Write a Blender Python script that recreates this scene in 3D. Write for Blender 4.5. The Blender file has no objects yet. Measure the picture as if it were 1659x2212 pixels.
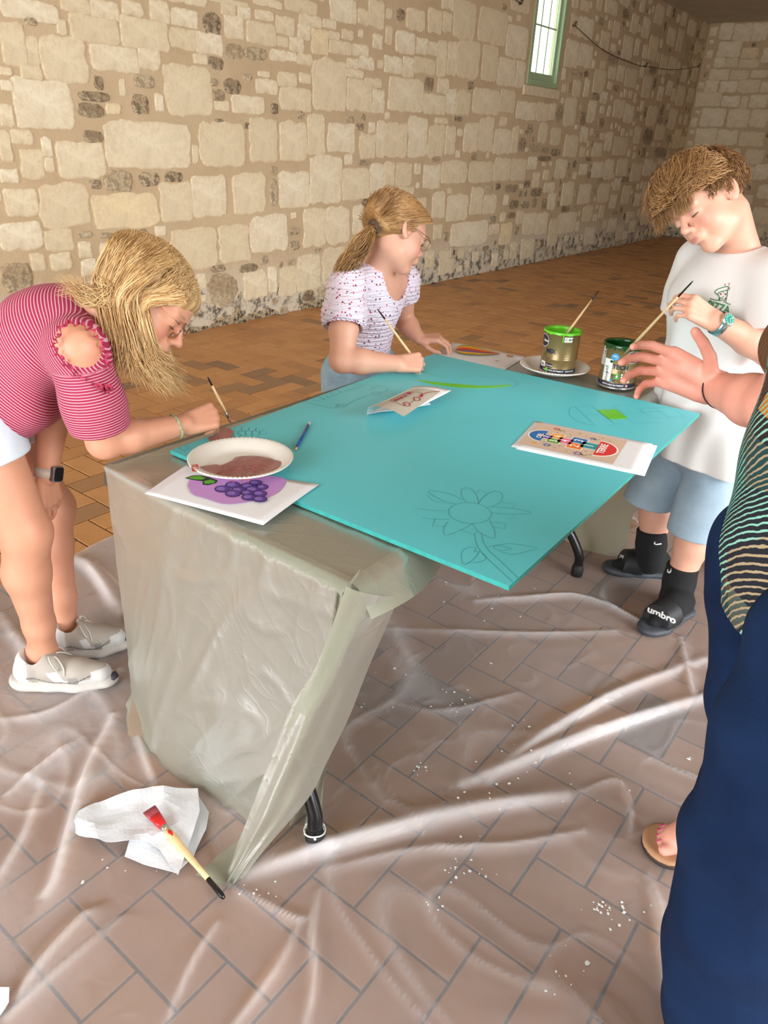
import bpy, bmesh, math, random
import numpy as np
from mathutils import Vector, Matrix
from mathutils import noise as mnoise

SC = bpy.context.scene
COL = SC.collection
PI = math.pi

# ------------------------------------------------------------------ camera
FPX = 1569.85                                   # focal length in pixels of the 1659 x 2212 frame
CAM_R = Vector((0.99886648, 0.02182121, 0.04230359))
CAM_U = Vector((-0.04759998, 0.45790926, 0.88772369))
CAM_W = Vector((0.0, 0.88873109, -0.4584289))
CAM_C = Vector((0.0, 0.0, 1.30577))
cam_data = bpy.data.cameras.new('camera')
cam = bpy.data.objects.new('camera', cam_data)
COL.objects.link(cam)
cam_data.sensor_fit = 'VERTICAL'
cam_data.sensor_height = 24.0
cam_data.lens = FPX / 2212.0 * 24.0
cam_data.clip_start = 0.02
m3 = Matrix((CAM_R, CAM_U, -CAM_W)).transposed()
cam.matrix_world = Matrix.Translation(CAM_C) @ m3.to_4x4()
SC.camera = cam

# ------------------------------------------------------------------ sky, doorway and fill lights, exposure
SC.view_settings.view_transform = 'Standard'
SC.view_settings.look = 'None'
SC.view_settings.gamma = 1.0
SC.view_settings.use_curve_mapping = False
SC.view_settings.exposure = 0.60
SC.cycles.max_bounces = 6; SC.cycles.diffuse_bounces = 4; SC.cycles.glossy_bounces = 3; SC.cycles.transmission_bounces = 4; SC.cycles.transparent_max_bounces = 8
world = bpy.data.worlds.new('sky')
SC.world = world
world.use_nodes = True
bg = world.node_tree.nodes['Background']
bg.inputs['Color'].default_value = (0.93, 0.97, 1.0, 1)
bg.inputs['Strength'].default_value = 2.2

ROOM_ROT = -0.638628                            # room axes: local x = across, local y = along the long wall
def room(a, b, z=0.0):
    c, s = math.cos(ROOM_ROT), math.sin(ROOM_ROT)
    return Vector((a * c - b * s, a * s + b * c, z))
def area_light(name, pos, aim, sx, sy, power, col):
    l = bpy.data.lights.new(name, 'AREA')
    l.shape = 'RECTANGLE'; l.size = sx; l.size_y = sy; l.energy = power; l.color = col
    o = bpy.data.objects.new(name, l); COL.objects.link(o)
    o.location = pos
    o.rotation_euler = (Vector(aim) - Vector(pos)).to_track_quat('-Z', 'Y').to_euler()
    return o
# outdoor light entering through the tall doorway on the right of the photographer
area_light('daylight_doorway_side', room(7.4, 1.9, 3.9), room(0.0, 1.9, 0.9), 7.5, 5.0, 1150, (0.92, 0.97, 1.0))
area_light('fill_light_rear', room(-1.0, -5.2, 2.2), room(-1.4, 1.0, 0.8), 4.0, 3.4, 340, (0.95, 0.97, 1.0))  # added lamp behind the camera that lifts the shadows, no known doorway

# ------------------------------------------------------------------ helpers
def at(px, py, y):
    """world point on the sight line of a picture position at forward distance y"""
    d = CAM_W + CAM_R * ((px - 829.5) / FPX) - CAM_U * ((py - 1106.0) / FPX)
    return CAM_C + d * (y / d.y)
def atz(px, py, z=0.0):
    d = CAM_W + CAM_R * ((px - 829.5) / FPX) - CAM_U * ((py - 1106.0) / FPX)
    return CAM_C + d * ((z - CAM_C.z) / d.z)

def srgb(r, g, b):
    f = lambda c: (c / 255.0) / 12.92 if c / 255.0 <= 0.04045 else ((c / 255.0 + 0.055) / 1.055) ** 2.4
    return (f(r), f(g), f(b), 1.0)

class NT:
    """small node-tree helper"""
    def __init__(self, name):
        self.m = bpy.data.materials.new(name); self.m.use_nodes = True
        self.t = self.m.node_tree; self.n = self.t.nodes; self.l = self.t.links
        self.b = self.n['Principled BSDF']; self.out = self.n['Material Output']
    def new(self, typ, **kw):
        x = self.n.new(typ)
        for k, v in kw.items(): setattr(x, k, v)
        return x
    def link(self, a, b): self.l.new(a, b); return self
    def noise(self, scale, detail=3, rough=.55, coord='Object', vec=None, dist=0):
        n = self.new('ShaderNodeTexNoise')
        n.inputs['Scale'].default_value = scale; n.inputs['Detail'].default_value = detail
        n.inputs['Roughness'].default_value = rough; n.inputs['Distortion'].default_value = dist
        if vec is None: vec = self.coord(coord)
        self.link(vec, n.inputs['Vector'])
        return n.outputs['Fac']
    def coord(self, which='Object'):
        if not hasattr(self, 'tc'): self.tc = self.new('ShaderNodeTexCoord')
        return self.tc.outputs[which]
    def ramp(self, fac, stops, interp='LINEAR'):
        r = self.new('ShaderNodeValToRGB'); r.color_ramp.interpolation = interp
        e = r.color_ramp.elements
        while len(e) < len(stops): e.new(0.5)
        for i, (p, c) in enumerate(stops): e[i].position = p; e[i].color = c
        self.link(fac, r.inputs['Fac']); return r.outputs['Color']
    def mix(self, fac, a, b, mode='MIX'):
        x = self.new('ShaderNodeMix', data_type='RGBA', blend_type=mode)
        for s, v in ((x.inputs[0], fac), (x.inputs[6], a), (x.inputs[7], b)):
            if hasattr(v, 'is_output'): self.link(v, s)
            else: s.default_value = v
        return x.outputs[2]
    def math(self, op, a, b=0.0):
        x = self.new('ShaderNodeMath', operation=op)
        for s, v in ((x.inputs[0], a), (x.inputs[1], b)):
            if hasattr(v, 'is_output'): self.link(v, s)
            else: s.default_value = v
        return x.outputs[0]
    def attr(self, name, out='Fac'):
        a = self.new('ShaderNodeAttribute', attribute_name=name); return a.outputs[out]
    def bump(self, h, strength=.3, dist=.01):
        b = self.new('ShaderNodeBump'); b.inputs['Strength'].default_value = strength; b.inputs['Distance'].default_value = dist
        self.link(h, b.inputs['Height']); self.link(b.outputs['Normal'], self.b.inputs['Normal'])
    def set(self, **kw):
        for k, v in kw.items():
            s = self.b.inputs[k.replace('_', ' ')]
            if hasattr(v, 'is_output'): self.link(v, s)
            else: s.default_value = v
        return self

def plain(name, col, rough=.6, metal=0.0, vary=.12, scale=30, bump=0.0, **kw):
    t = NT(name)
    c = Vector(col[:3])
    f = t.noise(scale, 3)
    lo = tuple(c * (1 - vary)) + (1,); hi = tuple(min(1, x) for x in c * (1 + vary)) + (1,)
    t.set(Base_Color=t.ramp(f, [(.3, lo), (.7, hi)]), Roughness=rough, Metallic=metal)
    if bump: t.bump(t.noise(scale * 3, 4), bump, .004)
    for k, v in kw.items(): t.set(**{k: v})
    return t.m

def tag(o, label=None, cat=None, group=None, kind=None):
    if label: o['label'] = label
    if cat: o['category'] = cat
    if group: o['group'] = group
    if kind: o['kind'] = kind
    return o
def empty(name, loc=(0, 0, 0), rz=0.0, label=None, cat=None, group=None, kind=None):
    o = bpy.data.objects.new(name, None); COL.objects.link(o)
    o.location = loc; o.rotation_euler = (0, 0, rz); o.empty_display_size = .05
    return tag(o, label, cat, group, kind)
def link_mesh(name, me, mat=None, parent=None, smooth=True):
    o = bpy.data.objects.new(name, me); COL.objects.link(o)
    if mat is not None: me.materials.append(mat)
    if parent is not None: o.parent = parent
    if smooth and len(me.polygons): me.polygons.foreach_set('use_smooth', [True] * len(me.polygons))
    return o
def mesh(name, verts, faces, mat=None, parent=None, smooth=True, world=False):
    """mesh object; with world=True the points are world points, re-expressed in the parent's frame"""
    if world and parent is not None:
        inv = wmat(parent).inverted()
        verts = [inv @ Vector(v) for v in verts]
    me = bpy.data.meshes.new(name)
    me.from_pydata([tuple(v) for v in verts], [], [tuple(f) for f in faces]); me.update()
    return link_mesh(name, me, mat, parent, smooth)
def wmat(o):
    loc = Matrix.Translation(o.location) @ o.rotation_euler.to_matrix().to_4x4()
    return wmat(o.parent) @ loc if o.parent else loc
def bm_obj(name, bm, mat=None, parent=None, smooth=False):
    me = bpy.data.meshes.new(name); bm.to_mesh(me); bm.free()
    return link_mesh(name, me, mat, parent, smooth)
def box_bm(x0, x1, y0, y1, z0, z1, bev=0.0, seg=1, bm=None):
    b = bmesh.new()
    vs = [b.verts.new((x, y, z)) for x in (x0, x1) for y in (y0, y1) for z in (z0, z1)]
    for f in ((0, 1, 3, 2), (4, 6, 7, 5), (0, 4, 5, 1), (2, 3, 7, 6), (0, 2, 6, 4), (1, 5, 7, 3)):
        b.faces.new([vs[i] for i in f])
    if bev: bmesh.ops.bevel(b, geom=list(b.edges), offset=bev, segments=seg, affect='EDGES', profile=.5)
    return b
def frames(pts):
    """tangent, normal, binormal along a polyline (parallel transport)"""
    P = [Vector(p) for p in pts]; T = []
    for i in range(len(P)):
        a = P[max(0, i - 1)]; c = P[min(len(P) - 1, i + 1)]
        d = c - a; T.append(d.normalized() if d.length > 1e-9 else Vector((0, 0, 1)))
    up = Vector((0, 0, 1)) if abs(T[0].z) < .9 else Vector((1, 0, 0))
    N = (up - T[0] * up.dot(T[0])).normalized(); out = []
    for i in range(len(P)):
        N = (N - T[i] * N.dot(T[i])); N = N.normalized() if N.length > 1e-9 else T[i].orthogonal().normalized()
        out.append((P[i], T[i], N, T[i].cross(N)))
    return out
def tube_geo(pts, rad, n=8, cap=True, verts=None, faces=None, flat=1.0):
    verts = [] if verts is None else verts; faces = [] if faces is None else faces
    k0 = len(verts); fr = frames(pts)
    for i, (p, t, nn, bb) in enumerate(fr):
        r = rad[i] if hasattr(rad, '__len__') else rad
        for j in range(n):
            a = 2 * PI * j / n
            verts.append(p + nn * (math.cos(a) * r * flat) + bb * (math.sin(a) * r))
    for i in range(len(pts) - 1):
        for j in range(n):
            a = k0 + i * n + j; b = k0 + i * n + (j + 1) % n
            faces.append((a, b, b + n, a + n))
    if cap:
        faces.append(tuple(k0 + j for j in range(n))[::-1])
        e = k0 + (len(pts) - 1) * n
        faces.append(tuple(e + j for j in range(n)))
    return verts, faces
def tube(name, pts, rad, mat, parent=None, n=8, world=True, flat=1.0):
    v, f = tube_geo(pts, rad, n, flat=flat)
    return mesh(name, v, f, mat, parent, True, world)
def lathe(name, prof, mat, parent=None, n=40, loc=(0, 0, 0), smooth=True):
    """revolve a list of (radius, z)"""
    v, f = [], []
    for r, z in prof:
        for j in range(n):
            a = 2 * PI * j / n; v.append((loc[0] + r * math.cos(a), loc[1] + r * math.sin(a), loc[2] + z))
    for i in range(len(prof) - 1):
        for j in range(n):
            a = i * n + j; b = i * n + (j + 1) % n
            f.append((a, b, b + n, a + n))
    return mesh(name, v, f, mat, parent, smooth)
def catmull(pts, per=8):
    P = [Vector(p) for p in pts]; P = [P[0] * 2 - P[1]] + P + [P[-1] * 2 - P[-2]]
    out = []
    for i in range(1, len(P) - 2):
        for k in range(per):
            t = k / per; a, b, c, d = P[i - 1], P[i], P[i + 1], P[i + 2]
            out.append(.5 * ((2 * b) + (c - a) * t + (2 * a - 5 * b + 4 * c - d) * t * t + (3 * b - a - 3 * c + d) * t ** 3))
    out.append(P[-2]); return out
def set_attr(me, name, vals, typ='FLOAT', dom='POINT'):
    a = me.attributes.new(name, typ, dom)
    if typ == 'FLOAT': a.data.foreach_set('value', np.asarray(vals, np.float32).ravel())
    else: a.data.foreach_set('color', np.asarray(vals, np.float32).ravel())
RND = random.Random(7)

# ================================================================== THE SETTING
WALL_A = -4.272          # local x of the long wall
WALL_B = 13.50           # local y of the end wall
CEIL = 3.05
TW = 0.10875             # tile width; a tile is twice as long
TB0 = 0.0435
# --- materials
def stone_mat():
    t = NT('limestone')
    tone = t.attr('tone')
    c = t.ramp(tone, [(0, srgb(124, 104, 80)), (.18, srgb(168, 146, 114)), (.3, srgb(216, 200, 166)), (.6, srgb(228, 214, 182)), (.85, srgb(236, 226, 200)), (1, srgb(232, 210, 164))])
    n1 = t.noise(9, 3, .65); n2 = t.noise(55, 3, .6)
    c = t.mix(t.math('MULTIPLY', t.attr('edge'), t.ramp(t.noise(30, 3), [(.35, (0, 0, 0, 1)), (.6, (1, 1, 1, 1))])), c, srgb(204, 178, 142))
    n5 = t.noise(3.1, 2, .6)
    c = t.mix(t.math('MULTIPLY', t.ramp(n5, [(.4, (0, 0, 0, 1)), (.7, (1, 1, 1, 1))]), .5), c, srgb(220, 204, 170))
    c = t.mix(t.math('MULTIPLY', t.ramp(n1, [(.45, (0, 0, 0, 1)), (.75, (1, 1, 1, 1))]), .35), c, srgb(196, 180, 150))
    c = t.mix(t.math('MULTIPLY', t.ramp(n2, [(.55, (0, 0, 0, 1)), (.8, (1, 1, 1, 1))]), .35), c, srgb(176, 156, 124))
    dk = t.attr('dark')
    n3 = t.noise(38, 4, .75, dist=.6)
    c = t.mix(t.math('MULTIPLY', t.ramp(n3, [(.42, (0, 0, 0, 1)), (.6, (1, 1, 1, 1))]), dk), c, srgb(62, 52, 42))
    t.set(Base_Color=c, Roughness=.92)
    t.bump(t.math('ADD', n1, t.math('MULTIPLY', n2, .5)), .4, .008)
    return t.m
def mortar_mat():
    t = NT('lime mortar')
    n1 = t.noise(2.2, 3, .6); n2 = t.noise(90, 2, .6); n3 = t.noise(12, 5, .7)
    c = t.ramp(n1, [(.3, srgb(190, 166, 132)), (.7, srgb(206, 184, 150))])
    c = t.mix(t.math('MULTIPLY', n2, .35), c, srgb(182, 156, 120))
    # damp, flaking foot of the wall: pale salts with dark mould spots
    sep = t.new('ShaderNodeSeparateXYZ'); t.link(t.coord('Object'), sep.inputs[0])
    z = t.math('ADD', sep.outputs[2], t.math('MULTIPLY', n3, -.5))
    low = t.ramp(z, [(.0, (1, 1, 1, 1)), (.22, (0, 0, 0, 1))])
    c = t.mix(t.math('MULTIPLY', low, .75), c, srgb(206, 196, 176))
    n4 = t.noise(7, 4, .75)
    zz = t.math('ADD', sep.outputs[2], t.math('MULTIPLY', n4, -.45))
    spot = t.math('MULTIPLY', t.ramp(zz, [(.0, (1, 1, 1, 1)), (.05, (0, 0, 0, 1))]), t.ramp(n3, [(.47, (0, 0, 0, 1)), (.6, (1, 1, 1, 1))]))
    c = t.mix(t.math('MULTIPLY', spot, .85), c, srgb(58, 52, 44))
    t.set(Base_Color=c, Roughness=.95)
    t.bump(t.math('ADD', n3, t.math('MULTIPLY', n2, .6)), .5, .01)
    return t.m
M_STONE, M_MORTAR = stone_mat(), mortar_mat()

def tile_mat(name, use_attr):
    t = NT(name)
    if use_attr: r = t.attr('tone')
    else: r = t.new('ShaderNodeObjectInfo').outputs['Random']
    c = t.ramp(r, [(0, srgb(182, 128, 76)), (.35, srgb(198, 144, 90)), (.7, srgb(188, 134, 80)), (.9, srgb(180, 128, 80)), (.96, srgb(150, 114, 80)), (1, srgb(126, 102, 80))])
    n1 = t.noise(6, 3, .5, coord='Object'); n2 = t.noise(120, 3, .6)
    c = t.mix(t.math('MULTIPLY', t.ramp(n1, [(.5, (0, 0, 0, 1)), (.75, (1, 1, 1, 1))]), .45), c, srgb(150, 104, 66))
    c = t.mix(t.math('MULTIPLY', n2, .2), c, srgb(160, 104, 56))
    t.set(Base_Color=c, Roughness=.55)
    t.bump(n2, .12, .003)
    return t.m
M_TILE, M_TILE2 = tile_mat('terracotta tile', False), tile_mat('terracotta tile far', True)
M_GROUT = plain('dark grout', srgb(84, 80, 79), .95, scale=60, vary=.2)

# --- floor: grout bed and herringbone tiles
floor = empty('floor', (0, 0, 0), ROOM_ROT, kind='structure')
bm = box_bm(WALL_A - .1, 4.2, -4.0, WALL_B + .1, -.16, -.006)
bm_obj('grout_bed', bm, M_GROUT, floor)
def tile_mesh():
    b = box_bm(-TW + .003, TW - .003, -TW / 2 + .003, TW / 2 - .003, -.02, 0)
    top = [e for e in b.edges if all(v.co.z > -.001 for v in e.verts)]
    bmesh.ops.bevel(b, geom=top, offset=.0016, segments=1, affect='EDGES')
    me = bpy.data.meshes.new('tile'); b.to_mesh(me); b.free(); me.materials.append(M_TILE); return me
TILE = tile_mesh()
cands = []
for j in range(-12, 125):
    for i in range(-40, 40):
        k = (i - j) % 4
        if k == 1: a, b, v = (i + 1) * TW, TB0 + (j + .5) * TW, 0
        elif k == 0: a, b, v = (i + .5) * TW, TB0 + (j + 1) * TW, 1
        else: continue
        if a < WALL_A - .05 or b > WALL_B or a > 4.2: continue
        P = room(a, b); d = P - CAM_C; dep = d.dot(CAM_W)
        px = 829.5 + FPX * d.dot(CAM_R) / dep if dep > .1 else -9e9
        py = 1106 - FPX * d.dot(CAM_U) / dep if dep > .1 else -9e9
        vis = dep > .1 and -60 < px < 1720 and py < 2280
        # area share hidden behind the table and its cover counts as not shown
        hid = 330 < px < 760 and 900 < py < 1640 or 560 < px < 1250 and 800 < py < 1180
        size = (1 / dep ** 3) if vis and not hid else 0
        cands.append((size, a, b, v, vis))
cands.sort(key=lambda c: -c[0])
rt = random.Random(3)
for s, a, b, v, vis in cands[:300]:
    o = bpy.data.objects.new('tile', TILE); COL.objects.link(o); o.parent = floor
    o.location = (a, b, rt.uniform(-.0012, .0008)); o.rotation_euler = (rt.uniform(-.004, .004), rt.uniform(-.004, .004), v * PI / 2)
vs, fs, tn = [], [], []
hx, hy = TW - .002, TW / 2 - .002
for s, a, b, v, vis in cands[300:]:
    x, y = (hy, hx) if v else (hx, hy); z = rt.uniform(-.0012, .0008); k = len(vs); tr = rt.random()
    e = .0016
    for q, zz in ((0, -.008), (e, z)):
        for sx, sy in ((-1, -1), (1, -1), (1, 1), (-1, 1)): vs.append((a + sx * (x - q), b + sy * (y - q), zz)); tn.append(tr)
    fs += [(k, k + 1, k + 5, k + 4), (k + 1, k + 2, k + 6, k + 5), (k + 2, k + 3, k + 7, k + 6), (k + 3, k, k + 4, k + 7), (k + 4, k + 5, k + 6, k + 7)]
o = mesh('tile_field', vs, fs, M_TILE2, floor, False); set_attr(o.data, 'tone', tn); tag(o, kind='stuff')

# --- stone walls
STONE_LIGHT='230,177,31,8 264,184,17,6 281,183,18,8 302,187,14,6 321,186,14,10 336,186,20,8 267,171,31,12 299,171,34,15 334,174,20,10 354,173,21,11 227,156,13,18 240,157,7,12 248,150,27,21 278,158,31,12 310,161,15,10 235,150,12,6 229,127,33,23 327,138,37,27 378,184,16,12 397,183,27,12 376,196,12,6 390,196,11,6 405,197,17,5 424,191,18,10 425,184,11,5 437,182,15,8 460,183,18,15 447,199,24,6 472,200,15,5 479,185,26,8 480,206,30,14 433,206,33,7 404,205,26,4 366,202,34,2 512,207,13,9 524,207,20,17 446,190,13,9 479,194,12,4 493,195,14,6 506,186,20,7 531,193,12,9 418,175,17,6 435,176,9,5 445,175,16,6 499,177,15,6 514,178,19,8 461,147,38,33 500,148,32,22 425,160,19,8 447,163,12,6 404,154,20,8 427,145,32,14 522,166,22,6 498,171,22,5 406,164,11,3 381,141,30,10 366,142,12,5 533,148,15,17 280,107,63,25 351,108,40,26 396,111,27,27 426,112,28,25 455,116,20,27 478,118,34,20 518,114,21,18 540,115,11,27 248,102,31,18 227,102,13,14 217,110,6,15 220,127,7,10 224,119,12,6 241,113,5,9 241,105,5,7 214,100,10,6 345,110,4,10 295,146,3,8 319,139,6,9 351,167,11,5 223,144,6,4 224,151,6,3 284,136,9,5 260,173,5,6 214,83,19,13 234,76,30,22 267,73,46,19 316,75,26,23 342,76,30,26 378,77,31,26 424,79,33,25 458,81,37,34 497,82,35,24 533,87,19,23 208,65,24,14 233,63,18,11 310,67,8,5 322,43,39,26 363,44,29,25 393,49,39,25 450,49,27,28 477,49,29,28 511,55,13,22 526,60,22,14 269,48,20,17 254,58,8,8 223,53,8,9 235,52,13,9 254,47,9,9 385,16,23,19 410,18,9,19 422,14,20,21 442,15,28,27 473,16,38,30 644,213,36,28 686,214,52,27 574,211,26,14 605,212,20,17 627,215,14,14 561,193,27,15 590,195,16,11 607,196,18,9 654,183,39,29 622,181,15,27 639,183,7,25 647,183,6,26 698,184,29,28 740,207,43,26 572,177,15,14 588,181,32,11 547,178,24,11 729,182,35,23 766,182,18,23 554,151,50,24 625,168,19,11 688,155,50,21 604,151,36,15 641,152,16,20 658,153,24,19 739,158,31,20 775,154,44,16 820,154,30,17 852,156,14,16 585,116,29,31 550,115,33,26 616,116,26,26 644,118,17,24 677,121,26,25 705,122,27,30 734,120,37,23 772,121,14,25 625,144,21,4 552,93,15,18 569,92,24,18 612,89,28,20 641,93,46,19 691,93,47,19 740,94,37,22 779,94,33,21 815,105,21,12 887,95,29,20 656,58,39,24 699,62,25,26 726,62,27,18 666,32,75,23 744,40,22,10 770,26,25,24 821,35,33,23 855,33,29,24 914,30,55,24 892,17,25,31 872,210,33,25 908,213,36,22 894,240,42,19 958,190,34,24 959,271,36,13 895,265,21,9 890,152,31,28 986,180,21,12 986,120,30,15 1052,122,49,22 994,95,36,18 1034,92,32,24 1077,96,39,21 863,80,28,10'
STONE_DARK='361,184,13,11 378,173,15,7 394,174,20,6 363,165,12,6 305,151,14,6 302,137,11,9 265,134,17,6 267,142,20,4 278,148,5,6 364,156,5,3 375,152,14,8 365,147,9,6 393,161,7,3 417,142,7,6 267,121,12,5 445,140,6,5 366,134,7,2 392,132,4,3 277,94,19,11 302,97,14,7 321,99,14,5 267,96,7,4 415,81,6,18 513,135,9,4 517,109,14,3 242,175,6,3 204,43,17,15 254,69,10,3 269,68,10,2 283,68,5,3 297,67,6,4 350,15,27,22 372,6,7,6 403,40,7,6 435,59,10,5 435,48,10,6 354,39,13,4 381,36,18,5 449,6,12,8 466,7,13,7 413,9,5,4 421,-1,9,6 462,44,11,2 422,36,4,4 431,37,9,4 522,76,27,7 605,168,14,10 676,174,10,6 892,202,20,6 926,204,13,5 989,222,25,9 946,256,16,8 1021,195,19,6 958,182,24,7 868,154,17,16 934,154,15,13 991,153,17,10 930,169,13,6 788,123,16,13 801,140,15,9 813,123,26,7 843,122,19,5 869,119,24,7 836,114,35,4 728,82,14,9 748,85,10,6 768,82,29,7 812,86,14,7 830,76,28,8 782,65,22,8 810,64,20,7 918,56,24,6 742,51,14,7 780,55,19,5 733,24,13,4 767,22,16,5 624,112,14,4 692,114,12,5 656,147,16,3 1107,168,17,7 1012,272,21,9 1133,223,26,8 1200,166,24,7 1251,142,26,9 1159,120,19,12 1212,120,57,13 1102,87,29,7 1013,89,23,4 969,114,18,4'
STONE_MOSS='351,-4,34,10 385,-4,33,9 444,-3,36,8 327,-3,22,5'
STONE_END='-410,284,19,21 -389,280,27,22 -362,281,21,22 -408,261,34,20 -371,259,23,13 -409,248,16,12 -392,248,19,11 -371,247,28,10 -412,231,29,14 -381,231,27,12 -351,234,24,9 -414,214,19,16 -392,214,26,15 -365,214,30,17 -425,195,39,19 -384,195,26,14 -356,192,10,17 -343,194,26,17 -411,168,37,24 -370,167,32,24 -336,168,25,23 -413,141,32,23 -379,142,30,21 -345,142,35,19 -331,118,27,19 -311,96,20,21 -325,95,12,18'
def parse(s): return [tuple(int(v) / 100 for v in q.split(',')) for q in s.split()]
def stone_geo(w, h, seed, dark, thick):
    """irregular dressed block lying in the x-z plane, proud of the mortar towards +y"""
    rr = random.Random(seed); pts = []
    per = 2 * (w + h); n = max(10, min(30, int(per / .03)))
    p = rr.uniform(.04, .16) if not dark else .35
    pw = 9 if not dark else 3.2; j = min(w, h) * (.012 if not dark else .05)
    for k in range(n):
        u = (k + rr.uniform(-.2, .2)) / n % 1 * per
        if u < w: x, z = u - w / 2, -h / 2
        elif u < w + h: x, z = w / 2, u - w - h / 2
        elif u < 2 * w + h: x, z = w / 2 - (u - w - h), h / 2
        else: x, z = -w / 2, h / 2 - (u - 2 * w - h)
        q = (abs(2 * x / w) ** pw + abs(2 * z / h) ** pw) ** (1 / pw); ox, oz = x / q, z / q
        sm_ = min(.020, min(w, h) * .10)
        nzv = mnoise.noise(Vector((ox * 14, oz * 14, seed * 1.7))) * sm_ + mnoise.noise(Vector((ox * 45, oz * 45, seed * 2.3))) * sm_ * .5 + rr.uniform(-j, j)
        L_ = math.hypot(ox, oz) or 1
        pts.append((ox + ox / L_ * nzv, oz + oz / L_ * nzv))
    n = len(pts); v = []; f = []
    ch = min(.012, min(w, h) * .14)
    for sc_, y in ((1, -.01), (1, thick * .45), (None, thick)):
        for x, z in pts:
            if sc_ is None:
                L_ = math.hypot(x, z) or 1; k = max(.5, 1 - ch / L_); v.append((x * k, y + (0.0 if not dark else rr.uniform(-.0015, .002)), z * k))
            else: v.append((x, y, z))
    for r in range(2):
        for k in range(n):
            a, b = r * n + k, r * n + (k + 1) % n; f.append((a, a + n, b + n, b))
    v.append((0, thick + (0.0 if not dark else rr.uniform(-.006, .006)), 0)); c = len(v) - 1
    for k in range(n): f.append((2 * n + (k + 1) % n, 2 * n + k, c))
    return v, f
def lay_wall(wall, stones, length, height, seed, keep, b_min, blocked=(), proj=None, limit=300):
    """stones: (b0, z0, w, h, dark).  Fills the gaps between the listed blocks with smaller ones."""
    rr = random.Random(seed)
    G = .02; nb, nz = int((length - b_min) / G) + 2, int(height / G) + 2
    occ = np.zeros((nb, nz), bool)
    def cells(b, z, w, h, m):
        return (max(0, int((b - m - b_min) / G)), min(nb, int((b + w + m - b_min) / G) + 1), max(0, int((z - m) / G)), min(nz, int((z + h + m) / G) + 1))
    for q in list(stones) + [(b, z, w, h, 0) for b, z, w, h in blocked]:
        i0, i1, k0, k1 = cells(q[0], q[1], q[2], q[3], -.004); occ[i0:i1, k0:k1] = True
    out = list(stones)
    for (w0, w1, h0, h1, tries, m) in ((.22, .42, .17, .27, 2600, .012), (.13, .24, .12, .2, 5000, .012), (.08, .15, .07, .12, 9000, .012), (.045, .09, .035, .07, 9000, .012)):
        for _ in range(tries):
            w, h = rr.uniform(w0, w1), rr.uniform(h0, h1)
            b, z = rr.uniform(b_min, length - w), rr.uniform(.04, height - h)
            if z < .35 and rr.random() < .7: continue
            i0, i1, k0, k1 = cells(b, z, w, h, m)
            if occ[i0:i1, k0:k1].any(): continue
            occ[i0:i1, k0:k1] = True
            small = w < .12
            dark = rr.random() < (.28 if small else .03) * (1.6 if b > 8 else .8)
            out.append((b, z, w, h, 1 if dark else 0))
    def area(q):
        P = proj(q[0] + q[2] / 2, q[1] + q[3] / 2); d = P - CAM_C; dep = d.dot(CAM_W)
        px = 829.5 + FPX * d.dot(CAM_R) / dep; py = 1106 - FPX * d.dot(CAM_U) / dep
        return q[2] * q[3] / dep ** 2 if dep > .2 and -30 < px < 1690 and -30 < py < 2300 else 0
    out.sort(key=lambda q: -area(q))
    V, F, T, D, ED = [], [], [], [], []
    for i, q in enumerate(out):
        b, z, w, h, dk = q
        # grow the block a little to fill its joint
        v, f = stone_geo(w + .012, h + .012, seed * 1000 + i, dk, rr.uniform(.004, .008) if not dk else rr.uniform(.003, .010))
        ed = [1.0] * (2 * ((len(v) - 1) // 3)) + [.45] * ((len(v) - 1) // 3) + [0.0]
        tone = rr.uniform(.40, .84) if not dk else rr.uniform(.02, .26)
        if not dk and rr.random() < .03: tone = .97
        dd = 0 if not dk else rr.uniform(.35, .85)
        if dk == 2: tone, dd = .12, .8
        if dk == 3: tone, dd = .2, 1.0
        if not dk and z < .3: dd = rr.uniform(0, .12)
        if i < limit:
            o = mesh('stone', v, f, M_STONE, wall, False)
            o.location = (b + w / 2, 0, z + h / 2)
            set_attr(o.data, 'tone', [tone] * len(v)); set_attr(o.data, 'dark', [dd] * len(v)); set_attr(o.data, 'edge', ed)
        else:
            k = len(V); V += [(x + b + w / 2, y, zz + z + h / 2) for x, y, zz in v]; F += [tuple(a + k for a in g) for g in f]
            T += [tone] * len(v); D += [dd] * len(v); ED += ed
    if V:
        o = mesh('small_stones', V, F, M_STONE, wall, False)
        set_attr(o.data, 'tone', T); set_attr(o.data, 'dark', D); set_attr(o.data, 'edge', ED); tag(o, kind='stuff')
WIN = (7.90, 1.86, .72, 1.5)        # window opening in the long wall: along, sill, width, height
def wall_slab(name, length, height, origin, rz, hole=None, y0=-.5, b_min=0.0):
    """wall with its face in the local x-z plane at y=0 and body behind (negative y)"""
    e = empty(name, origin, rz, kind='structure')
    boxes = [(b_min, length, 0, height)] if not hole else [
        (b_min, hole[0], 0, height), (hole[0] + hole[2], length, 0, height),
        (hole[0], hole[0] + hole[2], 0, hole[1]), (hole[0], hole[0] + hole[2], hole[1] + hole[3], height)]
    V, F = [], []
    for x0, x1, z0, z1 in boxes:
        if z1 - z0 < .01: continue
        k = len(V)
        V += [(x, y, z) for x in (x0, x1) for y in (y0, 0) for z in (z0, z1)]
        F += [tuple(k + i for i in f) for f in ((0, 1, 3, 2), (4, 6, 7, 5), (0, 4, 5, 1), (2, 3, 7, 6), (0, 2, 6, 4), (1, 5, 7, 3))]
    mesh('mortar', V, F, M_MORTAR, e, False)
    return e
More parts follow.
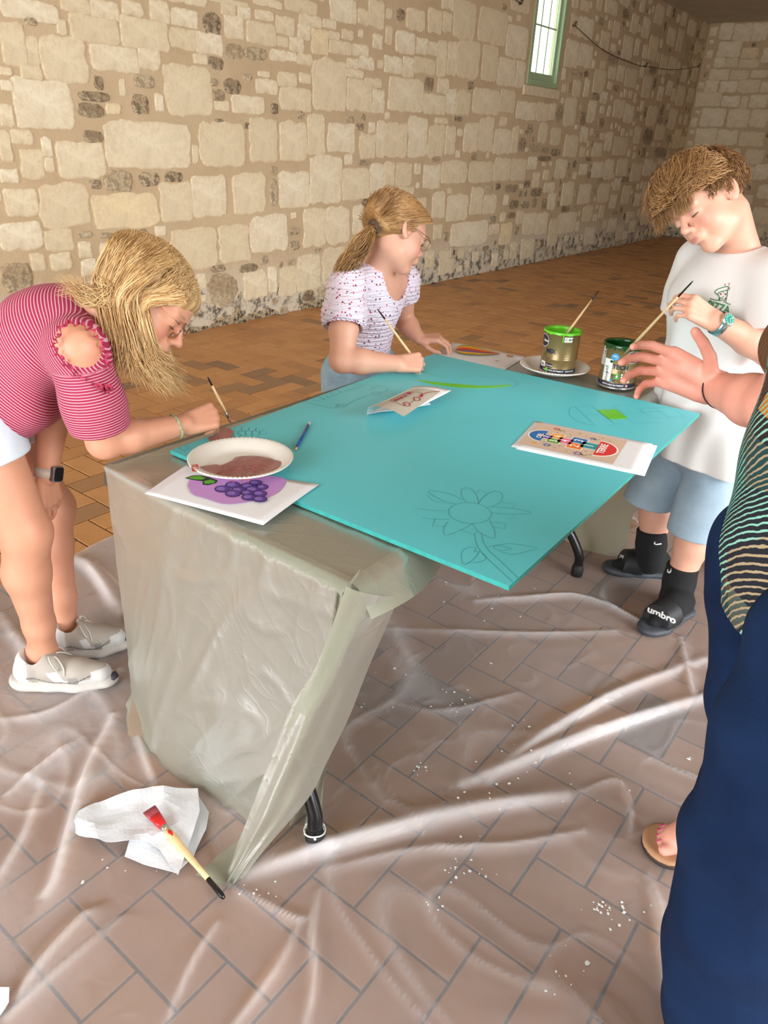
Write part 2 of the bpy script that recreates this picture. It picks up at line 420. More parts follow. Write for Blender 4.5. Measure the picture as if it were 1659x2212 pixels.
# long wall: local x runs along the wall (room y), local +y points into the room
wl = wall_slab('wall_left', WALL_B + .5, CEIL + .3, room(WALL_A, 0), ROOM_ROT + PI / 2, WIN, y0=-.13, b_min=-3.9)
wl.scale = (1, -1, 1)
SL = [q + (0,) for q in parse(STONE_LIGHT)] + [q + (1,) for q in parse(STONE_DARK)] + [q + (3,) for q in parse(STONE_MOSS)]
SL = [q for q in SL if q[0] > -1]
lay_wall(wl, SL, WALL_B, CEIL, 11, 300, .8, blocked=[(WIN[0] - .05, WIN[1] - .1, WIN[2] + .1, WIN[3] + .2)], proj=lambda b, z: room(WALL_A, b, z))
# end wall: local x = room x
we = wall_slab('wall_end', 4.2, CEIL + .3, room(0, WALL_B), ROOM_ROT, b_min=-4.9)
we.scale = (1, -1, 1)
SE = [q + (0,) for q in parse(STONE_END)]
lay_wall(we, SE, 1.0, CEIL, 23, 300, -4.26, proj=lambda b, z: room(b, WALL_B, z))
# right wall with its wide doorway, unseen rear wall with an opening added for the fill lamp
wr = wall_slab('wall_right', WALL_B, CEIL + .3, room(3.6, 0), ROOM_ROT + PI / 2, (-.8, 0, 5.0, 2.9), y0=-.4, b_min=-3.9)
wb = wall_slab('wall_rear', 4.0, CEIL + .3, room(0, -3.5), ROOM_ROT, (-3.0, 0, 4.0, 2.8), y0=-.4, b_min=-4.8)
M_CEIL = plain('ceiling plaster', srgb(196, 188, 172), .95, scale=3, vary=.06)
ce = empty('ceiling', (0, 0, 0), ROOM_ROT, kind='structure')
bm_obj('ceiling_panel', box_bm(WALL_A - .3, 4.3, -4.0, WALL_B + .4, CEIL, CEIL + .12), M_CEIL, ce)

# --- window: sage green casement, three panes wide
M_SAGE = plain('sage paint', srgb(158, 178, 140), .55, vary=.06)
M_SILL = plain('window sill stone', srgb(214, 198, 164), .9, bump=.3)
t = NT('window glass'); t.set(Base_Color=(1, 1, 1, 1), Roughness=.0, IOR=1.45, Transmission_Weight=1.0)
g = t.new('ShaderNodeBsdfTransparent'); t.link(g.outputs[0], t.out.inputs['Surface']); g.inputs[0].default_value = (.97, .99, .98, 1)
M_PANE = t.m
wn = empty('window_1', room(WALL_A, WIN[0], WIN[1]), ROOM_ROT + PI / 2, kind='structure')
wn.scale = (1, -1, 1)
W_, H_ = WIN[2], WIN[3]
def bar(name, x0, x1, y0, y1, z0, z1, m, par, bev=.004): return bm_obj(name, box_bm(x0, x1, y0, y1, z0, z1, bev), m, par)
bar('outer_frame', 0, .055, -.085, .012, 0, H_, M_SAGE, wn); bar('outer_frame', W_ - .055, W_, -.085, .012, 0, H_, M_SAGE, wn)
bar('outer_frame', .055, W_ - .055, -.085, .012, 0, .05, M_SAGE, wn); bar('outer_frame', .055, W_ - .055, -.085, .012, H_ - .05, H_, M_SAGE, wn)
bar('sash', .06, .10, -.065, -.025, .055, H_ - .055, M_SAGE, wn); bar('sash', W_ - .10, W_ - .06, -.065, -.025, .055, H_ - .055, M_SAGE, wn)
bar('sash', .10, W_ - .10, -.065, -.025, .055, .125, M_SAGE, wn); bar('sash', .10, W_ - .10, -.065, -.025, H_ - .1, H_ - .055, M_SAGE, wn)
px0, px1, pz0, pz1 = .10, W_ - .10, .125, H_ - .1; rows = 3
for k in (1, 2): x = px0 + (px1 - px0) * k / 3; bar('muntin', x - .008, x + .008, -.054, -.044, pz0, pz1, M_SAGE, wn, .002)
for k in range(1, rows): z = pz0 + (pz1 - pz0) * k / rows; bar('muntin', px0, px1, -.053, -.045, z - .008, z + .008, M_SAGE, wn, .002)
for k in range(3):
    for r in range(rows):
        x0, x1 = px0 + (px1 - px0) * k / 3, px0 + (px1 - px0) * (k + 1) / 3; z0, z1 = pz0 + (pz1 - pz0) * r / rows, pz0 + (pz1 - pz0) * (r + 1) / rows
        bar('pane', x0, x1, -.050, -.048, z0, z1, M_PANE, wn, 0)
bar('sill', -.06, W_ + .06, -.02, .02, -.1, -.005, M_SILL, wn, .006)

# --- sagging wire hooked to the wall, small metal box near the floor
M_WIRE = plain('rusty wire', srgb(88, 70, 54), .7, vary=.2)
def on_wall(b, z, off=.03): return room(WALL_A + off, b, z)
def wall_wire(pts, label):
    e = empty('wire', on_wall(*pts[0], .0), 0, label, 'wire')
    tube('strand', catmull([on_wall(b, z) for b, z in pts], 10), .0042, M_WIRE, e, 6)
    for b, z in (pts[0], pts[len(pts) // 2], pts[-1]):
        tube('hook', [on_wall(b, z, 0), on_wall(b, z, .035), on_wall(b, z + .03, .04), on_wall(b + .02, z + .035, .035)], .011, M_WIRE, e, 6)
wall_wire([(8.80, 2.48), (9.7, 2.33), (10.8, 2.28), (11.1, 2.29), (12.2, 2.34), (13.28, 2.47)], 'thin sagging wire hooked along the stone wall right of the window')
wall_wire([(6.2, 2.75), (6.9, 2.6), (7.56, 2.515)], 'short thin wire hooked to the stone wall left of the window')
sb = empty('wall_socket', on_wall(6.71, .22, .01), ROOM_ROT + PI / 2, 'small stone coloured wall box with a dark slot near the floor', 'wall box')
sb.scale = (1, -1, 1)
bm_obj('box', box_bm(-.06, .06, -.01, .02, 0, .11, .008), plain('box beige', srgb(188, 172, 146), .8), sb)
bm_obj('slot', box_bm(-.012, .012, .018, .024, .03, .08, .003), plain('slot dark', srgb(70, 58, 48), .8), sb)

# ================================================================== TABLE, COVER, FLOOR SHEET, BOARD
TAB_O = Vector((-.606, 1.434, 0)); TAB_R = math.radians(53.2)
TU = Vector((math.cos(TAB_R), math.sin(TAB_R), 0)); TV = Vector((-math.sin(TAB_R), math.cos(TAB_R), 0))
TL_, TW_, TH = 1.47, .70, .645
def tab(x, y, z): return TAB_O + TU * x + TV * y + Vector((0, 0, z))
def tloc(P): d = Vector(P) - TAB_O; return d.dot(TU), d.dot(TV), P[2]
def zmap(ox, oy, k): return lambda x, y: (ox + x * k, oy + y * k)

def film_mat(name, col, op, gloss_rough, trans=.5, wr=60, bstr=.3, gw=.8):
    """thin plastic film: part see-through, part hazy scattering, with a soft sheen"""
    t = NT(name); t.n.remove(t.b)
    tr = t.new('ShaderNodeBsdfTransparent'); df = t.new('ShaderNodeBsdfDiffuse'); tl = t.new('ShaderNodeBsdfTranslucent'); gl = t.new('ShaderNodeBsdfGlossy')
    df.inputs['Color'].default_value = col; tl.inputs['Color'].default_value = col
    gl.inputs['Roughness'].default_value = gloss_rough; tr.inputs['Color'].default_value = (.97, .97, .96, 1)
    n1 = t.noise(wr, 2, .7, dist=.8); n2 = t.noise(wr * .23, 2, .6, dist=1.5)
    bp = t.new('ShaderNodeBump'); bp.inputs['Strength'].default_value = bstr; bp.inputs['Distance'].default_value = .004
    n3 = t.noise(wr * .09, 1, .5, dist=1.2); n4 = t.noise(wr * .2, 1, .5, dist=2.0)
    def crz(n):
        q = t.math('MULTIPLY_ADD', n, 4.0); q.node.inputs[2].default_value = -2.0
        return t.math('POWER', t.math('MAXIMUM', t.math('SUBTRACT', 1.0, t.math('ABSOLUTE', q)), 0.0), 5.0)
    hsum = t.math('ADD', t.math('MULTIPLY', n1, .35), t.math('ADD', t.math('MULTIPLY', crz(n3), .7), t.math('MULTIPLY', crz(n4), .35)))
    t.link(hsum, bp.inputs['Height'])
    for s in (df, tl, gl): t.link(bp.outputs[0], s.inputs['Normal'])
    m1 = t.new('ShaderNodeMixShader'); m1.inputs[0].default_value = trans; t.link(df.outputs[0], m1.inputs[1]); t.link(tl.outputs[0], m1.inputs[2])
    m2 = t.new('ShaderNodeMixShader'); t.link(tr.outputs[0], m2.inputs[1]); t.link(m1.outputs[0], m2.inputs[2])
    haze = t.math('MULTIPLY_ADD', n2, .06); haze.node.inputs[2].default_value = op - .03
    haze = t.math('ADD', haze, t.attr('layers')); t.link(t.math('MINIMUM', haze, .97), m2.inputs[0])
    fr = t.new('ShaderNodeFresnel'); fr.inputs['IOR'].default_value = 1.45; t.link(bp.outputs[0], fr.inputs['Normal'])
    m3 = t.new('ShaderNodeMixShader'); t.link(t.math('MULTIPLY', fr.outputs[0], gw), m3.inputs[0])
    t.link(m2.outputs[0], m3.inputs[1]); t.link(gl.outputs[0], m3.inputs[2]); t.link(m3.outputs[0], t.out.inputs['Surface'])
    return t.m
M_FILM = film_mat('thin dust sheet film', srgb(252, 249, 252), .195, .26, .12, 70, .16, .75)
M_COVER = film_mat('thick cover film', srgb(178, 180, 160), .86, .36, .45, 40, .22, .5)
M_BLACK = plain('black powder coat', srgb(18, 18, 22), .25, vary=.1)
M_RUBBER = plain('black rubber', srgb(24, 23, 24), .7)
M_TTOP = plain('grey table plastic', srgb(150, 150, 146), .5, bump=.2)

# --- folding table
table = empty('folding_table', TAB_O, TAB_R, 'grey folding table with black tubular legs under the greyish plastic cover', 'table')
bm_obj('tabletop', box_bm(.004, TL_ - .004, -TW_ + .004, -.004, TH - .045, TH - .004, .012, 2), M_TTOP, table)
def table_leg(x, s, y):
    i_ = 1 if y < -TW_ / 2 else -1                          # the tubes curve inwards across the table above the feet
    pts = catmull([(x, y, .0), (x, y, .045), (x + s * .004, y + i_ * .004, .085), (x + s * .012, y + i_ * .036, .145), (x + s * .03, y + i_ * .085, .22), (x + s * .07, y + i_ * .11, .36), (x + s * .10, y + i_ * .11, TH - .04)], 6)
    lg = tube('leg', [tab(*p) for p in pts], .0155, M_BLACK, table, 14)
    v, f = tube_geo([(x, y, .001), (x, y, .028), (x, y, .045)], [.0195, .0205, .0165], 14); mesh('foot_cap', v, f, M_RUBBER, lg, True)
    return lg
for y in (-.645, -.07): table_leg(-.035 if y < -.3 else .03, 1, y)
for y in (-.605, -.07): table_leg(1.318, -1, y)
tube('crossbar', [tab(.05, -.535, .5), tab(.115, -.18, .5)], .011, M_BLACK, table, 10); tube('crossbar', [tab(1.23, -.495, .5), tab(1.23, -.18, .5)], .011, M_BLACK, table, 10)
# white paint crusted on the near foot
fr_ = random.Random(5); v, f = [], []
for k in range(26):
    a = fr_.uniform(0, 2 * PI); z = fr_.uniform(.004, .05); c = tab(-.035 + .0195 * math.cos(a), -.645 + .0195 * math.sin(a), z); s = fr_.uniform(.0015, .004)
    k0 = len(v); v += [c + Vector(d) * s for d in ((1, 0, 0), (-1, 0, 0), (0, 1, 0), (0, -1, 0), (0, 0, 1.4), (0, 0, -1.4))]
    f += [(k0 + a_, k0 + b_, k0 + c_) for a_, b_, c_ in ((0, 2, 4), (2, 1, 4), (1, 3, 4), (3, 0, 4), (2, 0, 5), (1, 2, 5), (3, 1, 5), (0, 3, 5))]
M_WHITEPAINT = plain('dried white paint', srgb(222, 224, 220), .7)
mesh('paint_crust', v, f, M_WHITEPAINT, table, False, True)
tube('paint_ring', [tab(-.035 + .0215 * math.cos(a), -.645 + .0215 * math.sin(a), .044 + .003 * math.sin(2 * a)) for a in np.linspace(0, 2 * PI, 20)], .0018, M_WHITEPAINT, table, 6)

# --- plastic cover over the table
def nz(x, y, z=0, s=1.0): return mnoise.noise(Vector((x * s, y * s, z * s)))
def ridged(x, y, s, z=0.0):
    return 1 - abs(mnoise.noise(Vector((x * s, y * s, z))))
V, F, LAY = [], [], []
def patch(nu, nv, fn, lay=lambda u, v: 0.0):
    k = len(V)
    for i in range(nu + 1):
        for j in range(nv + 1):
            V.append(fn(i / nu, j / nv)); LAY.append(lay(i / nu, j / nv))
    for i in range(nu):
        for j in range(nv): a = k + i * (nv + 1) + j; F.append((a, a + nv + 1, a + nv + 2, a + 1))
ZT = TH + .002
def crease(u, v): return .004 * max(0, ridged(u, v, 5.0) - .82) / .18 + .0012 * nz(u, v, 3, 22)
patch(90, 46, lambda u, v: tab(.006 + u * (TL_ - .012), -.006 - v * (TW_ - .012), ZT + .4 * crease(u * 2, v * 1.2)))
def near_panel(u, v):      # u across from far corner to near corner, v down
    t = v; y = -u * TW_ * (1 - .24 * t ** 1.5)
    drop = ZT * t; flare = .012 + .07 * t ** 1.6 + .02 * math.sin(PI * u) * t
    fold = .006 * t * (math.sin(u * 11 + 2.5 * t) * .5 + nz(u * 3, t * 1.2, 9)) + .006 * t * max(0, ridged(u + .35 * t, t * .25, 6.5) - .8) * 5
    cr = .0022 * max(0, ridged(u * 1.3 + t * .5, t, 4.2, 5.0) - .86) / .14
    e = min(1, t / .03)
    if v < .025: return tab(.010 - v * .8, y, ZT + .0016 - v * .05)
    fe = .15 + .85 * min(1, u / .3)
    return tab((-flare * e - fold) * fe - cr - .002, y + .02 * t * (.5 - u) + (.01 if u > .98 else 0), ZT * (1 - t) + .004 - (0 if t > .03 else 0))
patch(80, 90, near_panel)
def foot_skirt(u, v):      # bottom of the near panel spreading over the floor on the left
    y = .015 - u * .33
    return tab(-.012 - .07 * min(1, u / .5) - v * .05 * math.sin(PI * min(1, u + .25)) - .01 * nz(u * 6, v, 2), y - v * .02, .012 * (1 - v) + .004 + .006 * abs(nz(u * 9, v * 3, 4)))
patch(24, 5, foot_skirt)
def far_panel(u, v):
    if v < .01: return tab(TL_ - .012, -u * TW_, ZT + .0016)
    return tab(TL_ + .012 + .03 * v + .012 * v * math.sin(u * 14) + .006 * nz(u * 8, v * 3, 1), -.0 - u * (TW_ - .0) + .02 * v * (u - .5), ZT * (1 - v) + .004)
patch(50, 40, far_panel)
def side_over(u, v):       # short overhang along the camera side
    if v < .01: return tab(u * TL_, -TW_ + .012, ZT + .0016)
    x = u * TL_; d = .055 * (1 + .25 * nz(u * 4, 0, 7))
    return tab(x, -TW_ - .006 - .035 * v * (1 + .5 * math.sin(u * 23)) , ZT + .002 - v * d)
patch(90, 8, side_over)
patch(90, 6, lambda u, v: tab(u * TL_, .006 + .02 * v + .006 * v * math.sin(u * 30), ZT + .002 - v * .06))
# flap of gathered film falling from the near corner to the floor
Lb = [(748, 1266), (722, 1340), (681, 1444), (631, 1526), (580, 1650), (545, 1745), (516, 1819), (500, 1866), (486, 1898)]
Rb = [(862, 1288), (832, 1360), (795, 1444), (754, 1549), (704, 1650), (672, 1716), (624, 1776), (566, 1842), (514, 1912)]
def edge_curve(b, y0, y1, n): 
    P = [at(x, y, y0 + (y1 - y0) * (i / (len(b) - 1)) ** 1.1) for i, (x, y) in enumerate(b)]
    return catmull(P, n)
EL = edge_curve(Lb, .985, atz(486, 1898).y + .004, 8); ER = edge_curve(Rb, 1.045, atz(514, 1912).y + .004, 8)
nrm = Vector((-.35, -.93, .1)).normalized()
def flap(u, v):
    i = min(len(EL) - 2, int(v * (len(EL) - 1))); t = v * (len(EL) - 1) - i
    a = EL[i].lerp(EL[i + 1], t); b = ER[i].lerp(ER[i + 1], t)
    bul = .035 * math.sin(PI * u) * (.35 + .65 * math.sin(PI * min(1, v * 1.02))) + .006 * math.sin(u * 16 + v * 3) * v + .004 * nz(u * 3, v * 7, 3)
    p = a.lerp(b, u) + nrm * bul
    p.z = max(p.z, .004); return p
patch(22, 70, flap, lambda u, v: -.10)
# left edge of the flap returns behind it to the panel
patch(5, 70, lambda u, v: (lambda a: Vector((a.x + .02 * u, a.y + .055 * u, max(.004, a.z))))(EL[int(v * (len(EL) - 1))]))
# corner of the film lying on the floor, and a second short gather by the leg
tri = [atz(516, 1812, .02), atz(422, 1890, .004), atz(500, 1920, .004), atz(560, 1842, .012)]
patch(10, 10, lambda u, v: tri[0].lerp(tri[1], u).lerp(tri[3].lerp(tri[2], u), v) + Vector((0, 0, .006 * abs(nz(u * 3, v * 3, 6)))))
ga = [at(706, 1600, 1.075), at(668, 1690, 1.075), at(628, 1770, 1.07)]; gb = [at(724, 1600, 1.09), at(702, 1690, 1.085), at(699, 1772, 1.08)]
GA, GB = catmull(ga, 6), catmull(gb, 6)
patch(16, 12, lambda u, v: GA[int(v * 12)].lerp(GB[int(v * 12)], u) + nrm * (.016 * math.sin(u * 14) * (.3 + v)), lambda u, v: -.1)
cover = mesh('table_cover', V, F, M_COVER); set_attr(cover.data, 'layers', LAY)
tag(cover, 'greyish translucent plastic cover draped over the folding table, hanging to the floor', 'cover')

# --- thin film spread over the floor
ridges = [([(535, 1889), (640, 1858), (731, 1831), (905, 1785), (1078, 1745), (1222, 1724)], .030, .026), ([(1055, 1692), (1140, 1620), (1232, 1560), (1340, 1500), (1520, 1430)], .024, .022),
          ([(1000, 1700), (1130, 1650), (1257, 1600), (1400, 1550), (1540, 1505)], .028, .024), ([(823, 1363), (950, 1366), (1084, 1371), (1200, 1372), (1331, 1366)], .010, .012),
          ([(1025, 1302), (1130, 1296), (1232, 1290), (1306, 1310), (1390, 1350)], .016, .014), ([(249, 1550), (202, 1647), (180, 1710), (160, 1778), (126, 1900), (101, 1940)], .034, .024),
          ([(200, 1975), (181, 1989), (105, 2073), (38, 2160)], .022, .02), ([(253, 1993), (169, 2069), (76, 2150), (20, 2200)], .016, .02), ([(650, 1993), (612, 2077), (570, 2141), (500, 2230)], .016, .014),
          ([(494, 1917), (560, 1950), (633, 1987), (660, 1990)], .012, .010), ([(295, 1588), (312, 1640), (333, 1698)], .018, .016), ([(715, 1880), (900, 1840), (1100, 1830), (1260, 1800)], .012, .012),
          ([(0, 1330), (60, 1420), (110, 1480)], .02, .02), ([(0, 1560), (120, 1540), (260, 1450)], .014, .014), ([(150, 1205), (200, 1240), (260, 1330)], .03, .03), ([(1250, 1715), (1330, 1690), (1360, 1740), (1362, 1800)], .012, .010),
          ([(1400, 1900), (1430, 2000), (1440, 2120)], .02, .02), ([(690, 1930), (676, 2010), (680, 2120), (660, 2220)], .014, .012), ([(360, 2212), (420, 2080), (470, 2000)], .010, .012), ([(1345, 1110), (1390, 1150), (1440, 1140), (1560, 1200)], .035, .03),
          ([(1500, 1190), (1560, 1250), (1659, 1300)], .025, .02), ([(1470, 1380), (1480, 1440), (1500, 1520)], .016, .014), ([(180, 1600), (120, 1640), (20, 1720)], .02, .018), ([(90, 1700), (60, 1800), (0, 1900)], .016, .018), ([(840, 1520), (960, 1540), (1120, 1500)], .008, .010)]
segs = []
for pts, h, w in ridges:
    P = catmull([atz(x, y) for x, y in pts], 5)
    for i in range(len(P) - 1):
        e0, e1 = i / (len(P) - 1), (i + 1) / (len(P) - 1)
        segs.append((P[i].x, P[i].y, P[i + 1].x, P[i + 1].y, h * (math.sin(PI * (.08 + .84 * e0)) + .1), w))
X0, X1, Y0, Y1, GS = -1.9, 1.9, .0, 2.75, .0082
nx, ny = int((X1 - X0) / GS), int((Y1 - Y0) / GS)
gx, gy = np.meshgrid(np.linspace(X0, X1, nx), np.linspace(Y0, Y1, ny), indexing='ij')
ed = [atz(-260, 1330), atz(0, 1268), atz(150, 1205), atz(200, 1178), atz(245, 1160), tab(.4, .12, 0), atz(950, 1090), atz(1350, 1082), atz(1500, 1100), atz(1659, 1130), atz(1900, 1150)]
far = np.interp(gx, [e.x for e in ed], [e.y for e in ed])
gy = Y0 + (gy - Y0) * (far - Y0) / (Y1 - Y0)
gy = np.where(gy > far - .05, gy + .012 * np.sin(gx * 31) * 1.0, gy)
rng = np.random.default_rng(4)
def vnoise(x, y, s, seed):
    r = np.random.default_rng(seed); T = r.random((64, 64)); x = x * s; y = y * s
    xi = np.floor(x).astype(int); yi = np.floor(y).astype(int); fx = x - xi; fy = y - yi; fx = fx * fx * (3 - 2 * fx); fy = fy * fy * (3 - 2 * fy)
    g = lambda a, b: T[a % 64, b % 64]
    return (g(xi, yi) * (1 - fx) + g(xi + 1, yi) * fx) * (1 - fy) + (g(xi, yi + 1) * (1 - fx) + g(xi + 1, yi + 1) * fx) * fy
hz = np.full_like(gx, .0025)
wx = gx + .12 * vnoise(gx, gy, 3, 1); wy = gy + .12 * vnoise(gx, gy, 3, 2)
for s, amp, sd in ((5, .003, 11), (10, .003, 12), (18, .0025, 13)):
    rdg = 1 - np.abs(2 * vnoise(wx * .7 + wy * .7, wy * .7 - wx * .7, s, sd) - 1) * 2.2
    hz += amp * np.clip(rdg - .55, 0, 1) * np.clip(vnoise(gx, gy, 1.7, sd + 5) * 1.6 - .35, 0, 1)
lay = np.zeros_like(gx)
for ax, ay, bx, by, h, w in segs:
    dx, dy = bx - ax, by - ay; L2 = dx * dx + dy * dy + 1e-9
    m = (gx > min(ax, bx) - .16) & (gx < max(ax, bx) + .16) & (gy > min(ay, by) - .16) & (gy < max(ay, by) + .16)
    if not m.any(): continue
    X, Y = gx[m], gy[m]
    t = np.clip(((X - ax) * dx + (Y - ay) * dy) / L2, 0, 1); d = np.hypot(X - ax - t * dx, Y - ay - t * dy)
    side = np.sign((X - ax) * dy - (Y - ay) * dx); wob = 1 + .5 * (vnoise(X, Y, 9, 77) - .5); ww = np.maximum(np.where(side > 0, w * .55, w * 1.5) * wob, .0125)
    hh = .8 * h * np.exp(-(d / ww) ** 2); hz[m] = np.maximum(hz[m], hh + .0025); lay[m] = np.maximum(lay[m], .38 * np.exp(-(d / (w * .5)) ** 2) * (h / .03) ** .5)
for s_, sd_, am in ((4.5, 61, .30), (8, 62, .22), (15, 63, .14)):
    q = vnoise(wx * .8 + wy * .6, (wy * .8 - wx * .6) * .45, s_, sd_); ln = np.clip(1 - np.abs(q - .5) * 22 * (8 / s_) ** .3, 0, 1) * np.clip(vnoise(gx, gy, 2.6, sd_ + 7) * 2.4 - .8, 0, 1)
    lay += am * .6 * ln ** 2; hz += .004 * (4.5 / s_) ** .5 * ln
lay += np.clip((-.45 - gx) * 4, 0, 1) * .20 * vnoise(gx, gy, 4, 41)
# the second, lighter overlap on the right and lower middle
idx = np.arange(nx * ny).reshape(nx, ny)
fc = np.stack([idx[:-1, :-1], idx[1:, :-1], idx[1:, 1:], idx[:-1, 1:]], -1).reshape(-1, 4)
sheet = mesh('floor_sheet', np.stack([gx, gy, hz], -1).reshape(-1, 3), fc, M_FILM); set_attr(sheet.data, 'layers', lay.ravel())
tag(sheet, 'thin wrinkled transparent dust sheet spread over the terracotta floor around the table', 'dust sheet')
# dried white flecks of paint on the film
v, f = [], []
cl = [(1010, 1880, 60, 16), (1330, 1970, 70, 20), (1060, 1435, 8, 3), (1285, 1965, 25, 9), (905, 1665, 25, 10), (980, 1520, 60, 14), (1130, 1570, 30, 5), (930, 1960, 30, 8), (1490, 1640, 8, 6), (800, 1500, 200, 14), (1100, 1700, 250, 22), (560, 1930, 60, 8), (300, 1850, 200, 10), (1050, 1300, 150, 12), (1230, 2100, 120, 10)]
for cx_, cy_, sp, n in cl:
    for k in range(n):
        x, y = fr_.gauss(cx_, sp * .5), fr_.gauss(cy_, sp * .25); P = atz(x, y); 
        if P.y < .2: continue
        i_ = int((P.x - X0) / (X1 - X0) * (nx - 1)); far_ = far[min(nx - 1, max(0, i_)), 0]; j_ = int((P.y - Y0) / (far_ - Y0) * (ny - 1))
        zz = hz[min(nx - 1, max(0, i_)), min(ny - 1, max(0, j_))] + .0012; s = fr_.uniform(.0012, .0042) * (1.4 if fr_.random() < .08 else 1); k0 = len(v)
        m_ = 6
        for q in range(m_): a = 2 * PI * q / m_; rr_ = s * fr_.uniform(.5, 1.2); v.append((P.x + math.cos(a) * rr_, P.y + math.sin(a) * rr_, zz))
        v.append((P.x, P.y, zz + .0008)); f += [(k0 + q, k0 + (q + 1) % m_, k0 + m_) for q in range(m_)]
tag(mesh('paint_flecks', v, f, M_WHITEPAINT), 'dried white paint flecks scattered on the clear floor sheet', 'paint flecks', kind='stuff')

# --- turquoise board
ZB = .660
M_TURQ = plain('turquoise paint', srgb(92, 202, 212), .42, vary=.03, scale=4)
M_TURQ_E = plain('turquoise board edge', srgb(48, 158, 152), .6, vary=.15, scale=60)
bc = [(368, 973), (1100, 1266), (1512, 893), (938, 764)]
Q = [atz(x, y, ZB) for x, y in bc]
board = empty('board', tab(.7, -.4, ZB - .009), 0, 'large turquoise painted board lying across the covered table, one corner overhanging', 'board')
n_ = 24; V, F = [], []
for i in range(n_ + 1):
    for j in range(n_ + 1):
        p = Q[0].lerp(Q[1], i / n_).lerp(Q[3].lerp(Q[2], i / n_), j / n_); V.append(p)
for i in range(n_):
    for j in range(n_): a = i * (n_ + 1) + j; F.append((a, a + n_ + 1, a + n_ + 2, a + 1))
nt = len(V)
rim = [i * (n_ + 1) for i in range(n_ + 1)] + [n_ * (n_ + 1) + j for j in range(1, n_ + 1)] + [i * (n_ + 1) + n_ for i in range(n_ - 1, -1, -1)] + [j for j in range(n_ - 1, 0, -1)]
k = len(V); V += [V[i] - Vector((0, 0, .009)) for i in rim]
NF = len(F)
for q in range(len(rim)): F.append((rim[q], k + q, k + (q + 1) % len(rim), rim[(q + 1) % len(rim)]))
F.append(tuple(k + q for q in range(len(rim))))
o = mesh('panel', V, F, M_TURQ, board, False, True); o.data.materials.append(M_TURQ_E)
for i, p in enumerate(o.data.polygons): p.material_index = 0 if i < NF else 1

def ribbon(polys, z, w, name, mat, parent, tz=None):
    """flat drawn lines: picture polylines laid on the horizontal plane z"""
    V, F = [], []
    for pl in polys:
        P = [atz(x, y, z) for x, y in pl]
        for i in range(len(P)):
            d = P[min(i + 1, len(P) - 1)] - P[max(i - 1, 0)]; d.z = 0
            if d.length < 1e-9: d = Vector((1, 0, 0))
            nn = Vector((-d.y, d.x, 0)).normalized() * (w / 2); V += [P[i] + nn, P[i] - nn]
            if i: k = len(V) - 4; F.append((k, k + 1, k + 3, k + 2))
    return mesh(name, V, F, mat, parent, False, True)
def blob(polys, z, h, name, mat, parent):
    """low painted shapes with a rounded edge"""
    V, F = [], []
    for pi_, pl in enumerate(polys):
        P = [atz(x, y, z + pi_ * .00012) for x, y in pl]; c = sum(P, Vector()) / len(P); k = len(V); n = len(P)
        V += P + [p.lerp(c, .06) + Vector((0, 0, h)) for p in P] + [c + Vector((0, 0, h))]
        for q in range(n): r = (q + 1) % n; F += [(k + q, k + r, k + n + r, k + n + q), (k + n + q, k + n + r, k + 2 * n)]
    return mesh(name, V, F, mat, parent, False, True)
def sm(pts, per=6, closed=False):
    pts = [Vector((x, y, 0)) for x, y in pts]
    if closed: pts = pts + [pts[0]]
    return [(p.x, p.y) for p in catmull(pts, per)]
def ell(cx, cy, rx, ry, a=0, n=18, t0=0, t1=2 * PI):
    out = []
    for k in range(n + 1):
        t = t0 + (t1 - t0) * k / n; x, y = rx * math.cos(t), ry * math.sin(t); out.append((cx + x * math.cos(a) - y * math.sin(a), cy + x * math.sin(a) + y * math.cos(a)))
    return out
M_PENCIL = plain('pencil line', srgb(70, 156, 158), .7)
zp = ZB + .0005
# bus sketch
g = zmap(630, 790, .217)
S = lambda *p: [g(*q) for q in p]
bus = [sm(S((15, 310), (40, 260), (130, 215), (300, 178), (520, 165), (700, 185), (890, 205), (955, 220), (930, 260), (870, 255))), sm(S((15, 310), (70, 345), (200, 370), (380, 420), (440, 410), (470, 385))), sm(S((545, 395), (640, 340), (780, 290))),
       S((180, 330), (235, 300), (330, 335), (285, 355), (180, 330)), S((245, 295), (300, 275), (365, 315), (335, 335), (245, 295)), S((300, 270), (350, 240), (425, 300), (370, 310)), S((365, 240), (410, 215), (490, 265), (430, 295)), S((430, 210), (520, 180), (715, 195), (490, 268)), S((770, 240), (820, 205)), S((800, 245), (850, 205)),
       sm([g(*q) for q in ell(490, 395, 52, 22)], 1), sm([g(*q) for q in ell(490, 395, 26, 11)], 1), sm([g(*q) for q in ell(838, 275, 50, 20)], 1), sm([g(*q) for q in ell(838, 275, 25, 10)], 1)]
ribbon(bus, zp, .0010, 'bus_sketch', M_PENCIL, board)

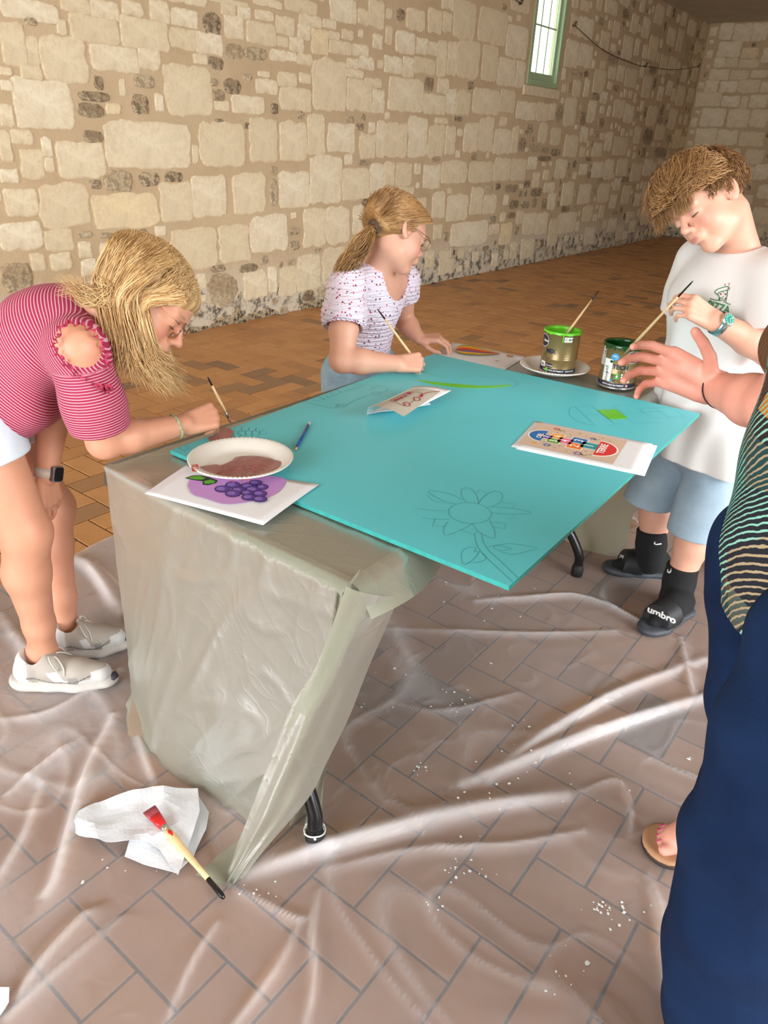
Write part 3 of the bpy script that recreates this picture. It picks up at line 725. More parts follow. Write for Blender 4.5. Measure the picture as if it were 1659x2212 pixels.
g = zmap(900, 1020, .1808)
flower = [[g(*q) for q in ell(636, 487, 256, 124, .07, 40)], sm(S((600, 360), (540, 290), (540, 210), (600, 185), (670, 215), (720, 290), (738, 375))), sm(S((738, 375), (780, 310), (860, 250), (960, 225), (1025, 270), (1000, 350), (930, 395), (830, 425))),
          sm(S((560, 335), (400, 260), (150, 220), (200, 280), (330, 345), (480, 385))), S((118, 270), (190, 340), (330, 360)), sm(S((380, 460), (200, 455), (0, 430))), sm(S((400, 560), (230, 560), (60, 545))), S((220, 555), (190, 643), (330, 645)), sm(S((375, 590), (325, 660), (345, 750), (520, 695), (670, 612))),
          sm(S((670, 620), (720, 690), (800, 745), (920, 790), (930, 700), (870, 580))), S((540, 690), (680, 745), (720, 700)), S((890, 590), (1055, 615), (1060, 677), (920, 655)), sm(S((890, 485), (1100, 500), (1370, 490), (1200, 440), (890, 410))), S((1140, 510), (1200, 547), (1085, 553)), S((1010, 355), (1175, 380), (1150, 430)), S((710, 240), (765, 210), (850, 258)),
          sm(S((690, 740), (715, 860), (780, 960), (930, 1110), (1150, 1310))), sm(S((775, 740), (800, 840), (870, 940), (1000, 1060), (1215, 1265))), sm(S((750, 945), (690, 950), (705, 905), (620, 895), (545, 945), (535, 1020), (572, 1102), (690, 1030), (750, 945))), sm(S((780, 965), (830, 1020), (760, 1070), (600, 1085))), sm(S((845, 890), (1000, 865), (1150, 855), (1430, 905), (1330, 940), (1150, 982), (980, 940))), sm(S((920, 880), (1000, 880), (1135, 915), (1000, 930), (930, 915), (920, 880)))]
ribbon(flower, zp, .0010, 'flower_sketch', M_PENCIL, board)
g = zmap(1190, 850, .18686)
hop = [sm(S((280, 150), (230, 165), (210, 215), (250, 280), (340, 330), (510, 370))), S((280, 150), (470, 145), (745, 355), (510, 370), (280, 150)), S((400, 245), (600, 245)), S((710, 150), (930, 135), (1080, 225), (850, 240), (710, 150)), S((1020, 175), (1380, 160), (1550, 265), (1180, 285), (1020, 175)), S((1180, 165), (1370, 275)), S((1110, 215), (1290, 205)), S((880, 290), (960, 340), (1250, 340))]
ribbon(hop, zp, .0009, 'hopscotch_sketch', M_PENCIL, board)
g = zmap(220, 780, .3255)
grapes = []
for cx_, cy_ in ((880, 470), (905, 455), (930, 475), (950, 450), (975, 470), (1000, 450), (1020, 472), (1045, 455), (1070, 470), (900, 490), (935, 500), (975, 495), (1015, 495), (895, 515)):
    grapes.append([g(*q) for q in ell(cx_, cy_, 26, 17, 0, 12, -.4, 4.2)])
ribbon(grapes, zp, .0009, 'grape_sketch', M_PENCIL, board); ribbon([[g(*q) for q in ell(545, 575, 28, 18)]], zp, .0009, 'leaf_sketch', M_PENCIL, board)
M_MAUVE = plain('mauve paint', srgb(160, 104, 100), .35, vary=.1, scale=40)
bl = []
for cx_, cy_, rx in ((820, 460, 42), (838, 470, 40), (790, 490, 48), (830, 500, 45), (745, 515, 42), (795, 525, 55), (845, 530, 40), (755, 540, 40), (800, 552, 60), (850, 548, 35)):
    bl.append([g(*q) for q in ell(cx_, cy_, rx, 19, 0, 14)][:-1])
blob(bl, zp, .0006, 'painted_grapes', M_MAUVE, board)
M_GREEN = plain('apple green paint', srgb(104, 198, 40), .3, vary=.06, scale=30)
g = zmap(940, 620, .4334)
top = sm(S((-85, 462), (-60, 466), (0, 474), (110, 484), (230, 492), (320, 490), (375, 486))); bot = sm(S((-85, 466), (-60, 472), (0, 486), (110, 500), (230, 504), (320, 500), (375, 493)))
V = [atz(*p, zp) for p in top + bot]; n_ = len(top)
mesh('green_arc', V + [v + Vector((0, 0, .0006)) for v in V], [(2 * n_ + i, 2 * n_ + i + 1, 3 * n_ + i + 1, 3 * n_ + i) for i in range(n_ - 1)] + [(n_ + i, n_ + i + 1, 3 * n_ + i + 1, 3 * n_ + i) for i in range(n_ - 1)] + [(i, i + 1, 2 * n_ + i + 1, 2 * n_ + i) for i in range(n_ - 1)], M_GREEN, board, False, True)
blob([[(1289, 885), (1331, 884), (1344, 894), (1357, 904), (1317, 906), (1303, 896)]], zp, .0006, 'green_square', M_GREEN, board)
ribbon([sm([(905, 800), (960, 815), (1040, 812), (1118, 826)]), sm([(1040, 800), (1090, 812), (1120, 828), (1105, 836)])], zp, .0009, 'balloon_sketch', M_PENCIL, board)

# ================================================================== THINGS ON THE TABLE AND THE FLOOR
M_PAPER = plain('white paper', srgb(226, 226, 228), .8, vary=.015)
def text_geo(s, size, bold=0.0, align='CENTER', shear=0.0):
    cu = bpy.data.curves.new('t', 'FONT'); cu.body = s; cu.size = size; cu.align_x = align; cu.align_y = 'CENTER'; cu.offset = bold; cu.shear = shear; cu.resolution_u = 3
    o = bpy.data.objects.new('t', cu); COL.objects.link(o)
    me = bpy.data.meshes.new_from_object(o.evaluated_get(bpy.context.evaluated_depsgraph_get()))
    v = [q.co.copy() for q in me.vertices]; f = [tuple(p.vertices) for p in me.polygons]
    bpy.data.objects.remove(o); bpy.data.curves.remove(cu); bpy.data.meshes.remove(me)
    return v, f
class Sheet:
    """a printed sheet: local frame from two corners; prints lie just above it"""
    def __init__(self, o, name): self.o = o; self.k = 0
def flat(name, pts, mat, parent, z, world=True):
    """flat printed polygon (world x, y points) at height z"""
    V = [Vector((p[0], p[1], z)) for p in pts]
    return mesh(name, V, [tuple(range(len(V)))], mat, parent, False, world)
def flats(name, polys, mat, parent, z):
    V, F = [], []
    for pl in polys: k = len(V); V += [Vector((p[0], p[1], z)) for p in pl]; F.append(tuple(range(k, k + len(pl))))
    return mesh(name, V, F, mat, parent, False, True)
def paper_slab(name, corners, mat, parent, lift=None, n=12, th=.0004):
    """thin sheet over four world corners with an optional lift(u, v)"""
    V, F = [], []
    A, B_, C_, D = [Vector(c) for c in corners]
    for dz in (0, -th):
        for i in range(n + 1):
            for j in range(n + 1):
                u, v = i / n, j / n; p = A.lerp(B_, u).lerp(D.lerp(C_, u), v); p.z += dz + (lift(u, v) if lift else 0); V.append(p)
    m = (n + 1) ** 2
    for i in range(n):
        for j in range(n):
            a = i * (n + 1) + j; q = (a, a + n + 1, a + n + 2, a + 1); F += [q, tuple(m + x for x in q[::-1])]
    rim = [i * (n + 1) for i in range(n + 1)] + [n * (n + 1) + j for j in range(1, n + 1)] + [i * (n + 1) + n for i in range(n - 1, -1, -1)] + [j for j in range(n - 1, 0, -1)]
    for q in range(len(rim)): a, b = rim[q], rim[(q + 1) % len(rim)]; F.append((a, m + a, m + b, b))
    return mesh(name, V, F, mat, parent, True, True)
def ink(name, r, g_, b): return plain('ink ' + name, srgb(r, g_, b), .7, vary=.02)

# --- hopscotch print: two sheets
z1 = ZB + .0012
HC = [atz(x, y, z1) for x, y in ((1157, 909), (1401, 957), (1367, 1017), (1102, 962))]
ex = (HC[1] - HC[0]).normalized(); ey = Vector((ex.y, -ex.x, 0))          # ey points to the near long side
HO = HC[0]
def hp(s, t): return HO + ex * s + ey * t
under = empty('blank_sheet', hp(.03, .01) - Vector((0, 0, .0008)), 0, 'plain white sheet of paper lying under the hopscotch print', 'paper')
paper_slab('sheet', [hp(.012, .006) - Vector((0, 0, .0007)), hp(.309, .004) - Vector((0, 0, .0007)), hp(.311, .214) - Vector((0, 0, .0007)), hp(.014, .216) - Vector((0, 0, .0007))], M_PAPER, under)
hsp = empty('hopscotch_print', hp(0, 0), 0, 'white sheet printed with a colourful hopscotch reading CIEL and TERRE', 'paper')
paper_slab('sheet', [hp(0, 0), hp(.297, 0), hp(.297, .21), hp(0, .21)], M_PAPER, hsp)
g = zmap(1090, 890, .19892)
hx_ = lambda x, y: atz(*g(x, y), z1 + .0006)
def loc(x, y): d = hx_(x, y) - HO; return d.dot(ex), d.dot(ey)
flat('sand_ground', [hx_(375, 120), hx_(1335, 313), hx_(1175, 565), hx_(148, 340)], ink('sand', 206, 180, 158), hsp, z1 + .0006)
M_WINK = ink('white', 244, 244, 240)
def sq(cx_, cy_, s=.030):
    a, b = loc(cx_, cy_); return lambda k: [hp(a + i * s / 2 * k, b + j * s / 2 * k) for i, j in ((-1, -1), (1, -1), (1, 1), (-1, 1))]
def put_text(s, x, y, size, mat, parent, bold=.0006, z=z1 + .0014):
    v, f = text_geo(s, size, bold); a, b = loc(x, y)
    mesh('lettering', [Vector((*(hp(a, b) + (-ey) * q.x + (-ex) * q.y)[:2], z)) for q in v], f, mat, parent, False, True)
for dgt, x, y, c, sx in (('7', 457, 270, (118, 96, 178), .026), ('6', 576, 265, (238, 158, 40), .03), ('5', 532, 315, (112, 160, 50), .03), ('4', 658, 314, (226, 92, 136), .033), ('3', 812, 314, (36, 108, 170), .036), ('2', 762, 370, (230, 118, 34), .036), ('1', 920, 368, (34, 142, 146), .038)):
    q = sq(x, y, sx); flat('square_border', q(1.14), M_WINK, hsp, z1 + .0008); flat('square_' + {'1': 'one', '2': 'two', '3': 'three', '4': 'four', '5': 'five', '6': 'six', '7': 'seven'}[dgt], q(1), ink(dgt, *c), hsp, z1 + .0011)
    put_text(dgt, x, y, sx * .86, M_WINK, hsp)
def half_disc(cx_, cy_, r, sgn, k): 
    a, b = loc(cx_, cy_); return [hp(a + sgn * math.cos(t) * r * k, b + math.sin(t) * r * 1.08 * k) for t in np.linspace(-PI / 2, PI / 2, 20)]
flat('earth_border', half_disc(1000, 390, .046, 1, 1.1), M_WINK, hsp, z1 + .0008); flat('earth', half_disc(1004, 391, .046, 1, 1), ink('red', 212, 46, 44), hsp, z1 + .0011); put_text('TERRE', 1066, 402, .024, M_WINK, hsp)
flat('sky_border', half_disc(430, 262, .036, -1, 1.1), M_WINK, hsp, z1 + .0008); flat('sky', half_disc(430, 262, .036, -1, 1), ink('blue', 40, 108, 172), hsp, z1 + .0011); put_text('CIEL', 385, 258, .017, M_WINK, hsp)
def daisy(x, y, col, s):
    a, b = loc(x, y); pol = []
    for k in range(6):
        t = 2 * PI * k / 6; c = (a + math.cos(t) * s, b + math.sin(t) * s); pol.append([hp(c[0] + math.cos(q) * s * .45, c[1] + math.sin(q) * s * .45) for q in np.linspace(0, 2 * PI, 8)[:-1]])
    flats('flower', pol, col, hsp, z1 + .0010)
daisy(568, 186, ink('flower red', 206, 70, 66), .006); daisy(962, 292, ink('flower blue', 66, 104, 176), .006); daisy(460, 358, ink('flower blue b', 60, 104, 168), .007); daisy(795, 450, ink('flower lilac', 132, 92, 160), .008); daisy(325, 334, ink('sun', 236, 164, 44), .005)
M_TWIG = ink('olive', 128, 116, 40)
tw = []
for x, y in ((620, 200), (1000, 300), (860, 465)):
    a, b = loc(x, y); tw.append([hp(a - .008, b - .004), hp(a, b + .004), hp(a + .008, b - .006), hp(a + .008, b - .003), hp(a, b + .008), hp(a - .009, b)])
for x, y in ((575, 222), (650, 216), (720, 248), (818, 236), (885, 266), (1068, 288), (1148, 322), (545, 388), (598, 368), (670, 425), (430, 328), (930, 468), (882, 430)):
    a, b = loc(x, y); tw.append([hp(a - .003, b - .001), hp(a + .003, b - .002), hp(a, b + .003)])
tag(flats('twigs', tw, M_TWIG, hsp, z1 + .0010), kind='stuff')

# --- bus drawing on a folded sheet
g = zmap(630, 790, .217)
bp_ = empty('bus_drawing', atz(*g(1080, 400), ZB), 0, 'folded white sheet printed with a red and black bus drawing, curling off the board', 'paper')
bq = [atz(*g(x, y), ZB + z) for x, y, z in ((760, 425, .026), (1095, 490, .022), (1590, 255, .022), (1215, 215, .026))]
lift = lambda u, v: .012 * math.sin(PI * u) * (1 - .5 * v) + .010 * abs(v - .5) ** 2
paper_slab('upper_leaf', bq, M_PAPER, bp_, lift)
low = [atz(*g(x, y), ZB + .002) for x, y in ((745, 492), (1030, 455), (1385, 392), (1225, 262))]
paper_slab('lower_leaf', low, M_PAPER, bp_, lambda u, v: .002 + .008 * u * (1 - u))
paper_slab('fold', [bq[0], bq[0].lerp(bq[3], .12), low[0].lerp(low[3], .12), low[0]], M_PAPER, bp_, lambda u, v: 0.0)
def on_bus(u, v, dz=.0008): p = bq[0].lerp(bq[1], u).lerp(bq[3].lerp(bq[2], u), v); p.z += lift(u, v) + dz; return p
Minv = None
from mathutils.geometry import intersect_line_plane
bn = (bq[1] - bq[0]).cross(bq[3] - bq[0]).normalized()
def bus_uv(x, y):
    px, py = g(x, y); p = at(px, py, 1.0); P = intersect_line_plane(CAM_C, CAM_C + (p - CAM_C) * 5, bq[0] + Vector((0, 0, .008)), bn)
    d = P - bq[0]; e1 = bq[1] - bq[0]; e2 = bq[3] - bq[0]
    a11, a12, a22 = e1.dot(e1), e1.dot(e2), e2.dot(e2); b1, b2 = d.dot(e1), d.dot(e2); D = a11 * a22 - a12 * a12
    return (b1 * a22 - b2 * a12) / D, (a11 * b2 - a12 * b1) / D
def bus_poly(name, polys, mat, dz):
    V, F = [], []
    for pl in polys: k = len(V); V += [on_bus(*bus_uv(x, y), dz) for x, y in pl]; F.append(tuple(range(k, k + len(pl))))
    return mesh(name, V, F, mat, bp_, False, True)
def bus_line(name, lines, w, mat, dz):
    V, F = [], []
    for ln in lines:
        P = [on_bus(*bus_uv(x, y), dz) for x, y in ln]
        for i in range(len(P)):
            d = P[min(i + 1, len(P) - 1)] - P[max(i - 1, 0)]; nn = d.cross(Vector((0, 0, 1))).normalized() * w / 2; V += [P[i] + nn, P[i] - nn]
            if i: k = len(V) - 4; F.append((k, k + 1, k + 3, k + 2))
    return mesh(name, V, F, mat, bp_, False, True)
n_ = 10; V, F = [], []
gq = [bus_uv(*q) for q in ((770, 420), (1120, 475), (1430, 262), (1200, 222))]
for i in range(n_ + 1):
    for j in range(n_ + 1):
        u, v = i / n_, j / n_; a = [gq[0][q] * (1 - u) + gq[1][q] * u for q in (0, 1)]; b = [gq[3][q] * (1 - u) + gq[2][q] * u for q in (0, 1)]
        V.append(on_bus(a[0] * (1 - v) + b[0] * v, a[1] * (1 - v) + b[1] * v, .0012))
for i in range(n_):
    for j in range(n_): a = i * (n_ + 1) + j; F.append((a, a + n_ + 1, a + n_ + 2, a + 1))
mesh('beige_print', V, F, ink('beige', 190, 182, 166), bp_, True, True)
M_CRIM, M_INKB = ink('crimson', 176, 24, 54), ink('dark brown', 62, 36, 34)
bus_line('bus_outline', [sm([(1105, 410), (1060, 400), (990, 378), (985, 355), (1060, 305), (1130, 275), (1200, 272), (1265, 290), (1275, 310)]), [(1165, 380), (1208, 350)], [(1105, 410), (1130, 395)]], .0016, M_INKB, .0030)
for bw_ in ([(1000, 368), (1025, 355), (1050, 366), (1025, 378)], [(1030, 352), (1052, 340), (1075, 352), (1055, 364)], [(1060, 336), (1080, 322), (1105, 335), (1085, 348)], [(1092, 318), (1112, 306), (1140, 312), (1120, 325)], [(1128, 290), (1140, 276), (1180, 278), (1165, 302)], [(1245, 320), (1265, 295), (1282, 312), (1265, 325)]): bus_poly('bus_window', [bw_], M_CRIM, .0032)
for bw_ in ([(1135 + 30 * math.cos(t), 394 + 14 * math.sin(t)) for t in np.linspace(0, 2 * PI, 16)], [(1224 + 30 * math.cos(t), 342 + 14 * math.sin(t)) for t in np.linspace(0, 2 * PI, 16)], sm([(1275, 300), (1330, 280), (1430, 264)])): bus_line('bus_wheel', [bw_], .0032, M_CRIM, .0034)

# --- paper plates
def plate(name, cx_, cy_, z, label, group='paper plates'):
    P = atz(cx_, cy_, z); e = empty(name, (P.x, P.y, z), 0, label, 'plate', group)
    n = 144; prof = [(.0, .001), (.03, .0012), (.06, .001), (.072, .0015), (.080, .006), (.088, .0105), (.100, .0165), (.1095, .019), (.1115, .0185), (.1105, .017)]
    V, F = [], []
    for k, (r, zz) in enumerate(prof):
        for j in range(n):
            a = 2 * PI * j / n; fl = .0009 * math.cos(j * PI) * (1 if k in (4, 5, 6, 7) else 0)
            V.append((r * math.cos(a), r * math.sin(a), zz + fl))
    for k in range(len(prof) - 1):
        for j in range(n): a = k * n + j; b = k * n + (j + 1) % n; F.append((a, b, b + n, a + n))
    m = len(V); V += [(x, y, zz - .0012) for x, y, zz in V]; F += [tuple(m + q for q in f[::-1]) for f in F]
    L0 = (len(prof) - 1) * n
    for j in range(n): b = (j + 1) % n; F.append((L0 + j, m + L0 + j, m + L0 + b, L0 + b))
    mesh('dish', V, F, M_PLATE, e, True); return e
M_PLATE = plain('uncoated plate board', srgb(228, 224, 214), .7, vary=.02)
# --- grape print under the plate
z2 = ZB + .004
GC = [(312, 1062), (405, 1003), (690, 1046), (568, 1130)]
gw = [atz(x, y, z2) for x, y in GC]
gx_ = (gw[2] - gw[1]).normalized(); gyv = Vector((gx_.y, -gx_.x, 0)); GO = gw[1]
gp = empty('grape_print', GO + gx_ * .15 + gyv * .1, 0, 'white sheet printed with purple grapes lying half under the paint plate', 'paper')
A4 = [GO, GO + gx_ * .297, GO + gx_ * .297 + gyv * .205, GO + gyv * .205]
A4[0] = gw[1]; A4[3] = gw[0]; A4[1] = gw[2]; A4[2] = gw[3]
A4 = [Vector((p.x, p.y, z2)) for p in A4]
gl = lambda u, v: -.004 * v * v - .002 * max(0, .15 - u)
paper_slab('sheet', A4, M_PAPER, gp, gl)
gA = zmap(220, 780, .3255)
def gpt(x, y): return atz(*gA(x, y), z2 - .002)
def gpoly(name, polys, mat, dz, kind=None):
    V, F = [], []
    for pl in polys:
        k = len(V)
        for x, y in pl: p = gpt(x, y); p.z = z2 + dz; V.append(p)
        F.append(tuple(range(k, k + len(pl))))
    o = mesh(name, V, F, mat, gp, False, True)
    return tag(o, kind=kind) if kind else o
gpoly('lilac_disc', [sm([(570, 830), (600, 790), (760, 770), (1000, 760), (1208, 785), (1200, 850), (1120, 905), (980, 940), (820, 955), (700, 920), (605, 890)], 5, True)], ink('lilac', 190, 140, 202), .0006)
M_GRK, M_GRP, M_GRH = ink('grape outline', 52, 34, 96), ink('grape', 92, 58, 140), ink('grape sheen', 132, 102, 176)
gr = [(870, 830, 52, 24), (975, 838, 55, 24), (800, 858, 52, 24), (905, 865, 48, 22), (1005, 862, 54, 24), (1065, 845, 40, 20), (870, 890, 52, 24), (965, 885, 42, 20), (1048, 890, 48, 22), (975, 915, 48, 22), (1050, 928, 50, 22), (1020, 818, 45, 18)]
for k, (x, y, a, b) in enumerate(gr):
    gpoly('grape_outline', [ell(x, y, a, b, 0, 20)[:-1]], M_GRK, .0009 + k * .00012); gpoly('grape', [ell(x, y, a - 6, b - 4, 0, 20)[:-1]], M_GRP, .00096 + k * .00012); gpoly('grape_sheen', [ell(x - a * .2, y - b * .1, a * .55, b * .5, 0, 14)[:-1]], M_GRH, .00101 + k * .00012)
gpoly('leaf_outline', [[(552, 785), (600, 768), (650, 765), (700, 775), (770, 800), (760, 818), (705, 832), (668, 828), (672, 805), (620, 800)]], ink('leaf outline', 24, 48, 14), .0009)
gpoly('leaf', [[(570, 784), (605, 773), (650, 770), (690, 785), (665, 796), (620, 795)], [(680, 805), (720, 795), (755, 806), (745, 818), (705, 824), (680, 822)]], ink('leaf', 96, 168, 40), .0011)
pl1 = plate('paint_plate', 521, 1003, z2 + .0035, 'white paper plate smeared with mauve paint on the grape print')
M_MAUVE2 = plain('thick mauve paint', srgb(158, 102, 98), .32, vary=.16, scale=45, bump=.5)
M_REDP = plain('red paint', srgb(206, 34, 38), .3, vary=.08)
gP = lambda x, y, z: atz(*gA(x, y), z)
pud = sm([(690, 712), (800, 688), (860, 660), (895, 635), (1000, 628), (1100, 640), (1170, 668), (1192, 700), (1170, 745), (1100, 775), (960, 795), (880, 785), (800, 765), (740, 755), (700, 745)], 6, True)
zc = z2 + .0065
c0 = gP(960, 715, zc); V, F = [], []
R_ = [gP(x, y, zc) for x, y in pud[:-1]]; n = len(R_)
for k, (s, h) in enumerate(((1, 0), (.96, .0022), (.8, .003), (.55, .0034), (.3, .003), (.12, .0036))):
    for q, p in enumerate(R_):
        w = c0.lerp(p, s); dr = (w - pl1.location).length; rise = max(0, dr - .072) * .55
        V.append((w.x, w.y, zc - .001 + h + min(rise, .014) + .0012 * math.sin(q * .9 + k * 2) * (k > 1)))
for k in range(5):
    for q in range(n): r = (q + 1) % n; F.append((k * n + q, k * n + r, (k + 1) * n + r, (k + 1) * n + q))
F.append(tuple(5 * n + q for q in range(n)))
mesh('mauve_paint', V, F, M_MAUVE2, pl1, True, True)
def smear(name, px, mat, dz):
    P = []
    for x, y in px:
        p = gP(x, y, zc); dr = Vector((p.x - pl1.location.x, p.y - pl1.location.y)).length; p = gP(x, y, zc + min(.0145, max(0, dr - .072) * .5)); p.z += dz; P.append(p)
    c = sum(P, Vector()) / len(P); V = P + [c + Vector((0, 0, .0012))]; n = len(P)
    return mesh(name, V, [(q, (q + 1) % n, n) for q in range(n)], mat, pl1, True, True)
smear('mauve_smear', [(650, 706), (690, 700), (760, 690), (790, 700), (790, 745), (740, 758), (690, 745), (655, 728)], M_MAUVE2, .002)
smear('red_paint', [(592, 695), (635, 690), (650, 715), (680, 735), (660, 742), (600, 738)], M_REDP, .002); smear('red_paint', [(690, 735), (745, 752), (740, 762), (700, 752)], M_REDP, .002); smear('red_paint', [(1015, 770), (1068, 768), (1040, 785), (1000, 782)], M_REDP, .003)
for k, (x0, y0, x1, y1) in enumerate(((925, 790, 985, 795), (860, 800, 872, 802), (968, 790, 978, 815), (925, 800, 934, 815), (868, 800, 880, 815))):
    smear('red_drip', [(x0, y0), (x1, y0), (x1, y1), (x0, y1)], M_REDP, .0025)

# --- pencil
M_BLUEP = plain('blue pencil lacquer', srgb(34, 74, 140), .35)
M_WOOD = plain('bare wood', srgb(214, 182, 134), .6, vary=.1, scale=80)
pa, pb = atz(637, 974, ZB + .0035), atz(668, 914, ZB + .0035)
pn = empty('pencil', pa, 0, 'blue lacquered pencil with white eraser end lying on the turquoise board', 'pencil')
d = pb - pa
tube('barrel', [pa + d * .10, pa + d * .93], .0036, M_BLUEP, pn, 6); tube('tip', [pa + d * .025, pa + d * .10], [.001, .0034], M_WOOD, pn, 8); tube('lead', [pa, pa + d * .03], [.0003, .0011], M_BLACK, pn, 6)
tube('ferrule', [pa + d * .93, pa + d * .965], .0037, plain('pencil ferrule', srgb(206, 206, 204), .3, .8), pn, 10); tube('eraser', [pa + d * .965, pa + d], [.0035, .0032], plain('eraser', srgb(236, 226, 214), .8), pn, 10)

# --- balloon print tucked under the far edge of the board
zt = TH + .0065
bb = empty('balloon_print', atz(1030, 765, zt), 0, 'white sheet printed with a striped hot-air balloon beyond the far edge of the board', 'paper')
bo = [atz(x, y, zt) for x, y in ((977, 741), (1133, 773), (1080, 803), (925, 770))]
paper_slab('sheet', bo, M_PAPER, bb, lambda u, v: .004 * max(0, .12 - v) / .12 - .003 * v)
g = zmap(930, 730, .12658)
def bpt(x, y): p = atz(*g(x, y), zt + .001); p.z = zt + .0046; return p
bal = [((425, 220), (520, 140), (610, 135), (800, 175), (1180, 280), (1150, 295), (800, 305), (600, 298), (470, 265))]
def stripe(name, f0, f1, c):
    up = sm([(428, 215), (470, 165), (560, 138), (700, 152), (900, 205), (1180, 278)], 6); lo = sm([(428, 228), (470, 262), (560, 290), (700, 302), (900, 306), (1180, 290)], 6)
    pts = [(a[0] * (1 - f0) + b[0] * f0, a[1] * (1 - f0) + b[1] * f0) for a, b in zip(up, lo)] + [(a[0] * (1 - f1) + b[0] * f1, a[1] * (1 - f1) + b[1] * f1) for a, b in zip(up, lo)][::-1]
    mesh(name, [bpt(*p) for p in pts], [(i, i + 1, len(pts) - 2 - i, len(pts) - 1 - i) for i in range(len(up) - 1)], ink(name, *c), bb, False, True)
for nm, a, b, c in (('green_stripe', 0, .08, (128, 150, 40)), ('yellow_stripe', .08, .3, (238, 168, 44)), ('red_stripe', .3, .55, (214, 68, 40)), ('blue_stripe', .55, .72, (92, 92, 150)), ('orange_stripe', .72, .92, (238, 172, 56)), ('olive_stripe', .92, 1, (120, 140, 30))): stripe(nm, a, b, c)
mesh('basket', [bpt(*p) for p in ((1300, 300), (1425, 318), (1390, 340), (1290, 325))], [(0, 1, 2, 3)], ink('basket', 190, 136, 74), bb, False, True)
mesh('bird', [bpt(*p) for p in ((1085, 405), (1140, 402), (1185, 425), (1135, 412))], [(0, 1, 2, 3)], ink('bird', 70, 66, 64), bb, False, True)

# --- paint cans
pl2 = plate('can_plate', 1197, 800, ZB + .0015, 'white paper plate under the paint can with bright green rim')
M_GOLD = plain('bronze printed tin', srgb(132, 112, 70), .32, .35, vary=.06, scale=12)
M_TIN = plain('bare tin', srgb(190, 190, 188), .25, .9, vary=.05)
M_NAVY = plain('navy ink', srgb(26, 32, 62), .4, vary=.05)
M_LIGHTINK = plain('pale ink', srgb(226, 226, 220), .5, vary=.03)
M_BROWNINK = plain('brown ink', srgb(92, 76, 48), .5, vary=.05)
CR, CH = .0555, .132
def can(name, px, py, z, label, paint, face_px):
    """face: horizontal direction pointing at the camera is angle 0 of the print"""
    P = atz(px, py, z); fa = math.atan2(-P.y, -P.x)
    e = empty(name, (P.x, P.y, z), fa, label, 'paint can', 'one litre paint cans')
    prof = [(.0, .003), (CR - .004, .003), (CR - .001, .0), (CR + .0015, .001), (CR + .0015, .004), (CR, .006), (CR, .046), (CR + .0006, .047), (CR, .048), (CR, CH - .006), (CR + .002, CH - .005), (CR + .0025, CH - .002), (CR + .001, CH), (CR - .003, CH - .001), (CR - .004, CH - .004), (CR - .002, CH - .008), (CR - .002, .02), (0, .02)]
    lathe('tin', prof, M_GOLD, e, 64)
    lathe('bottom_rim', [(CR - .001, -.0002), (CR + .0022, .0008), (CR + .0022, .0045), (CR + .0002, .0065)], M_TIN, e, 64)
    # band of navy
    curved(e, 'navy_band', -PI, PI, .0068, .0190, M_NAVY, .0003)
    lp = lathe('wet_paint', [(0, .080), (CR - .02, .080), (CR - .005, .081), (CR - .0032, .086), (CR - .0032, CH - .008)], paint, e, 48)
    # paint over the rim, uneven
    V, F = [], []; n = 72; r_ = random.Random(px)
    lows = [CH - .0045 - .0022 * abs(math.sin(j * .37)) - (.002 * r_.random()) for j in range(n)]
    for j in range(n):
        a = 2 * PI * j / n
        for rr_, zz in ((CR - .0035, CH - .010), (CR - .0042, CH - .002), (CR + .001, CH + .0012), (CR + .0033, CH - .002), (CR + .0030, lows[j])): V.append((rr_ * math.cos(a), rr_ * math.sin(a), zz))
    for j in range(n):
        for k in range(4): a = j * 5 + k; b = ((j + 1) % n) * 5 + k; F.append((a, b, b + 1, a + 1))
    mesh('painted_rim', V, F, paint, e, True)
    return e
def curved(e, name, a0, a1, z0, z1, mat, off=.0006, n=None):
    n = n or max(4, int(abs(a1 - a0) / .12)); V, F = [], []
    for i in range(n + 1):
        a = a0 + (a1 - a0) * i / n
        for z in (z0, z1): V.append(((CR + off) * math.cos(a), (CR + off) * math.sin(a), z))
    for i in range(n): F.append((2 * i, 2 * i + 2, 2 * i + 3, 2 * i + 1))
    return mesh(name, V, F, mat, e, True)
def can_text(e, s, a, z, size, mat, bold=.0003, off=.001, shear=0, rot=0, align='CENTER'):
    v, f = text_geo(s, size, bold, align, shear); V = []
    for q in v:
        x, y = (q.x, q.y) if not rot else (q.y * rot, -q.x * rot)
        t = a + x / CR; V.append(((CR + off) * math.cos(t), (CR + off) * math.sin(t), z + y))
    return mesh('lettering', V, f, mat, e, False)
def can_oval(e, name, a, z, rx, rz, mat, off=.0008, n=24):
    V = [((CR + off) * math.cos(a), (CR + off) * math.sin(a), z)]
    for k in range(n): t = 2 * PI * k / n; b = a + rx * math.cos(t) / CR; V.append(((CR + off) * math.cos(b), (CR + off) * math.sin(b), z + rz * math.sin(t)))
    return mesh(name, V, [(0, 1 + k, 1 + (k + 1) % n) for k in range(n)], mat, e, False)
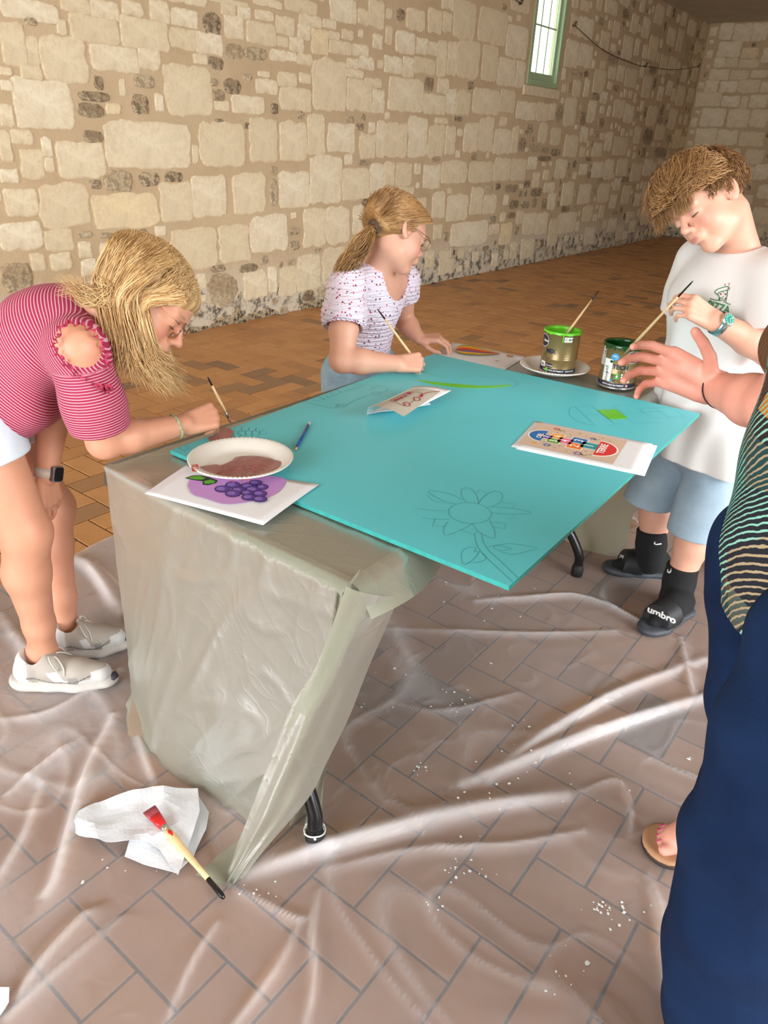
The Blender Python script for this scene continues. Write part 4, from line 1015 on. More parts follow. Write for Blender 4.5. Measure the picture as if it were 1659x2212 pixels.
# (angles grow to the right in the picture, seen from the camera)
M_DGREEN = plain('dark green paint', srgb(16, 66, 26), .22, vary=.15, scale=40)
M_SKYINK, M_LIME = plain('sky ink', srgb(52, 142, 196), .4), plain('lime ink', srgb(80, 180, 60), .4)
can1 = can('paint_can', 1203, 801, ZB + .0045, 'bronze paint can with bright green rim standing on a white plate', M_GREEN, 0)
can_oval(can1, 'brand_oval', -1.15, .100, .022, .018, M_NAVY); can_oval(can1, 'brand_oval_ring', -1.15, .100, .0235, .0195, M_LIGHTINK, .0006)
can_text(can1, 'dore', -.98, .101, .012, M_LIGHTINK, shear=.3)
can_text(can1, 'MIX', -.52, .072, .019, M_NAVY, .0007); can_text(can1, 'RS', -.85, .060, .014, M_BROWNINK, 0)
for k, s in enumerate(('de rénovation', 'pro', 'intérieur')): can_text(can1, s, -.78 + .08 * k, .050 - .0075 * k, .0055, M_NAVY, 0)
curved(can1, 'rating_label', .16, .62, .105, .120, M_LIGHTINK); can_text(can1, 'A+', .50, .1125, .011, M_DGREEN, .0004, .0012); can_text(can1, 'C', .27, .1125, .011, M_NAVY, .0002, .0012)
curved(can1, 'barcode_label', -1.2, -.78, .021, .037, M_LIGHTINK)
for k in range(7): curved(can1, 'barcode_bar', -1.12 + .04 * k, -1.10 + .04 * k, .024, .031, M_NAVY, .0011, 1)
curved(can1, 'brand_plate', -.66, -.32, .0225, .0335, M_NAVY); can_text(can1, 'Crown', -.49, .028, .0075, M_LIGHTINK, .0001, .0012)
for k in range(14): curved(can1, 'small_print', .16 + (.02 * (k % 3)), .62 - .05 * (k % 4), .099 - .0052 * k, .0998 - .0052 * k, M_BROWNINK, .0008)
can_text(can1, 'PEINTURES BATIMENT · PEINTURES', .1, .0128, .0068, M_LIGHTINK, .00015, .0009)
can_oval(can1, 'green_spill', -.62, .014, .004, .0075, M_GREEN, .0016); curved(can1, 'green_drip', .055, .105, .104, CH - .004, M_GREEN, .0022, 2)
can2 = can('paint_can', 1330, 831, ZB - .006, 'bronze paint can with dark green rim and white label reading vert', M_DGREEN, 0)
can_oval(can2, 'smell_oval', -.30, .098, .0125, .0105, M_SKYINK); can_text(can2, 'SMELL', -.30, .1, .0055, M_LIGHTINK, .0001, .0012)
can_oval(can2, 'brand_oval', .66, .100, .021, .017, M_NAVY); can_oval(can2, 'brand_oval_ring', .66, .100, .0225, .0185, M_LIGHTINK, .0006); can_text(can2, 'T', .55, .100, .016, M_LIGHTINK, .0004, .0012)
can_text(can2, 'TECH', .08, .068, .0185, M_NAVY, .0007); can_text(can2, 'VELOURS', .42, .053, .012, M_BROWNINK, 0)
curved(can2, 'three_in_one', -.18, .10, .033, .048, M_LIME); can_text(can2, '3 1', -.04, .0405, .012, M_NAVY, .0004, .0012); can_oval(can2, 'round_mark', -.03, .0405, .0035, .0035, M_LIGHTINK, .0014, 12)
for k in range(3): can_oval(can2, 'feature_dot', .22, .047 - .0075 * k, .0028, .003, M_LIGHTINK, .001, 10); curved(can2, 'small_print', .29, .6, .0462 - .0075 * k, .0478 - .0075 * k, M_BROWNINK, .0008)
curved(can2, 'hand_label', -.86, -.36, .0225, .0895, M_LIGHTINK); can_text(can2, 'Vert', -.62, .058, .013, M_NAVY, 0, .0012, .3, 1); can_text(can2, 'foncé', -.58, .037, .013, M_NAVY, 0, .0012, .3, 1)
can_oval(can2, 'green_smudge', -.44, .083, .005, .004, M_DGREEN, .0016, 9); can_oval(can2, 'green_smudge', -.72, .066, .0015, .0025, M_DGREEN, .0016, 8)
curved(can2, 'safety_label', -1.25, -.92, .100, .121, M_LIGHTINK)
for i in range(2):
    for j in range(2): curved(can2, 'safety_mark', -1.17 + .14 * i, -1.10 + .14 * i, .103 + .009 * j, .109 + .009 * j, M_NAVY, .0011, 1)
curved(can2, 'notice_label', -1.30, -.90, .066, .0975, M_LIGHTINK)
for k in range(8): curved(can2, 'small_print', -1.26, -.94, .0685 + .0036 * k, .0697 + .0036 * k, M_BROWNINK, .0011)
can_text(can2, '1L', -.14, .0255, .0125, M_NAVY, .0006); curved(can2, 'blue_mark', -.38, -.27, .0225, .0305, M_SKYINK)
curved(can2, 'barcode_label', .32, .70, .0225, .0400, M_LIGHTINK)
for k in range(7): curved(can2, 'barcode_bar', .38 + .04 * k, .40 + .04 * k, .026, .034, M_NAVY, .0011, 1)
can_text(can2, 'PEINTURES BATIMENT ·', -.15, .0128, .0068, M_LIGHTINK, .00015, .0009); curved(can2, 'flag_red', .62, .68, .0098, .0160, M_REDP); curved(can2, 'flag_white', .54, .62, .0098, .0160, M_LIGHTINK); curved(can2, 'seam', -.96, -.93, .007, CH - .006, M_TIN, .0012)
for k in range(9): can_oval(can2, 'green_drip', -1.2 + .27 * k, CH - .009, .003 + .002 * (k % 3), .004 + .002 * (k % 2), M_DGREEN, .0022, 9)

# --- brushes
M_HANDLE = plain('pale wooden handle', srgb(222, 190, 142), .45, vary=.08, scale=90)
M_BEND = plain('black dipped end', srgb(22, 18, 18), .3)
def brush(name, tip, end, r, label, wet, bl=.022, fl=.02, group='slim paint brushes', bw=1.0):
    tip, end = Vector(tip), Vector(end); d = (end - tip); L = d.length; d = d / L
    e = empty(name, tip, 0, label, 'paint brush', group)
    q = lambda s: tip + d * s
    tube('bristles', [q(0), q(bl * .5), q(bl)], [r * .3, r * 1.0, r * .95], wet, e, 10)
    tube('ferrule', [q(bl), q(bl + fl)], [r * .95, r * .9], M_TIN, e, 10)
    tube('handle', [q(bl + fl), q(L * .35), q(L * .6), q(L * .84)], [r * .9, r * 1.25, r * 1.05, r * .8], M_HANDLE, e, 10)
    tube('black_end', [q(L * .84), q(L * .97), q(L)], [r * .8, r * .65, r * .3], M_BEND, e, 10)
    return e
c1 = can1.location
brush('paint_brush', c1 + Vector((-.012, .0, .075)), at(1293, 628, c1.y + .07), .0034, 'slim wooden brush with dark end standing in the bright green can', M_GREEN)

# --- floor: crumpled towel, flat brush, scrap
M_TOWEL = plain('paper towel', srgb(216, 219, 224), .9, vary=.02, bump=.25, scale=50)
def crumple(name, outline, z0, amp, seed, mat, parent, zs=None, th=.0008):
    P = [atz(x, y, z0) for x, y in outline]; b = bmesh.new()
    vs = [b.verts.new(p) for p in P]; b.faces.new(vs)
    bmesh.ops.triangulate(b, faces=list(b.faces))
    for _ in range(4): bmesh.ops.subdivide_edges(b, edges=[e_ for e_ in b.edges if e_.calc_length() > .018], cuts=1, use_grid_fill=True); bmesh.ops.triangulate(b, faces=list(b.faces))
    for v in b.verts:
        x, y = v.co.x, v.co.y
        h = amp * (1 - abs(mnoise.noise(Vector((x * 9, y * 9, seed))))) ** 2 + amp * .4 * mnoise.noise(Vector((x * 23, y * 23, seed)))
        v.co.z = z0 + max(.0, h) + (zs(x, y) if zs else 0)
    bmesh.ops.recalc_face_normals(b, faces=list(b.faces))
    r = bmesh.ops.solidify(b, geom=list(b.faces), thickness=th)
    me = bpy.data.meshes.new(name); inv = wmat(parent).inverted(); b.transform(inv); b.to_mesh(me); b.free()
    return link_mesh(name, me, mat, parent, False)
tw_ = empty('paper_towel', atz(330, 1790), 0, 'crumpled white paper towel under the red-banded brush on the floor sheet', 'paper towel')
crumple('under_fold', [(270, 1855), (283, 1815), (330, 1790), (425, 1720), (452, 1760), (446, 1800), (425, 1840), (418, 1860), (382, 1896), (310, 1872)], .006, .012, 3.0, M_TOWEL, tw_)
crumple('top_fold', [(155, 1778), (165, 1762), (205, 1738), (290, 1714), (330, 1705), (428, 1708), (432, 1760), (420, 1800), (400, 1850), (385, 1895), (366, 1868), (345, 1838), (315, 1822), (230, 1824), (170, 1808), (152, 1796)], .020, .012, 8.0, M_TOWEL, tw_)
scr = empty('paper_scrap', atz(5, 2165), 0, 'small white paper scrap at the lower left edge on the floor sheet', 'paper scrap')
crumple('scrap', [(-60, 2140), (22, 2138), (20, 2168), (2, 2195), (-60, 2205)], .012, .01, 4.0, M_TOWEL, scr)
# flat brush with painted red band
zb = .041
t0, t1 = atz(322, 1748, zb), atz(484, 1940, .014)
d = (t1 - t0); L = d.length; d = d / L; sd = d.cross(Vector((0, 0, 1))).normalized()
fb = empty('flat_brush', t0, 0, 'flat brush with paint-red ferrule and pale handle lying on the paper towel', 'paint brush')
def flat_bar(name, stations, mat):
    V, F = [], []; n = 12; up = sd.cross(d)
    for s, w, h in stations:
        c = t0 + d * s
        for k in range(n): a = 2 * PI * k / n; V.append(c + sd * (w * math.copysign(abs(math.cos(a)) ** .6, math.cos(a))) + up * (h * math.copysign(abs(math.sin(a)) ** .6, math.sin(a))))
    for i in range(len(stations) - 1):
        for k in range(n): a = i * n + k; b = i * n + (k + 1) % n; F.append((a, b, b + n, a + n))
    F += [tuple(range(n))[::-1], tuple((len(stations) - 1) * n + k for k in range(n))]
    return mesh(name, V, F, mat, fb, True, True)
flat_bar('bristles', [(0, .0145, .0015), (.012, .014, .004), (.024, .0125, .005)], plain('mauve stained bristles', srgb(150, 62, 74), .5, vary=.2, scale=120))
flat_bar('ferrule', [(.022, .0125, .0055), (.04, .0105, .006), (.054, .0075, .0065)], M_REDP); flat_bar('ferrule_end', [(.054, .0076, .0066), (.064, .0066, .0064)], M_TIN)
flat_bar('handle', [(.064, .0062, .006), (.085, .0082, .0075), (.12, .0075, .007), (.17, .0052, .0052), (L * .80, .0046, .0046)], M_HANDLE); flat_bar('black_end', [(L * .80, .0046, .0046), (L * .97, .0050, .0050), (L, .0032, .0032)], M_BEND)
v, f = tube_geo([t0 + d * .072 + Vector((0, 0, .0062)) , t0 + d * .078 + Vector((0, 0, .0068)), t0 + d * .09 + Vector((0, 0, .0066))], [.002, .0042, .002], 10, flat=.4); mesh('red_spot', v, f, M_REDP, fb, True, True)

# ================================================================== PEOPLE: smooth solid modelling
class Grid:
    """distance field sampled on a box; shapes are blended in smoothly, then meshed"""
    def __init__(self, lo, hi, h):
        self.lo = np.array(lo, float); self.h = h
        self.n = np.ceil((np.array(hi, float) - self.lo) / h).astype(int) + 1
        self.d = np.full(self.n, .2, np.float32)
    def blk(self, lo, hi):
        a = np.clip(np.floor((np.array(lo) - self.lo) / self.h).astype(int), 0, self.n); b = np.clip(np.ceil((np.array(hi) - self.lo) / self.h).astype(int) + 1, 0, self.n)
        if (b <= a).any(): return None, None
        ax = [(self.lo[i] + np.arange(a[i], b[i]) * self.h).astype(np.float32) for i in range(3)]
        return tuple(slice(a[i], b[i]) for i in range(3)), (ax[0][:, None, None], ax[1][None, :, None], ax[2][None, None, :])
    def _add(self, sl, dist, k, mode):
        a = self.d[sl]
        if mode == 'add':
            if k <= 0: self.d[sl] = np.minimum(a, dist); return
            h = np.clip(.5 + .5 * (a - dist) / k, 0, 1); self.d[sl] = a * (1 - h) + dist * h - k * h * (1 - h)
        else:                                               # carve
            if k <= 0: self.d[sl] = np.maximum(a, -dist); return
            b = -dist; h = np.clip(.5 + .5 * (b - a) / k, 0, 1); self.d[sl] = a * (1 - h) + b * h + k * h * (1 - h)
    def cone(self, a, b, ra, rb, k=.01, mode='add', flat=None):
        """tapered capsule; flat = (direction, factor) squeezes it along a direction"""
        a, b = np.array(a, float), np.array(b, float); R = max(ra, rb) + max(k, .004) + 2 * self.h
        sl, X = self.blk(np.minimum(a, b) - R, np.maximum(a, b) + R)
        if sl is None: return self
        ab = b - a; L2 = ab @ ab + 1e-12
        px, py, pz = X[0] - a[0], X[1] - a[1], X[2] - a[2]
        if flat is not None:
            nn = np.array(flat[0], float); nn -= ab * (nn @ ab) / L2; nn /= np.linalg.norm(nn); s = flat[1] - 1
            q = (px * nn[0] + py * nn[1] + pz * nn[2]) * s; px, py, pz = px + q * nn[0], py + q * nn[1], pz + q * nn[2]
        t = np.clip((px * ab[0] + py * ab[1] + pz * ab[2]) / L2, 0, 1)
        d = np.sqrt((px - t * ab[0]) ** 2 + (py - t * ab[1]) ** 2 + (pz - t * ab[2]) ** 2) - (ra + (rb - ra) * t)
        if flat is not None and flat[1] > 1: d = d / (1 + (flat[1] - 1) * .5)
        self._add(sl, d.astype(np.float32), k, mode); return self
    def chain(self, pts, rad, k=.004, mode='add', flat=None):
        for i in range(len(pts) - 1): self.cone(pts[i], pts[i + 1], rad[i], rad[i + 1], k, mode, flat)
        return self
    def ell(self, c, r, M=None, k=.01, mode='add'):
        c = np.array(c, float); r = np.array(r, float); R = r.max() + max(k, .004) + 2 * self.h
        sl, X = self.blk(c - R, c + R)
        if sl is None: return self
        p = [X[i] - c[i] for i in range(3)]
        if M is not None:
            M = np.array(M)[:3, :3]                           # columns are the local axes
            p = [p[0] * M[0, i] + p[1] * M[1, i] + p[2] * M[2, i] for i in range(3)]
        k0 = np.sqrt(sum((p[i] / r[i]) ** 2 for i in range(3))); k1 = np.sqrt(sum((p[i] / r[i] ** 2) ** 2 for i in range(3))) + 1e-9
        d = k0 * (k0 - 1) / k1; d = np.where(k0 < .05, -r.min(), d)
        self._add(sl, d.astype(np.float32), k, mode); return self
    def half(self, p, n, k=.0, lo=None, hi=None):
        """keep only the side that -n points to (inside an optional box)"""
        n = np.array(n, float); n /= np.linalg.norm(n); p = np.array(p, float)
        sl, X = self.blk(self.lo if lo is None else lo, self.lo + self.n * self.h if hi is None else hi)
        if sl is None: return self
        d = (X[0] - p[0]) * n[0] + (X[1] - p[1]) * n[1] + (X[2] - p[2]) * n[2]
        self._add(sl, (-d).astype(np.float32), k, 'carve'); return self
    def mesh(self, name, mat=None, parent=None, warp=None):
        d = self.d; s = d < 0
        nx, ny, nz = d.shape
        cnt = np.zeros((nx - 1, ny - 1, nz - 1), np.uint8)
        for i in (0, 1):
            for j in (0, 1):
                for k in (0, 1): cnt += s[i:nx - 1 + i, j:ny - 1 + j, k:nz - 1 + k]
        act = np.argwhere((cnt > 0) & (cnt < 8)); del cnt
        vid = np.full((nx - 1, ny - 1, nz - 1), -1, np.int32); vid[act[:, 0], act[:, 1], act[:, 2]] = np.arange(len(act))
        co = np.array([(i, j, k) for i in (0, 1) for j in (0, 1) for k in (0, 1)])
        val = np.stack([d[act[:, 0] + c[0], act[:, 1] + c[1], act[:, 2] + c[2]] for c in co], 1)
        acc = np.zeros((len(act), 3)); num = np.zeros(len(act))
        for a in range(8):
            for b in range(a + 1, 8):
                if np.abs(co[a] - co[b]).sum() != 1: continue
                va, vb = val[:, a], val[:, b]; m = (va < 0) != (vb < 0)
                t = np.where(m, va / np.where(va == vb, 1, va - vb), 0)
                acc += np.where(m[:, None], co[a] + (co[b] - co[a]) * t[:, None], 0); num += m
        P = self.lo + (act + acc / num[:, None]) * self.h
        Fs = []
        for ax in range(3):
            o = [q for q in range(3) if q != ax]
            A = np.swapaxes(np.swapaxes(s, 0, ax), 0, 0)
            s0 = np.moveaxis(s, ax, 0); ch = s0[:-1] != s0[1:]
            e = np.argwhere(ch); e = e[(e[:, 1] > 0) & (e[:, 2] > 0) & (e[:, 1] < s0.shape[1] - 1) & (e[:, 2] < s0.shape[2] - 1)]
            if not len(e): continue
            inside = s0[e[:, 0], e[:, 1], e[:, 2]]
            vm = np.moveaxis(vid, ax, 0)
            q = np.stack([vm[e[:, 0], e[:, 1] - 1, e[:, 2] - 1], vm[e[:, 0], e[:, 1], e[:, 2] - 1], vm[e[:, 0], e[:, 1], e[:, 2]], vm[e[:, 0], e[:, 1] - 1, e[:, 2]]], 1)
            flip = inside if ax != 1 else ~inside
            q[~flip] = q[~flip][:, ::-1]
            Fs.append(q)
        Fq = np.concatenate(Fs); Fq = Fq[(Fq >= 0).all(1)]
        # one light smoothing pass
        for _ in range(2):
            S = np.zeros_like(P); C_ = np.zeros(len(P))
            for a, b in ((0, 1), (1, 2), (2, 3), (3, 0)):
                np.add.at(S, Fq[:, a], P[Fq[:, b]]); np.add.at(C_, Fq[:, a], 1)
            P = P * .5 + .5 * S / np.maximum(C_, 1)[:, None]
        if warp is not None: P = warp(P)
        me = bpy.data.meshes.new(name)
        me.vertices.add(len(P)); me.vertices.foreach_set('co', P.astype(np.float32).ravel())
        me.loops.add(len(Fq) * 4); me.loops.foreach_set('vertex_index', Fq.astype(np.int32).ravel())
        me.polygons.add(len(Fq)); me.polygons.foreach_set('loop_start', np.arange(0, len(Fq) * 4, 4, dtype=np.int32))
        me.update(calc_edges=True); me.validate()
        if parent is not None:
            me.transform(wmat(parent).inverted())
        o = link_mesh(name, me, mat, parent, True)
        o['_w'] = 1; del o['_w']
        return o, P
def V3(*a): return np.array(a, float)
def A3(v): return np.array((v[0], v[1], v[2]), float)
def unit(v): v = A3(v); return v / np.linalg.norm(v)
def frame(F, U):
    """columns: forward, left, up"""
    F = unit(F); L = np.cross(A3(U), F); L /= np.linalg.norm(L); U = np.cross(F, L); return np.stack([F, L, U], 1)
CR_, CU_, CW_ = A3(CAM_R), A3(CAM_U), A3(CAM_W)
def face_dir(right, down, away): return unit(CR_ * right - CU_ * down + CW_ * away)

def head(g, C, M, s=1.0, ear_k=.004, ears=True, mouth=1.0):
    """head blended into the body field; local axes: x forward, y left, z up"""
    C = A3(C); P = lambda x, y, z: C + M @ (V3(x, y, z) * s)
    E = lambda c, r, k=.012, mode='add', MM=M: g.ell(P(*c), V3(*r) * s, MM, k * s, mode)
    K = lambda a, b, ra, rb, k=.008, mode='add': g.cone(P(*a), P(*b), ra * s, rb * s, k * s, mode)
    E((-.014, 0, .034), (.092, .073, .078), .02)
    E((.022, 0, -.022), (.058, .060, .082), .03)
    K((.004, .022, -.062), (.052, .008, -.090), .034, .019, .02); K((.004, -.022, -.062), (.052, -.008, -.090), .034, .019, .02)
    E((.064, 0, -.092), (.016, .017, .015), .014)
    for q in (-1, 1): E((.046, q * .034, -.036), (.030, .026, .032), .02)
    E((.046, 0, .034), (.043, .056, .042), .025)
    for q in (-1, 1): E((.099, q * .032, .000), (.018, .021, .015), .014, 'carve')
    for q in (-1, 1): E((.0715, q * .031, -.002), (.0150, .0165, .0135), .006)          # lids over the eyeballs
    for q in (-1, 1): K((.088, q * .014, .018), (.078, q * .046, .017), .0065, .005, .010)  # brows
    K((.084, 0, .006), (.103, 0, -.026), .0075, .0095, .010); E((.104, 0, -.029), (.0095, .0095, .0085), .006)
    for q in (-1, 1): E((.093, q * .0105, -.033), (.0090, .0062, .0068), .006)
    for q in (-1, 1): E((.099, q * .0065, -.0395), (.0050, .0030, .0030), .003, 'carve')
    E((.0835, 0, -.057), (.014, .024, .017), .016)
    E((.0905, 0, -.0545), (.0085, .0190, .0052), .005); E((.0885, 0, -.0645), (.0085, .0165, .0060), .005)
    K((.098, -.018, -.0600), (.098, .018, -.0600), .0022, .0022, .002, 'carve')
    E((.088, 0, -.0775), (.008, .018, .0055), .006, 'carve')
    if ears:
        for q in (-1, 1):
            Me = M @ np.array(Matrix.Rotation(q * -.35, 3, 'Z') @ Matrix.Rotation(-.15, 3, 'Y'))
            E((-.010, q * .074, -.004), (.020, .0075, .031), ear_k, 'add', Me); E((-.005, q * .083, .001), (.0125, .0085, .0205), .003, 'carve', Me); E((.004, q * .074, -.010), (.005, .004, .008), .003, 'add', Me)
            E((-.006, q * .0735, -.026), (.010, .0065, .010), .004, 'add', Me)
    return P
def hand(g, W, X, Z, right, s=.85, curl=((30, 35, 20),) * 4, spread=0.0, thumb=((35, -25), (20, -20), (10, -10)), palm_k=.008):
    """W wrist, X towards the knuckles, Z back of the hand. Returns finger tips (index .. little, thumb)"""
    X = unit(X); Z = A3(Z); Z = unit(Z - X * (Z @ X)); Y = np.cross(Z, X) * (1 if right else -1); W = A3(W)
    P = lambda x, y, z: W + (X * x + Y * y + Z * z) * s
    kn = [(.080, .027), (.084, .0085), (.080, -.0100), (.072, -.0270)]
    ln = [(.040, .024, .019), (.044, .028, .020), (.041, .026, .019), (.032, .019, .017)]
    rd = [.0088, .0090, .0086, .0076]
    for (x, y), r in zip(kn, rd): g.cone(P(.004, y * .62, -.001), P(x, y, 0), .0150 * s, .0118 * s, palm_k * s)
    g.cone(P(.018, .012, -.008), P(.055, .012, -.007), .014 * s, .011 * s, .008); g.cone(P(.018, -.014, -.008), P(.055, -.017, -.007), .014 * s, .011 * s, .008)
    tips = []
    for i in range(4):
        x, y = kn[i]; p = P(x, y, 0); a = 0; sp = spread * (1.5 - i) * .12
        for j in range(3):
            a += math.radians(curl[i][j]); d = X * math.cos(a) * math.cos(sp) + Y * math.sin(sp) - Z * math.sin(a)
            q = p + d * ln[i][j] * s; r0 = rd[i] * (1 - .10 * j) * s; r1 = rd[i] * (1 - .10 * (j + 1)) * s
            g.cone(p, q, r0, r1, .0022 if j else .004); p = q
        tips.append(p)
    p = P(.014, .020, -.006); q = P(.020, .018, -.010); a = thumb
    seg = [.040, .031, .024]; rr = [.0130, .0100, .0090, .0075]
    for j in range(3):
        yaw, pit = math.radians(a[j][0]), math.radians(a[j][1])
        d = X * math.cos(yaw) * math.cos(pit) + Y * math.sin(yaw) * math.cos(pit) + Z * math.sin(pit)
        q = p + d * seg[j] * s; g.cone(p, q, rr[j] * s, rr[j + 1] * s, .006 if j == 0 else .0025); p = q
    tips.append(p); return tips

def skin_mat(name, base, deep):
    t = NT(name)
    n1 = t.noise(14, 4, .6); n2 = t.noise(220, 3, .6)
    c = t.ramp(n1, [(.3, base), (.75, tuple(base[i] * .55 + deep[i] * .45 for i in range(3)) + (1,))])
    lips = t.attr('lips'); c = t.mix(lips, c, srgb(190, 112, 104)); c = t.mix(t.attr('brow'), c, srgb(150, 112, 78))
    c = t.mix(t.math('MULTIPLY', t.attr('blush'), .5), c, srgb(226, 142, 122))
    t.set(Base_Color=c, Roughness=.5)
    t.bump(n2, .08, .001); return t.m
def face_attrs(o, Pw, C, M, s):
    """colour regions of the face as vertex attributes"""
    q = (Pw - A3(C)) @ M / s; x, y, z = q[:, 0], q[:, 1], q[:, 2]
    sst = lambda v: np.clip(v, 0, 1)
    lips = sst(1.6 - 1.6 * np.sqrt((y / .019) ** 2 + ((z + .0600) / .0085) ** 2)) * (x > .07)
    brow = np.zeros(len(x)); blush = np.zeros(len(x))
    for e in (-1, 1):
        brow = np.maximum(brow, sst(1.5 - 1.5 * np.sqrt(((y - e * .031) / .019) ** 2 + ((z - .0205 + 6 * (np.abs(y) - .031) ** 2) / .0035) ** 2)) * (x > .06))
        blush = np.maximum(blush, sst(1 - np.sqrt(((y - e * .040) / .030) ** 2 + ((z + .035) / .024) ** 2)) * (x > .03))
        blush = np.maximum(blush, .8 * sst(1 - np.sqrt(((y - e * .078) / .012) ** 2 + ((z + .002) / .032) ** 2 + ((x + .008) / .03) ** 2)))
    blush = np.maximum(blush, .6 * sst(1 - np.sqrt((y / .012) ** 2 + ((z + .030) / .014) ** 2)) * (x > .09))
    for n, v in (('lips', lips * .8), ('brow', brow * .75), ('blush', blush)): set_attr(o.data, n, v)
def lashes(P, parent, mat, near):
    """dark lash line of the lowered lids"""
    for q in near:
        pts = [P(.0862 - .0016 * abs(k) ** 2, q * .031 + k * .0058, -.0095 - .0012 * (1 - (k / 2.2) ** 2)) for k in (-2.2, -1.5, -.8, 0, .8, 1.5, 2.2)]
        tube('eyelash', pts, [.0006, .0012, .0014, .0014, .0014, .0012, .0006], mat, parent, 6)

def hair_mat(name, dark, mid, light):
    t = NT(name); r = t.attr('lock')
    c = t.ramp(r, [(0, dark), (.45, mid), (1, light)])
    c = t.mix(t.math('MULTIPLY', t.noise(160, 3), .35), c, dark)
    t.set(Base_Color=c, Roughness=.42, Specular_IOR_Level=.5); return t.m
def strands(name, curves, mat, parent, n=4):
    """curves: list of (points, radius, tone) -> one hair mesh"""
    V, F, T = [], [], []
    for pts, r, tn in curves:
        k = len(V); m = len(pts)
        rad = [r * (.55 + .45 * min(1, 4 * i / m)) * (1 - .85 * (i / (m - 1)) ** 3) for i in range(m)]
        tube_geo(pts, rad, n, False, V, F); T += [tn] * (len(V) - k)
    o = mesh(name, V, F, mat, parent, True, True); set_attr(o.data, 'lock', T); return o
def cloth_attr(o, name, vals): set_attr(o.data, name, vals)

M_SKIN = skin_mat('skin light tan', srgb(212, 154, 124), srgb(194, 126, 100))
M_SKIN_PALE = skin_mat('skin fair', srgb(216, 164, 140), srgb(198, 138, 114))
M_LASH = plain('eyelashes', srgb(70, 48, 36), .6)
M_GLASS_RIM = plain('rose gold wire', srgb(196, 140, 120), .25, .9)
M_LENS = NT('spectacle lens'); M_LENS.n.remove(M_LENS.b)
_a, _b, _m = M_LENS.new('ShaderNodeBsdfTransparent'), M_LENS.new('ShaderNodeBsdfGlossy'), M_LENS.new('ShaderNodeMixShader')
_b.inputs['Roughness'].default_value = .03; _m.inputs[0].default_value = .10; M_LENS.link(_a.outputs[0], _m.inputs[1]); M_LENS.link(_b.outputs[0], _m.inputs[2]); M_LENS.link(_m.outputs[0], M_LENS.out.inputs['Surface']); M_LENS = M_LENS.m
def glasses(P, M, s, parent, tail=.015):
    ga = mesh('glasses', *tube_geo([P(.103, y, .001 + .002 * math.cos(y * 180)) for y in np.linspace(-.009, .009, 7)], .0011, 6), M_GLASS_RIM, parent, True, True)
    for q in (-1, 1):
        c = (.0985, q * .030, -.004)
        ring = [P(c[0] + .010 * abs(math.cos(t)) ** 2 * -q * math.copysign(1, math.cos(t)) * .35 * q, c[1] + .022 * math.cos(t), c[2] + .0195 * math.sin(t)) for t in np.linspace(0, 2 * PI, 25)]
        tube('rim', ring, .0011, M_GLASS_RIM, ga, 6)
        mesh('lens', [P(c[0], c[1], c[2])] + ring[:-1], [(0, 1 + k, 1 + (k + 1) % 24) for k in range(24)], M_LENS, ga, True, True)
        tube('temple', [P(.094, q * .053, .004), P(.085, q * .066, .006), P(.04, q * .0735, .008), P(-.005, q * .078, .012), P(-.022, q * .078, -.004)], .0012, M_GLASS_RIM, ga, 6)
    return ga
